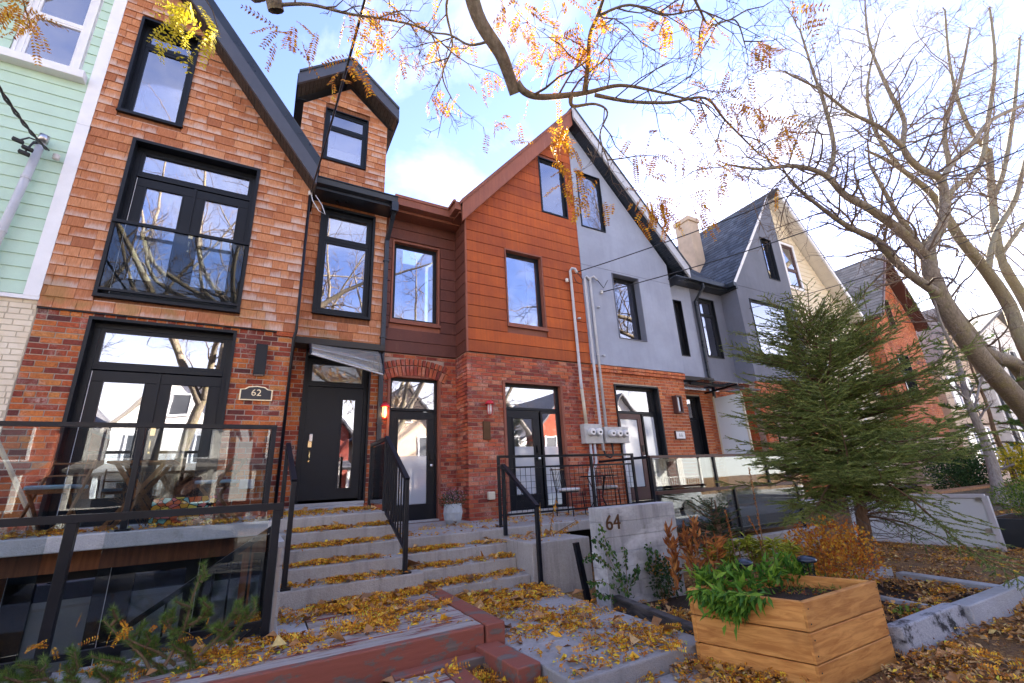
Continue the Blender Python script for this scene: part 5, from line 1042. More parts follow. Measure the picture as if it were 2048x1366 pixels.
# ---------------------------------------------------------------- vegetation helpers
RN = np.random.RandomState(11)
def nrm(a): return a/np.maximum(np.linalg.norm(a, axis=-1, keepdims=True), 1e-9)
def needles(P, D, L, per, nl, nw, spread=.9, up=0.):
    """needle triangles around twigs starting at P, direction D, length L"""
    n = len(P); P = np.repeat(P, per, 0); D = np.repeat(nrm(D), per, 0); L = np.repeat(L, per)
    t = RN.rand(n*per); a = RN.randn(n*per, 3); rad = nrm(a - D*(a*D).sum(1, keepdims=True)); rad[:, 2] += up; rad = nrm(rad)
    d = nrm(D*.75 + rad*spread); base = P + D*(L*t)[:, None]; side = nrm(np.cross(d, RN.randn(n*per, 3)))
    l = nl*(.7+.5*RN.rand(n*per)); tip = base + d*l[:, None]
    V = np.empty((n*per, 3, 3)); V[:, 0] = base - side*nw; V[:, 1] = base + side*nw; V[:, 2] = tip
    return V.reshape(-1, 3), np.arange(n*per*3).reshape(-1, 3)
def leaves(C, D, N, l, w, fold=.25):
    """diamond leaves folded on the midrib: base C, direction D, normal N"""
    n = len(C); D = nrm(D); S = nrm(np.cross(D, N)); N = nrm(np.cross(S, D)); l = np.broadcast_to(l, n)[:, None]; w = np.broadcast_to(w, n)[:, None]
    V = np.empty((n, 4, 3)); V[:, 0] = C; V[:, 1] = C + D*l*.45 + S*w*.5 + N*w*fold; V[:, 2] = C + D*l - N*l*.08; V[:, 3] = C + D*l*.45 - S*w*.5 + N*w*fold
    b = (np.arange(n)*4)[:, None]; F = np.concatenate([b+np.array([[0, 1, 2]]), b+np.array([[0, 2, 3]])], 0)
    return V.reshape(-1, 3), F
def join(parts):
    Vs, Fs, k = [], [], 0
    for V, F in parts: Vs.append(V); Fs.append(np.asarray(F)+k); k += len(V)
    return np.concatenate(Vs), np.concatenate(Fs)
def tubes(lines, n=3):
    """lines: list of (pts, radii) -> quads, fast"""
    Vs, Fs, k = [], [], 0
    ang = np.arange(n)*2*math.pi/n; ca, sa = np.cos(ang), np.sin(ang)
    for pts, rad in lines:
        P = np.asarray(pts, float); m_ = len(P); T = nrm(np.gradient(P, axis=0)); ref = np.array([.31, .23, .92]); A = nrm(np.cross(T, ref)); B = np.cross(T, A); r = np.broadcast_to(rad, m_)
        V = P[:, None] + (A[:, None]*ca[None, :, None] + B[:, None]*sa[None, :, None])*r[:, None, None]; Vs.append(V.reshape(-1, 3))
        i = np.arange(m_-1)[:, None]*n; j = np.arange(n)[None]; j2 = (j+1) % n
        Fs.append((np.stack([i+j, i+j2, i+n+j2, i+n+j], -1)+k).reshape(-1, 4)); k += m_*n
    return np.concatenate(Vs), np.concatenate(Fs)
def smooth_path(pts, rad, k=5):
    P = np.array([list(p) for p in pts], float); m_ = len(P); out = []; R_ = []; rad = np.interp(np.linspace(0, 1, m_), np.linspace(0, 1, len(rad)), rad)
    for i in range(m_-1):
        p0, p1, p2, p3 = P[max(i-1, 0)], P[i], P[i+1], P[min(i+2, m_-1)]
        for t in np.linspace(0, 1, k, endpoint=False):
            out.append(.5*((2*p1)+(-p0+p2)*t+(2*p0-5*p1+4*p2-p3)*t*t+(-p0+3*p1-3*p2+p3)*t**3)); R_.append(rad[i]*(1-t)+rad[i+1]*t)
    out.append(P[-1]); R_.append(rad[-1]); return np.array(out), np.array(R_)
def grow(lines, tips, p, d, length, r, level, rng, kink=.32, grav=0., sub=(5, 7), minr=.003, ratio=.5):
    n = max(3, int(length/(.10+.05*level)) + 2); n = min(n, 9); pts = [p]; dd = d/np.linalg.norm(d)
    for i in range(n):
        dd = dd + rng.randn(3)*kink*.5; dd[2] += grav; dd = dd/np.linalg.norm(dd); p = p + dd*length/n; pts.append(p)
    rad = np.linspace(r, max(r*.35, minr*.6), n+1); lines.append((np.array(pts), rad)); tips.append((pts[-1], dd))
    if level <= 0: return
    for k in range(rng.randint(sub[0], sub[1]+1)):
        i = rng.randint(1, n+1); a = rng.randn(3); a -= dd*a.dot(dd); a /= np.linalg.norm(a)
        t = pts[i]-pts[i-1]; t = t/np.linalg.norm(t); nd = t*.75 + a*.85; nd[2] += .08
        grow(lines, tips, pts[i], nd, length*ratio*rng.uniform(.6, 1.15), max(rad[i]*.55, minr), level-1, rng, kink, grav, sub, minr, ratio)
def build_tree(name, label, base, limbs, seed, bark_m, twig_m, group=None, branch=(1.2, 2.0), level=2, step=.35, sub=(4, 6), minr=.004, grav=0., skip=0., kink=.32, out=0):
    """limbs: list of (points, radii, make_twigs); trunk and limbs one mesh, twigs another"""
    t = thing(name, label, 'tree', base, group); rng = np.random.RandomState(seed); thick = []; lines = []; tips = []
    for pts, rad, tw in limbs:
        P, r = smooth_path(pts, rad); thick.append((P, r))
        if not tw: continue
        acc = 0.
        for i in range(1, len(P)):
            acc += np.linalg.norm(P[i]-P[i-1])
            if acc > step*rng.uniform(.6, 1.4)*(1.6 if tw > 1.5 else 1):
                acc = 0; T = P[i]-P[i-1]; T = T/np.linalg.norm(T); a = rng.randn(3); a -= T*a.dot(T); a /= np.linalg.norm(a); d = T*.6+a*.9; d[2] += .12
                grow(lines, tips, P[i], d, rng.uniform(*branch)*tw, min(max(r[i]*.42, .008), .035), level, rng, kink, grav, sub, minr)
        T = P[-1]-P[-2]; grow(lines, tips, P[-1], T/np.linalg.norm(T), branch[1]*.8*tw, r[-1]*.9, level, rng, kink, grav, sub, minr)
    V, F = tubes(thick, 9); npmesh('trunk', V, F, M[bark_m], t, True)
    big = [l for l in lines if l[1][0] > .012]; small = [l for l in lines if l[1][0] <= .012]
    if big: V, F = tubes(big, 5); npmesh('branches', V, F, M[twig_m], t, True)['kind'] = 'stuff'
    if small: V, F = tubes(small, 3); npmesh('twigs', V, F, M[twig_m], t, True)['kind'] = 'stuff'
    return t, tips, lines
def pinnate(C, D, rng, rl=(.18, .30), ll=.044, lw=.010, pairs=10, droop=.5):
    """feathery compound leaves: returns leaflets geometry and rachis lines"""
    cs, ds, ns, ls = [], [], [], []; lines = []
    for c, d in zip(C, D):
        d = np.array(d, float); d /= np.linalg.norm(d); L = rng.uniform(*rl); p = np.array(c, float); pts = [p.copy()]; m_ = pairs+rng.randint(-2, 3)
        s = np.cross(d, rng.randn(3)); s /= np.linalg.norm(s)
        for k in range(m_):
            d = d + np.array([0, 0, -droop/m_]); d /= np.linalg.norm(d); p = p + d*L/m_; pts.append(p.copy()); s = s - d*s.dot(d); s /= np.linalg.norm(s); nn = np.cross(d, s)
            for sg in (-1, 1):
                cs.append(p.copy()); ds.append(d*.45+s*sg+nn*rng.uniform(-.25, .25)); ns.append(nn+rng.randn(3)*.25); ls.append(ll*(1-.5*abs(k/m_-.45))*rng.uniform(.8, 1.15))
        lines.append((pts, .0012))
    V, F = leaves(np.array(cs), np.array(ds), np.array(ns), np.array(ls), np.array(ls)*.46, .12); return (V, F), lines
# ---------------------------------------------------------------- overhead honey locust: limb hanging into the view
d0 = 4.7
ov = [([(-2.6, -10.6, 0), (-2.4, -10.4, 2), (-2.0, -10.1, 4.5), (-1.0, -9.3, 6.4), PD(880, -260, 5.6), PD(925, -90, 5.0), PD(955, 30, 4.8), PD(1000, 105, 4.7), PD(1018, 150, 4.7), PD(1030, 188, 4.7)], [.26, .24, .21, .17, .12, .10, .085, .08, .075, .07], .0),
      ([PD(1034, 165, 4.7), PD(1050, 184, 4.7), PD(1080, 194, 4.75), PD(1140, 190, 4.9), PD(1180, 184, 5.0), PD(1240, 171, 5.1), PD(1310, 182, 5.25), PD(1400, 205, 5.4)], [.05, .046, .04, .038, .03, .024, .018, .012], .62),
      ([PD(1168, 187, 4.95), PD(1176, 130, 4.9), PD(1180, 70, 4.8), PD(1196, 30, 4.7), PD(1216, -30, 4.6)], [.026, .024, .02, .018, .014], .6),
      ([PD(1190, 190, 5.0), PD(1260, 203, 5.1), PD(1340, 205, 5.2), PD(1410, 196, 5.4), PD(1450, 240, 5.5), PD(1520, 310, 5.7)], [.024, .02, .018, .014, .012, .008], .6),
      ([PD(1142, 192, 4.9), PD(1146, 212, 4.85), PD(1190, 208, 4.9), PD(1215, 225, 4.9), PD(1200, 270, 4.8), PD(1215, 320, 4.8)], [.03, .02, .014, .011, .009, .007], .45),
      ([(-1.9, -10.0, 4.7), (-1.6, -8.6, 6.6), PD(470, -120, 5.4), PD(535, -30, 5.0), PD(552, 22, 4.9)], [.16, .12, .10, .09, .085], 0),
      ([PD(556, 10, 4.9), PD(620, 9, 4.8), PD(700, 28, 4.8), PD(790, 42, 4.9), PD(850, 60, 4.9), PD(910, 110, 4.9)], [.018, .015, .013, .011, .009, .007], .5),
      ([PD(925, -90, 5.0), PD(893, 10, 5.1), PD(905, 90, 5.1), PD(885, 30+120, 5.1), PD(905, 200, 5.2)], [.02, .014, .011, .009, .006], .45),
      ([PD(985, 80, 4.7), PD(940, 90, 4.8), PD(900, 70, 4.9), PD(850, 60, 5.0), PD(780, 10, 5.1)], [.016, .012, .01, .008, .006], .45),
      ([PD(1200, 30, 4.7), PD(1260, 10, 4.7), PD(1330, 30, 4.9), PD(1400, 20, 5.0), PD(1440, 50, 5.0)], [.014, .012, .01, .008, .006], .5),
      ([PD(1330, -120, 4.9), PD(1395, 10, 5.0), PD(1420, 50, 5.1), PD(1470, 40, 5.3), PD(1490, 90, 5.3)], [.018, .012, .009, .008, .006], .35),
      ([(-1.0, -9.3, 6.4), (.8, -9.4, 8.2), (2.6, -8.8, 9.6), (4.5, -8.0, 10.4), (6.5, -7.2, 11.2)], [.13, .11, .08, .05, .02], 1.1),
      ([(-2.0, -10.1, 4.5), (-3.4, -9.2, 7.4), (-4.6, -8.0, 9.6), (-5.4, -7.0, 11)], [.14, .11, .07, .03], 1.1),
      ([(-1.6, -9.8, 5.4), (-1.4, -10.6, 8.4), (-.6, -11.2, 11), (0.2, -11.5, 13)], [.13, .10, .06, .03], 1.2),
      ([(-.6, -11.2, 11), (2, -12, 11.6), (4.6, -12.4, 12)], [.06, .04, .02], 1.1)]
ov = [(a, [x*(.72 if i_ in (0, 1, 5) else .85) for x in b], c) if i_ not in (11, 12, 13, 14) else (a, b, c) for i_, (a, b, c) in enumerate(ov)]
rc = random.Random(12)
for k in range(15):
    a_ = k*.83; x1, y1 = -1.2+3.0*math.cos(a_), -10.6+2.3*math.sin(a_); x2, y2 = x1+rc.uniform(-2.5, 2.5), min(y1+rc.uniform(-1, 1.5), -7.2); z1 = rc.uniform(8, 10)
    ov.append(([(-1.4, -10.6, 8.0), (x1, y1, z1), ((x1+x2)/2, (y1+y2)/2, z1+2.5), (x2, y2, z1+rc.uniform(4, 6.5))], [.09, .07, .045, .02], 1.7))
OT, tips, twl = build_tree('honey_locust_tree', 'honey locust limb with sparse golden feathery leaves arching above the houses', (-2.6, -10.6, 0), ov, 5, 'bark', 'twig', branch=(.7, 1.3), level=2, step=.17, sub=(3, 5), minr=.0026, kink=.42)
for k in range(1): pass
rng = np.random.RandomState(4); C, D = [], []
def bunch(px, py, dist, n, spread=26, down=.8):
    for _ in range(int(n*1.5)): p = PD(px+rng.randn()*spread, py+rng.randn()*spread*.75, dist+rng.randn()*.12); C.append(list(p)); D.append(rng.randn(3)*.6+np.array([0, 0, -down]))
for a in ((1095, 80, 4.9, 16, 34), (1060, 45, 4.9, 9, 34), (1180, 40, 4.8, 7, 22), (1130, 110, 4.9, 10, 30), (1010, 35, 4.9, 6, 24), (1118, 268, 4.7, 9, 14), (1100, 300, 4.7, 4, 18), (1150, 350, 4.7, 6, 24), (1180, 400, 4.7, 4, 22), (1305, 402, 5.0, 12, 15), (1335, 425, 5.0, 5, 22), (1400, 410, 5.2, 7, 18), (1330, 40, 5, 9, 20), (1420, 50, 5, 6, 20), (1490, 215, 5.3, 10, 16), (1545, 240, 5.4, 10, 18), (1550, 270, 5.4, 6, 16), (1420, 190, 5.3, 7, 20), (1420, 300, 5.4, 6, 26), (1470, 330, 5.5, 8, 30), (1290, 290, 5.1, 5, 28), (1330, 320, 5.1, 5, 26), (740, 60, 4.9, 9, 28), (770, 30, 4.9, 6, 28), (690, 130, 4.9, 5, 24), (810, 110, 4.9, 5, 24), (900, 70, 5, 6, 30), (960, 160, 5, 5, 30), (860, 200, 5, 4, 26), (1000, 250, 4.9, 4, 30), (705, 110, 4.9, 3, 16), (580, 60, 4.8, 5, 24), (620, 60, 4.8, 4, 24), (1535, 95, 5.4, 6, 14), (1600, 20, 5.4, 5, 24)): bunch(*a)
(V1, F1), l1 = pinnate(C, D, rng); npmesh('leaves', V1, F1, M['leaf_gold'], OT)['kind'] = 'stuff'; V, F = tubes(l1, 3); npmesh('leaf_stalks', V, F, M['dry_stem'], OT)['kind'] = 'stuff'
C, D = [], []
for a in ((372, 18, 3.6, 12, 18), (355, 50, 3.6, 4, 14), (430, 50, 3.6, 4, 10)): bunch(*a)
(V1, F1), l1 = pinnate(C, D, rng, (.13, .23), .031); npmesh('yellow_leaves', V1, F1, M['yellow_leaf'], OT)['kind'] = 'stuff'
C, D = [], []
for a in ((45, 15, 3.6, 10, 15), (62, 50, 3.6, 6, 9)): bunch(*a)
(V1, F1), l1 = pinnate(C, D, rng, (.11, .18), .026); npmesh('orange_leaves', V1, F1, M['leaf_gold'], OT)['kind'] = 'stuff'; V, F = tubes([([list(PD(20, -80, 3.7)), list(PD(45, -5, 3.6)), list(PD(60, 50, 3.6))], .004), ([list(PD(400, -90, 3.7)), list(PD(378, 0, 3.6)), list(PD(368, 30, 3.6))], .004), ([list(PD(388, -40, 3.7)), list(PD(425, 20, 3.6)), list(PD(440, 70, 3.6))], .003)], 3); npmesh('leaf_twigs', V, F, M['twig'], OT)['kind'] = 'stuff'
# ---------------------------------------------------------------- bare trees on the right
def q(*a): return [PY(x, y, Y) for x, y, Y in a]
def qr(pts, rpx):      # half widths measured in the photograph -> metres at that depth
    rr = np.interp(np.linspace(0, 1, len(pts)), np.linspace(0, 1, len(rpx)), rpx); return [r*.6*(Vector(p)-CAM).dot(FW)/FPX for p, r in zip(pts, rr)]
def limb(a, rpx, tw): P_ = q(*a); return (P_, qr(P_, rpx), tw)
YA = -4.3
def ya(*a): return [(x, y, YA+dy) for x, y, dy in a]
ta = [limb(ya((2210, 1060, 0), (2100, 885, 0), (2048, 815, .0), (1960, 715, 0), (1895, 620, 0), (1862, 545, 0), (1855, 490, 0)), [36, 32, 30, 28, 26, 24, 20], 0),
    limb(ya((1858, 520, 0), (1800, 462, .05), (1740, 418, .1), (1692, 392, .15), (1650, 350, .2), (1590, 332, .25), (1520, 338, .3), (1460, 330, .35)), [17, 15, 13, 11, 9, 7, 5, 3], .85),
    limb(ya((1655, 352, .2), (1668, 300, .1), (1652, 220, 0), (1625, 140, 0), (1600, 60, -.1)), [8, 7, 6, 4, 2.5], .9),
    limb(ya((1855, 500, 0), (1886, 440, 0), (1883, 362, -.05), (1838, 336, -.1), (1807, 296, -.1), (1808, 240, -.15), (1777, 180, -.2), (1740, 90, -.2), (1730, 10, -.2)), [18, 16, 13, 11, 9, 7, 6, 4, 2.5], .95),
    limb(ya((1883, 365, -.05), (1905, 325, 0), (1942, 290, .05), (1988, 237, .1), (2060, 205, .1)), [10, 9, 8, 7, 5], .95),
    limb(ya((1872, 585, 0), (1815, 545, .1), (1770, 500, .2), (1752, 480, .2), (1700, 455, .3), (1655, 425, .35), (1600, 380, .4), (1570, 345, .4)), [15, 13, 12, 12, 9, 7, 5, 3], .8),
    limb(ya((1807, 296, -.1), (1760, 255, 0), (1700, 225, .1), (1640, 180, .1), (1580, 150, .2)), [8, 7, 5, 4, 2.5], .9),
    limb(ya((1899, 330, 0), (1890, 250, -.2), (1920, 160, -.3), (1940, 60, -.4)), [8, 7, 5, 3], .9),
    limb(ya((2120, 960, .5), (2048, 750, .5), (1975, 706, .5), (1936, 660, .5), (1903, 614, .5), (1870, 560, .45), (1830, 480, .4), (1790, 420, .4), (1740, 330, .4)), [26, 22, 20, 18, 16, 14, 11, 8, 4], .8)]
TA, tp, _ = build_tree('bare_locust_tree', 'big leaning bare tree with grey ridged bark forking above the low garden wall', tuple(ta[0][0][0]), ta, 21, 'bark', 'twig', 'bare street trees', (1.3, 2.3), 2, .22, (5, 7), .005)
YB = -3.4
def yb(*a): return [(x, y, YB) for x, y in a]
tb = [limb(yb((2230, 1010), (2120, 820), (2048, 690), (2018, 611), (1975, 545), (1922, 479), (1893, 433), (1860, 385), (1790, 330), (1730, 300)), [26, 23, 20, 19, 17, 15, 13, 10, 7, 3], 0),
    limb(yb((1893, 433), (1905, 380), (1960, 330), (1975, 250), (1990, 120), (1980, 20)), [11, 9, 8, 7, 5, 3], 1.), limb(yb((1800, 335), (1750, 260), (1735, 170), (1760, 60)), [7, 6, 4, 2], 1.), limb(yb((1975, 545), (1990, 470), (2030, 400), (2048, 330), (2080, 200)), [11, 9, 8, 6, 4], 1.)]
TB, _, _ = build_tree('bare_locust_tree', 'bare tree with mossy yellowish trunk just behind the leaning tree', tuple(tb[0][0][0]), tb, 22, 'bark_yellow', 'twig', 'bare street trees', (1.8, 3.0), 2, .36, (4, 7), .008)
YC = -3.0
def yc(*a): return [(x, y, YC) for x, y in a]
tcx = [limb(yc((2230, 960), (2140, 770), (2048, 600), (2001, 512), (1985, 400), (1978, 300)), [22, 19, 15, 13, 11, 9], 0), limb(yc((1985, 400), (2010, 330), (2030, 200), (2040, 80)), [8, 7, 5, 3], 1.2), limb(yc((1978, 305), (1930, 240), (1900, 130), (1890, 20)), [8, 6, 4, 2.5], 1.2), limb(yc((2001, 512), (2030, 470), (2070, 420)), [8, 7, 5], 1.2)]
TC, _, _ = build_tree('bare_locust_tree', 'bare sunlit tree furthest along the pavement', tuple(tcx[0][0][0]), tcx, 23, 'bark_yellow', 'twig', 'bare street trees', (2.4, 4.0), 2, .6, (4, 7), .011)
TT, _, _ = build_tree('young_tree', 'slim pale young tree with wiry grey twigs by the hedge', (15.5, -4.2, 0),
    [(q((2003, 1010, -4.2), (1985, 930, -4.2), (1965, 870, -4.2), (1935, 800, -4.2), (1915, 720, -4.2), (1880, 640, -4.2), (1860, 560, -4.2)), [.13, .11, .09, .07, .05, .03, .015], .5), (q((1945, 830, -4.2), (1965, 740, -4.1), (1960, 690, -4)), [.03, .02, .01], .5), (q((1935, 800, -4.2), (1900, 770, -4.3), (1860, 740, -4.4)), [.025, .018, .01], .5)], 24, 'bark_pale', 'twig_grey', None, (.7, 1.2), 2, .22, (3, 5), .004, .0)
# ---------------------------------------------------------------- spruce
def spruce(name, label, base, H, Rm, seed, whorls, nb, dens, z0=.55, mat='needle', nl=.023, nw=.0032, per=26, bias=None):
    t = thing(name, label, 'spruce tree' if H > 2 else 'shrub', base); rng = np.random.RandomState(seed); bx, by, bz = base
    tr = [((bx+.05*math.sin(z*2), by+.03*math.cos(z*3), bz+z), .085*(1-z/H)+.006) for z in np.linspace(-.05, H, 14)]
    V, F = tubes([([p for p, _ in tr], [r for _, r in tr])], 10); npmesh('trunk', V, F, M['spruce_bark'], t, True); br, P, D, L = [], [], [], []
    for w in range(whorls):
        z = z0+(H-z0-.12)*(w/(whorls-1))**.95; f = (z-z0)/(H-z0); a0 = rng.rand()*6.28
        for k in range(nb if f < .85 else 4):
            az = a0+k*6.283/nb+rng.randn()*.25; ln = (Rm*(1-f)**.58*(.72+.28*min(1, f*5+.35))+.10)*rng.uniform(.62, 1.16)
            if bias: ln *= bias(az, f)
            e = .02+.72*f+rng.randn()*.13; d = np.array([math.cos(az)*math.cos(e), math.sin(az)*math.cos(e), math.sin(e)]); n = max(4, int(ln/.09)); p = np.array([bx, by, bz+z]); pts = [p]
            for i in range(n): d = d+np.array([0, 0, (-.05 if i < n*.45 else .075)*(1-f*.6)])+rng.randn(3)*.035; d /= np.linalg.norm(d); p = p+d*ln/n; pts.append(p)
            br.append((pts, np.linspace(.018*(1-f)+.005, .003, len(pts))))
            s = np.cross(d, [0, 0, 1]); s /= np.linalg.norm(s)
            for i in range(1, n+1):
                q_ = i/n; sl = ln*.40*(1-q_*.7)*rng.uniform(.6, 1.15)
                if q_ < .18 and rng.rand() < .6: continue
                for sg in (-1, 1):
                    if rng.rand() > dens: continue
                    dd = d*.75+s*sg*.8+rng.randn(3)*.13; dd[2] -= .14*(1-f); dd /= np.linalg.norm(dd); sb = pts[i]
                    m2 = max(1, int(sl/.085)); pp = sb.copy()
                    for j in range(m2):
                        P.append(pp.copy()); D.append(dd.copy()); L.append(sl/m2*1.08)
                        for s2 in (-1, 1):
                            if rng.rand() < .62 and j: d2 = dd*.8+np.cross(dd, [0, 0, 1])*s2*.6+rng.randn(3)*.12; d2[2] -= .2*(1-f); P.append(pp.copy()); D.append(d2/np.linalg.norm(d2)); L.append(rng.uniform(.05, .10))
                        pp = pp+dd*sl/m2; dd = dd+rng.randn(3)*.07; dd[2] -= .04*(1-f); dd /= np.linalg.norm(dd)
            for i in range(max(1, n//3), n): v = pts[i+1]-pts[i]; P.append(pts[i]); D.append(v); L.append(np.linalg.norm(v)*1.1)
    V, F = tubes(br, 4); npmesh('branches', V, F, M['spruce_bark'], t, True)['kind'] = 'stuff'
    P, D, L = np.array(P), np.array(D), np.array(L); V, F = needles(P, D, L, per, nl, nw, .62, .18)
    core = np.empty((len(P), 4, 3)); dn = nrm(D); sd = nrm(np.cross(dn, RN.randn(len(P), 3)))*nl*.28; core[:, 0] = P-sd; core[:, 1] = P+sd; core[:, 2] = P+dn*L[:, None]+sd*.5; core[:, 3] = P+dn*L[:, None]-sd*.5
    b = (np.arange(len(P))*4)[:, None]; CF = np.concatenate([b+np.array([[0, 1, 2]]), b+np.array([[0, 2, 3]])], 0)
    V, F = join([(V, F), (core.reshape(-1, 3), CF)]); npmesh('crown', V, F, M[mat], t); print('spruce', name, len(P), len(F))
    return t, P, D, L
SB = (7.15, -4.88, .06)
_t, _P, _D, _L = spruce('spruce_tree', 'dense dark green spruce with bare lower trunk in the garden bed', SB, 3.8, 1.95, 31, 34, 10, 1.0, .98, bias=lambda az, f: (1.0+.16*math.cos(az-3.4)-(.25 if f < .1 else 0))*(.82+.26*math.sin(az*3+f*17)*math.sin(f*23+az)))
# low right bough hanging to the ground and sparse dead lower twigs
rng = np.random.RandomState(8); P, D, L, br = [], [], [], []
for (tx, ty), n in (((1940, 1110), 9), ((1900, 1060), 8), ((1850, 1090), 7), ((1880, 1010), 6)):
    a = np.array([SB[0], SB[1], .75]); b = np.array(list(PX(tx, ty, 7.55))); pts = [a+(b-a)*u+np.array([0, 0, .12*math.sin(u*3.1)]) for u in np.linspace(0, 1, 12)]; br.append((pts, np.linspace(.016, .004, 12)))
    for i in range(4, 12):
        v = pts[i]-pts[i-1]
        for _ in range(5): dd = v/np.linalg.norm(v)*.7+rng.randn(3)*.5; P.append(pts[i]); D.append(dd); L.append(rng.uniform(.08, .2))
V, F = tubes(br, 4); npmesh('branches', V, F, M['spruce_bark'], _t, True)['kind'] = 'stuff'; V, F = needles(np.array(P), np.array(D), np.array(L), 44, .02, .0026, .7); npmesh('low_bough', V, F, M['shrub_leaf'], _t)['kind'] = 'stuff'
dead = []
for k in range(46):
    az = rng.rand()*6.28; z = rng.uniform(.45, 1.1); p = np.array([SB[0], SB[1], z]); d = np.array([math.cos(az), math.sin(az), rng.uniform(-.35, .1)]); grow(dead, [], p, d, rng.uniform(.5, 1.1), .007, 1, rng, .25, -.02, (3, 5), .0022)
V, F = tubes(dead, 3); npmesh('dead_twigs', V, F, M['twig_grey'], _t, True)['kind'] = 'stuff'
# ---------------------------------------------------------------- dwarf mountain pine in the near corner
mp_ = thing('mountain_pine', 'young mountain pine with long needles in front of the basement guard', 'shrub', (-.5, -4.1, 0)); rng = np.random.RandomState(17); P, D, L, br = [], [], [], []
MB().prismz([(-1.9, -4.9), (-.76, -4.9), (-.76, -4.0), (.25, -3.95), (.25, -3.74), (-1.9, -3.74)], 0, .2).build('soil_mound', M['soil'], mp_)
def stem(a, b, n=5, tuft=1.):
    a, b = np.array(list(a)), np.array(list(b)); pts = [a+(b-a)*u+np.array([.02*math.sin(u*5), 0, 0]) for u in np.linspace(0, 1, n+1)]; br.append((pts, np.linspace(.012, .006, n+1)))
    for i in range(n): P.append(pts[i]); D.append(pts[i+1]-pts[i]); L.append(np.linalg.norm(pts[i+1]-pts[i])*1.1)
Yp = -4.0; r0 = PZ(330, 1330, .22)
for px, py, qx, qy in ((330, 1330, 408, 1150), (380, 1250, 425, 1215), (370, 1290, 330, 1240), (400, 1310, 480, 1215), (440, 1290, 500, 1230), (350, 1330, 250, 1270), (300, 1340, 215, 1240), (300, 1350, 190, 1310), (380, 1340, 360, 1290), (420, 1330, 390, 1350), (330, 1366, 290, 1300), (250, 1380, 200, 1340), (460, 1300, 450, 1260), (120, 1390, 60, 1330), (60, 1400, 20, 1340), (150, 1390, 140, 1330), (200, 1390, 230, 1350), (0, 1400, -20, 1340), (380, 1380, 330, 1340), (430, 1366, 350, 1366)):
    a_, b_ = PY(px, py, Yp+rng.uniform(-.1, .05)), PY(qx, qy, Yp+rng.uniform(-.12, .06)); stem(a_, b_)
    for _k in range(3):
        u_ = rng.uniform(.25, .95); c0_ = a_.lerp(b_, u_); dv = (b_-a_).normalized()*.6+Vector(rng.randn(3)*.55); dv.z = abs(dv.z)*.8+.1; stem(c0_, c0_+dv.normalized()*rng.uniform(.07, .15), 3)
V, F = tubes(br, 5); npmesh('stems', V, F, M['spruce_bark'], mp_, True); V, F = needles(np.array(P), np.array(D), np.array(L), 130, .045, .0013, .95, .1); npmesh('needles', V, F, M['pine_needle'], mp_)['kind'] = 'stuff'
C, D2 = [], []
for k in range(26): p = np.array(list(PY(rng.uniform(40, 470), rng.uniform(1250, 1360), -4.05))); C.append(p); D2.append(rng.randn(3)*.7)
(V, F), _l = pinnate(C, D2, rng, (.07, .12), .02, .008); npmesh('caught_leaves', V, F, M['leaf_gold'], mp_)['kind'] = 'stuff'
# ---------------------------------------------------------------- garden plants
def cloud(n, c, r, rng, flat=.0):
    a = rng.randn(n, 3); a = nrm(a)*(rng.rand(n, 1)**.45); a = a*np.array(r); return np.array(c)+a
def plant(name, label, cat, base, specs, stems=None, group=None, stem_mat='dry_stem'):
    t = thing(name, label, cat, base, group)
    for nm, C, D, N, l, w, mat in specs: V, F = leaves(np.asarray(C), np.asarray(D), np.asarray(N), l, w); npmesh(nm, V, F, M[mat], t)['kind'] = 'stuff'
    if stems: V, F = tubes(stems, 4); npmesh('stems', V, F, M[stem_mat], t, True)
    return t
def bushspec(c, r, n, l, w, mat, rng, outw=.8, upw=.3, nm='foliage'):
    C = cloud(n, c, r, rng); D = (C-np.array(c))/np.array(r)*outw+rng.randn(n, 3)*.5+np.array([0, 0, upw]); return (nm, C, D, rng.randn(n, 3)+np.array([0, 0, 1.]), l*rng.uniform(.6, 1.2, n), w*rng.uniform(.7, 1.2, n), mat)
def bushstems(c, r, n, rng, base_z, rad=.005):
    out = []
    for k in range(n): e = cloud(1, c, r, rng)[0]; b = np.array([c[0]+rng.randn()*.05, c[1]+rng.randn()*.05, base_z]); m_ = (b+e)/2+rng.randn(3)*.04; out.append(([b, m_, e], [rad, rad*.7, rad*.4]))
    return out
rng = np.random.RandomState(41)
# leafy perennial spilling over the planter
C, D, N = [], [], []
pL, pF = Vector((PLT[0].x, PLT[0].y, 0)), Vector((PLT[1].x, PLT[1].y, 0)); eo = -((cen-(pL+pF)/2).normalized())
for px, py, z in ((1420, 1155, .55), (1455, 1150, .57), (1490, 1152, .57), (1525, 1140, .58), (1555, 1142, .57), (1440, 1172, .53), (1480, 1172, .53), (1585, 1128, .58), (1405, 1165, .54), (1540, 1160, .54), (1590, 1145, .54), (1400, 1150, .57), (1510, 1165, .54), (1460, 1135, .6), (1560, 1125, .6), (1605, 1135, .56)):
    p = np.array(list(PZ(px, py+6, z)))
    for k in range(32): d = rng.randn(3)*.6+np.array([0, -.15, .55]); C.append(p+rng.randn(3)*.03); D.append(d); N.append(np.array([0, 0, 1.])+rng.randn(3)*.4)
for k in range(330):
    t_ = np.clip(rng.normal(.42, .13), .12, .75); dz_ = abs(rng.randn())*.085*(1-abs(t_-.42)*1.8); q0_ = pL.lerp(pF, t_)+eo*(.015+rng.rand()*.05+dz_*.12); C.append(np.array([q0_.x, q0_.y, .575-dz_])); D.append(np.array(list(eo))*.6+rng.randn(3)*.45+np.array([0, 0, -.55])); N.append(np.array(list(eo))*.7+np.array([0, 0, .7])+rng.randn(3)*.3)
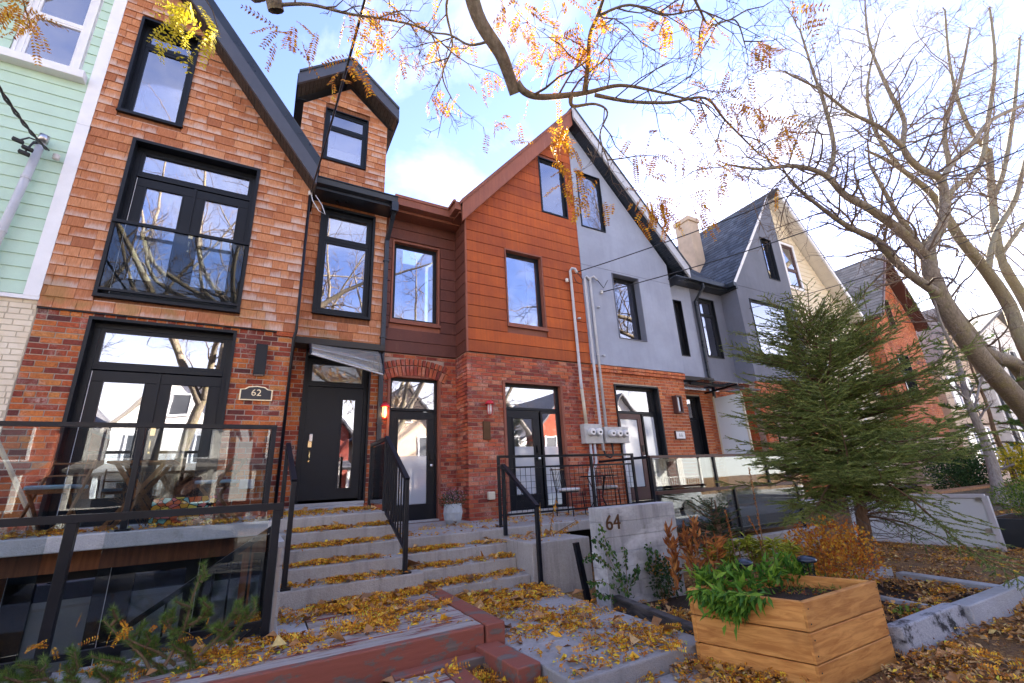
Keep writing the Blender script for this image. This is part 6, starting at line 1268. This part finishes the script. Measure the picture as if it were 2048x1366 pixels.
plant('leafy_perennial', 'bright green lance leaved plant spilling over the planter edge', 'plant', (3.4, -5.7, .46), [('foliage', C, D, N, .115*rng.uniform(.6, 1.2, len(C)), .03*rng.uniform(.8, 1.2, len(C)), 'green_leaf')])
C, D, N = [], [], []
for k in range(420): p = np.array(list(PZ(rng.uniform(1560, 1730), rng.uniform(1152, 1190), .47))); C.append(p); D.append(rng.randn(3)+np.array([0, 0, .9])); N.append(rng.randn(3))
plant('planter_ground_cover', 'low straggly stems and orange leaves covering the rear of the planter', 'plant', (4.0, -5.95, .46), [('foliage', C[:260], D[:260], N[:260], .05, .008, 'shrub_leaf'), ('fallen', C[260:], D[260:], N[260:], .04, .016, 'rust_leaf')])
# lime spurge whorls
C, D, N, sm = [], [], [], []
for px, py, z in ((1440, 1105, .62), (1475, 1095, .66), (1500, 1100, .64), (1530, 1110, .6), (1460, 1120, .56), (1560, 1105, .6), (1580, 1100, .58), (1420, 1115, .55), (1510, 1118, .56), (1430, 1098, .66), (1455, 1090, .68), (1490, 1085, .70), (1520, 1095, .68), (1545, 1092, .66)):
    p = np.array(list(PD(px, py-12, 5.75+rng.randn()*.12))); b = np.array([p[0], p[1], .04]); sm.append(([b, (b+p)/2, p], .006))
    for k in range(58): a = rng.rand()*6.28; e = rng.uniform(-.3, .7); C.append(p-np.array([0, 0, rng.rand()*.1])); D.append([math.cos(a), math.sin(a), e]); N.append([0, 0, 1])
plant('spurge', 'yellow green spurge with narrow whorled leaves behind the planter', 'plant', (4.2, -5.2, 0), [('foliage', C, D, N, .115, .021, 'lime_leaf')], sm)
# orange barberry
c = PZ(1665, 1115, .45); c = (c.x, c.y, .46)
sp0 = bushspec(c, (.62, .42, .40), 2800, .040, .026, 'orange_leaf', rng); st0 = bushstems(c, (.55, .4, .30), 40, rng, .03)
for px, py in ((1588, 1045), (1600, 1060), (1560, 1080), (1640, 1060)):
    e = np.array(list(PD(px, py, (Vector(c)-CAM).length))); b = np.array(c); st0.append(([b, (b+e)/2, e], [.005, .004, .002])); n = 90; u = rng.rand(n)[:, None]; CC = b+(e-b)*(.4+.6*u)+rng.randn(n, 3)*.018; sp0 = ('foliage', np.concatenate([sp0[1], CC]), np.concatenate([sp0[2], rng.randn(n, 3)]), np.concatenate([sp0[3], rng.randn(n, 3)]), np.concatenate([sp0[4], np.full(n, .024)]), np.concatenate([sp0[5], np.full(n, .015)]), 'orange_leaf')
plant('barberry_bush', 'glowing orange barberry bush in front of the spruce trunk', 'shrub', (c[0], c[1], 0), [sp0], st0)
# rust brown withered stems
C, D, N, sm = [], [], [], []
for px, py, qx, qy in ((1355, 1180, 1335, 1060), (1350, 1190, 1348, 1090), (1400, 1150, 1388, 1050), (1395, 1160, 1375, 1075), (1420, 1140, 1412, 1070), (1430, 1150, 1435, 1080), (1385, 1150, 1368, 1060)):
    b = np.array(list(PD(px, py, 5.35))); e = np.array(list(PD(qx, qy, 5.4))); sm.append(([b, (b+e)/2+rng.randn(3)*.01, e], [.006, .005, .003]))
    for k in range(60): u = rng.rand()**.8; C.append(b+(e-b)*u+rng.randn(3)*.012); D.append((e-b)*.9+rng.randn(3)*.09-np.array([0, 0, .25])); N.append(rng.randn(3))
plant('withered_lilies', 'rust brown withered leaf stalks rising behind the planter', 'plant', (3.9, -4.9, 0), [('foliage', C, D, N, .13*rng.uniform(.5, 1.1, len(C)), .032, 'rust_leaf')], sm)
c = PZ(1320, 1160, .25); c = (c.x+.05, c.y, .26)
plant('dark_shrub', 'low dark green shrub tipped with orange leaves against the number wall', 'shrub', (c[0], c[1], 0), [bushspec(c, (.22, .2, .24), 520, .045, .03, 'dark_leaf', rng), bushspec((c[0], c[1], c[2]+.14), (.2, .18, .12), 120, .035, .018, 'orange_leaf', rng, nm='tips')], bushstems(c, (.2, .2, .22), 12, rng, .03))
# small yew between wall and guard
_yt, _, _, _ = spruce('yew_shrub', 'small dark green yew beside the number wall', (5.35, -4.0, .03), 1.02, .48, 55, 12, 7, 1., .1, 'dark_leaf', .02, .0025, 26)
# creeper on the number wall
C, D, N, sm = [], [], [], []
for pts in (((1262, 1190), (1215, 1130), (1190, 1110), (1168, 1115)), ((1250, 1180), (1232, 1120), (1212, 1085), (1200, 1050)), ((1245, 1170), (1205, 1090), (1186, 1075)), ((1262, 1190), (1200, 1160), (1175, 1165)), ((1255, 1185), (1252, 1130), (1248, 1095)), ((1240, 1200), (1205, 1190), (1190, 1185)), ((1290, 1140), (1300, 1110), (1298, 1090)), ((1310, 1150), (1312, 1120), (1310, 1100)), ((1268, 1165), (1275, 1130), (1272, 1150))):
    P_ = [np.array(list(PY(x, y, -4.03+rng.uniform(-.09, .02)))) for x, y in pts]; sm.append((P_, .003))
    for i in range(len(P_)-1):
        for k in range(20): u = rng.rand(); C.append(P_[i]+(P_[i+1]-P_[i])*u+rng.randn(3)*.018); D.append(rng.randn(3)*.5+np.array([0, 0, -1.])); N.append(rng.randn(3)*.5+np.array([0, -1., .2]))
plant('creeper', 'thin green creeper with drooping leaves on the number wall', 'climbing plant', (3.7, -4.1, 0), [('foliage', C, D, N, .05*rng.uniform(.7, 1.2, len(C)), .03, 'ivy_leaf')], sm)
def fronds(label, segs, Y, mat, n=42, l=.07):
    C, D, N, sm = [], [], [], []
    for (a, b) in segs:
        a, b = np.array(list(PY(*a, Y))), np.array(list(PY(*b, Y))); sm.append(([a, (a+b)/2, b], [.008, .006, .003]))
        for k in range(n): u = rng.rand(); C.append(a+(b-a)*u); D.append((b-a)*.4+rng.randn(3)*.12+np.array([0, 0, -.5])); N.append(rng.randn(3))
    plant('withered_fronds', label, 'plant', tuple(sm[0][0][0]), [('foliage', C, D, N, l, .014, mat)], sm)
fronds('golden withered fronds standing and trailing on the cheek block', (((1098, 1072), (1112, 995)), ((1105, 1070), (1155, 1040)), ((1082, 1070), (1080, 1005)), ((1060, 1078), (1100, 1072))), -2.45, 'leaf_gold', 40, .06)
for lab, a, b in (('tall dry flower stalk rising before the spruce', (1535, 1140), (1498, 935)), ('second dry stalk crossing behind the spurge', (1545, 1130), (1495, 1030)), ('short dry twig by the yew', (1470, 1110), (1450, 1020))):
    p, q_ = PD(*a, 5.6), PD(*b, 5.6); C = [list(p.lerp(q_, rng.uniform(.35, 1))) for _ in range(110)]; plant('dry_stalk', lab, 'plant', tuple(p), [('seed_heads', C, rng.randn(110, 3), rng.randn(110, 3), .018, .012, 'rust_leaf')], [([list(p), list(p.lerp(q_, .5)+Vector((.01, 0, 0))), list(q_)], [.006, .005, .003])])
for lab, px, py, z in (('tiny green weed at the foot of the timber edging', 1308, 1225, .08), ('tiny green weed beside the planter base', 1448, 1312, .06), ('small weed with yellowing leaves in the bare bed', 1815, 1225, .1)):
    c = PZ(px, py, z); plant('weed', lab, 'plant', (c.x, c.y, 0), [bushspec((c.x, c.y, z), (.09, .09, .05), 40, .045, .03, 'green_leaf' if 'green' in lab else 'shrub_leaf', rng)], bushstems((c.x, c.y, z), (.08, .08, .05), 6, rng, .0, .003))
c = (3.09, -.42, 1.16); V, F = leaves(*[x for x in bushspec(c, (.25, .24, .15), 620, .035, .016, 'dark_leaf', rng)[1:4]], .035, .016); npmesh('foliage', V, F, M['dark_leaf'], fp)['kind'] = 'stuff'
C = cloud(260, (3.09, -.42, 1.22), (.26, .24, .14), rng); V, F = leaves(C, rng.randn(260, 3)+[0, 0, 1], rng.randn(260, 3)+[0, -1, 1], .026, .02); npmesh('blossoms', V, F, M['flower'], fp)['kind'] = 'stuff'
c = (11.3, -5.6, .75); V, F = leaves(*[x for x in bushspec(c, (.62, .55, .33), 2600, .04, .018, 'shrub_leaf', rng, upw=.8)[1:4]], .045, .02); npmesh('shrub_foliage', V, F, M['shrub_leaf'], bp)['kind'] = 'stuff'
c = PY(1925, 945, -2.2); plant('hedge', 'rounded dark green hedge above the low garden wall', 'hedge', (c.x, -2.2, 0), [bushspec((c.x, -2.2, 1.0), (2.1, .7, .75), 5200, .09, .05, 'dark_leaf', rng)], bushstems((c.x, -2.2, .8), (1.8, .5, .5), 20, rng, 0, .02))
c = PY(2030, 920, -3.6); plant('yellow_bush', 'bright yellow leaved bush next to the slim tree', 'shrub', (c.x, -3.6, 0), [bushspec((c.x+.5, -3.6, 1.25), (1.0, .6, .55), 900, .10, .07, 'yellow_leaf', rng), bushspec((c.x+.5, -3.6, 1.1), (.9, .6, .5), 300, .10, .07, 'shrub_leaf', rng, nm='green_leaves')], bushstems((c.x+.5, -3.6, 1.1), (.9, .5, .5), 26, rng, 0, .008))
pt_, _, _, _ = spruce('pine_tree', 'loose light green pine seen through the twigs beside the red house', (21.0, -3.0, 0), 6.2, 2.0, 77, 9, 4, .45, 1.9, 'pine_needle', .10, .005, 9)
# wiry dry plant behind the porch glass
dl = []; 
for k in range(40): grow(dl, [], np.array([-.95+rng.randn()*.1, -1.3, 1.12]), np.array([rng.randn()*.5, rng.randn()*.2, 1.]), rng.uniform(.3, .6), .004, 2, rng, .35, 0, (3, 5), .0016)
V, F = tubes(dl, 3); tag(npmesh('dry_grass_tuft', V, F, M['dry_stem'], None, True), 'wiry dry ornamental plant behind the porch glass', 'plant')
# ---------------------------------------------------------------- fallen leaves
def litter(name, label, spots, leafmat_, ll, ratio, pin=0, seed=1):
    rng = np.random.RandomState(seed); Cs, Pc = [], []
    for x0, x1, y0, y1, z, n, mode, h in spots:
        x = rng.uniform(x0, x1, n*4); y = rng.uniform(y0, y1, n*4)
        if mode == 'back': y = y1-(y1-y0)*np.abs(rng.randn(n*4))*.42; y = np.maximum(y, y0+.004)
        den = np.sin(x*5.1+1.3*y)+np.sin(y*7.3-2.1*x+.7)+.8*np.sin(x*13.+y*9.)+.7*np.sin(x*23.7-y*19.); keep = rng.rand(n*4) < np.clip((.36 if mode == 'patch' else .42)+.30*den, .015, 1); x, y = x[keep][:n], y[keep][:n]
        Cs.append(np.stack([x, y, z+.003+rng.rand(len(x))*h], 1))
        k = int(len(x)*pin); Pc.append(np.stack([x[:k], y[:k], np.full(k, z+h*.9+.006)], 1))
    C = np.concatenate(Cs); n = len(C); a = rng.rand(n)*6.283; D = np.stack([np.cos(a), np.sin(a), rng.randn(n)*.38], 1); N = rng.randn(n, 3)*.5+[0, 0, 1]
    l = ll*np.exp(rng.randn(n)*.38); parts = [leaves(C, D, N, l, l*ratio*rng.uniform(.7, 1.4, n), .28)]
    if pin:
        Pc = np.concatenate(Pc); a = rng.rand(len(Pc))*6.28; (V, F), _ = pinnate(list(Pc), list(np.stack([np.cos(a), np.sin(a), np.zeros(len(Pc))+.08], 1)), rng, (.10, .18), .030, .011, 9, .12); V[:, 2] = np.maximum(V[:, 2], np.repeat(0, len(V))); parts.append((V, F))
    V, F = join(parts); o = npmesh(name, V, F, M[leafmat_]); tag(o, label, 'leaves', None, 'stuff'); return o
stp = [(.30, 1.60, -1.82-.243*k, -1.80-.243*(k-1), 1.11-.16*k, 720, 'back', .028) for k in range(1, 5)] + [(.32, 1.6, -1.8, -.1, 1.11, 900, 'back', .02), (1.7, 3.18, -2.18, -1.9, .59, 800, 'back', .03), (1.7, 3.18, -2.44, -2.2, .43, 800, 'back', .03), (1.84, 3.18, -2.79, -2.46, .27, 800, 'back', .03), (1.7, 3.4, -1.85, -.2, .75, 260, 'patch', .01), (3.4, 6.3, -1.85, -.1, .75, 420, 'back', .012), (3.25, 4.1, -2.8, -1.98, .635, 160, 'back', .02)]
dkz = [(.55, 1.75, -3.7, -2.86, .297, 1500, 'patch', .025), (.0, 1.8, -3.35, -2.84, .297, 1500, 'back', .035), (-.7, 1.74, -4.27, -3.75, .297, 420, 'patch', .006), (-.7, 1.2, -4.1, -3.74, .297, 900, 'back', .02), (.3, .52, -3.6, -2.9, .297, 60, 'patch', .004), (1.8, 3.2, -3.5, -2.82, .147, 1900, 'back', .025), (1.96, 3.24, -5.4, -3.0, .147, 2600, 'patch', .014), (1.45, 2.0, -5.5, -4.5, .02, 900, 'patch', .05), (-.3, 1.45, -5.8, -4.66, .127, 700, 'patch', .015), (-4.2, .2, -1.8, -1.2, 1.10, 1500, 'patch', .03), (7.0, 11, -1.88, -1.3, .675, 500, 'patch', .015), (-1.2, .2, -3.7, -3.5, .292, 120, 'patch', .008), (1.35, 3.3, -6.3, -5.4, .03, 1500, 'patch', .03)]
litter('leaf_litter', 'golden feathery leaflets littering the steps, deck and path', [s for s in stp+dkz if s[6] != 'x'], 'litter', .036, .42, .085, 3)
gnd = [(3.2, 9, -7.0, -6.28, .0, 5200, 'all', .05), (2.6, 3.4, -6.6, -5.4, .03, 900, 'all', .05), (7.3, 11.5, -6.2, -2.2, .0, 4200, 'all', .03), (3.3, 4.0, -5.4, -4.2, .04, 800, 'all', .04), (4.4, 7.0, -6.1, -4.3, .05, 2600, 'all', .03), (9, 18, -7.0, -3.2, 0, 3600, 'all', .03), (-2.4, -.8, -5, -3.75, .2, 500, 'all', .02), (3.6, 7, -4.2, -3.2, .0, 900, 'all', .03)]
litter('fallen_leaves', 'brown and orange fallen leaves carpeting the ground around the beds', gnd, 'litter_brown', .043, .5, .03, 5)
litter('fallen_leaves', 'scattered broad brown oak leaves lying on the deck, steps and path', [(a, b, c, d, z+.012, max(3, int(n*.018)), 'patch', .03) for a, b, c, d, z, n, m_, h in stp+dkz], 'litter_brown', .085, .62, 0, 9)
litter('fallen_leaves', 'golden feathery leaves mixed into the brown leaf carpet on the right', [(a, b, c, d, z+.02, int(n*.5), 'patch', h) for a, b, c, d, z, n, m_, h in gnd], 'litter', .03, .4, .05, 6)
# ---------------------------------------------------------------- the other side of the street, seen only mirrored in the glass
def across(x0, x1, wm_, rm, lab, pw='house_white'):
    h = thing('house_across_street', lab, 'house', ((x0+x1)/2, -25, 0), 'houses across the street'); xm = (x0+x1)/2; y = -25.0
    MB().prism([(x0, 0), (x1, 0), (x1, 5.6), (xm, 9.2), (x0, 5.6)], y-9, y).build('wall', M[wm_], h)
    for xe in (x0-.35, x1+.35): ze = 5.6-3.6/(xm-x0)*.35; MB().prism([(xm, 9.25), (xe, ze+.05), (xe, ze+.25), (xm, 9.45)], y-9.2, y+.45).build('roof', M[rm], h)
    for a, b, c, d in ((x0+.7, x0+2.0, 3.4, 5.2), (x1-2.0, x1-.7, 3.4, 5.2), (xm-.55, xm+.55, 6.2, 7.6), (x0+.6, x0+2.4, .9, 2.6)): s = MB(); ring(s, a, b, c, d, .1, y, y+.08); f = s.build('window', M['white_trim'], h); MB().box(a+.1, b-.1, y+.02, y+.03, c+.1, d-.1).build('pane', M['far_dark'], f)
    MB().box(x1-2.1, x1-1.0, y, y+.06, .3, 2.5).build('door', M['brown_trim'], h)
    MB().prismx([(y+2.2, 2.75), (y, 3.3), (y, 3.45), (y+2.3, 2.9)], x0, x1).build('porch_roof', M[rm], h); MB().box(x0+.1, x1-.1, y+.02, y+2.1, .2, .4).build('porch_floor', M['concrete_light'], h)
    for x in (x0+.25, xm, x1-.25): MB().box(x-.09, x+.09, y+1.9, y+2.08, .4, 2.78).build('porch_post', M[pw], h)
    MB().box(x0+.2, x1-.2, y+1.95, y+2.02, 1.15, 1.22).build('porch_rail', M[pw], h)
    x = x0+.4
    while x < x1-.4: MB().bar((x, y+1.98, .4), (x, y+1.98, 1.15), .04).build('porch_baluster', M[pw], h); x += .28
for k, (wm_, rm, lab) in enumerate((('house_buff', 'asphalt_shingle', 'buff house with white porch posts across the street'), ('brick66', 'roof_grey', 'orange brick house across the street'), ('house_white', 'asphalt_shingle', 'white clapboard house across the street'), ('brick64', 'roof_grey', 'red brick house across the street'), ('house_buff', 'roof_grey', 'buff house with a grey roof across the street'), ('house_white', 'asphalt_shingle', 'pale house at the end of the row across the street'), ('brick62', 'roof_grey', 'dark brick house across the street'), ('house_white', 'roof_grey', 'white house with a grey roof across the street'))): across(-22+k*7.2, -16+k*7.2, wm_, rm, lab)
def far_tree(x, y, seed, lab):
    rr = np.random.RandomState(seed); lim = [([Vector((x, y, -.1)), Vector((x+.1, y, 2.2)), Vector((x, y+.1, 4))], [.3, .25, .2], 0)]
    for k in range(7): a = k*.9+rr.rand(); lim.append(([Vector((x, y+.1, 3.4+.1*k)), Vector((x+1.3*math.cos(a), y+1.3*math.sin(a), 6)), Vector((x+2.6*math.cos(a+.2), y+2.6*math.sin(a+.2), 8.6)), Vector((x+3.4*math.cos(a+.3), y+3.4*math.sin(a+.3), 11))], [.14, .1, .06, .03], 1.1))
    build_tree('street_tree', lab, (x, y, 0), lim, seed, 'bark', 'twig', 'street trees behind the viewer', (1.2, 2.0), 2, .5, (4, 5), .010)
far_tree(5.5, -12.5, 91, 'bare street tree on the near verge opposite the rusted house'); far_tree(-8.5, -12.0, 92, 'bare street tree on the near verge opposite the mint house'); far_tree(13, -19.0, 93, 'bare street tree on the far pavement')
def car(x, y, col, lab):
    g = G('car_paint_'+str(int(x))); mt = g.pbr(col, .25, metal=.3); mt.name = 'car_paint'; t = thing('parked_car', lab, 'car', (x, y, -.12), 'cars parked along the kerb')
    pr = [(-2.2, .35), (-2.15, .75), (-1.3, .9), (-.7, 1.4), (.8, 1.45), (1.5, .98), (2.15, .9), (2.2, .35)]; MB().prism([(x+a, b-.12) for a, b in pr], y-.85, y+.85).build('body', M.setdefault('cp%d' % int(x), mt), t, bevel=.06, seg=3)
    MB().prism([(x-1.05, .82), (x-.62, 1.22), (x+.72, 1.27), (x+1.3, .86)], y-.87, y+.87).build('side_window', M['solar'], t)
    for dx_ in (-1.35, 1.35):
        for dy_ in (-.8, .8): b = MB().lathe((0, 0, 0), [(.32, -.1), (.33, 0), (.32, .1)], 20); MB().add([(x+dx_+v[0], y+dy_+v[2], .2+v[1]) for v in b.v], b.f).build('wheel', M['rubber'], t)
car(6.5, -10.2, (.05, .08, .13), 'dark blue parked car on the road'); car(-2.4, -10.3, (.03, .06, .08), 'dark teal parked car at the kerb opposite the left porch'); car(12.3, -10.2, (.5, .52, .55), 'pale grey parked car on the road')
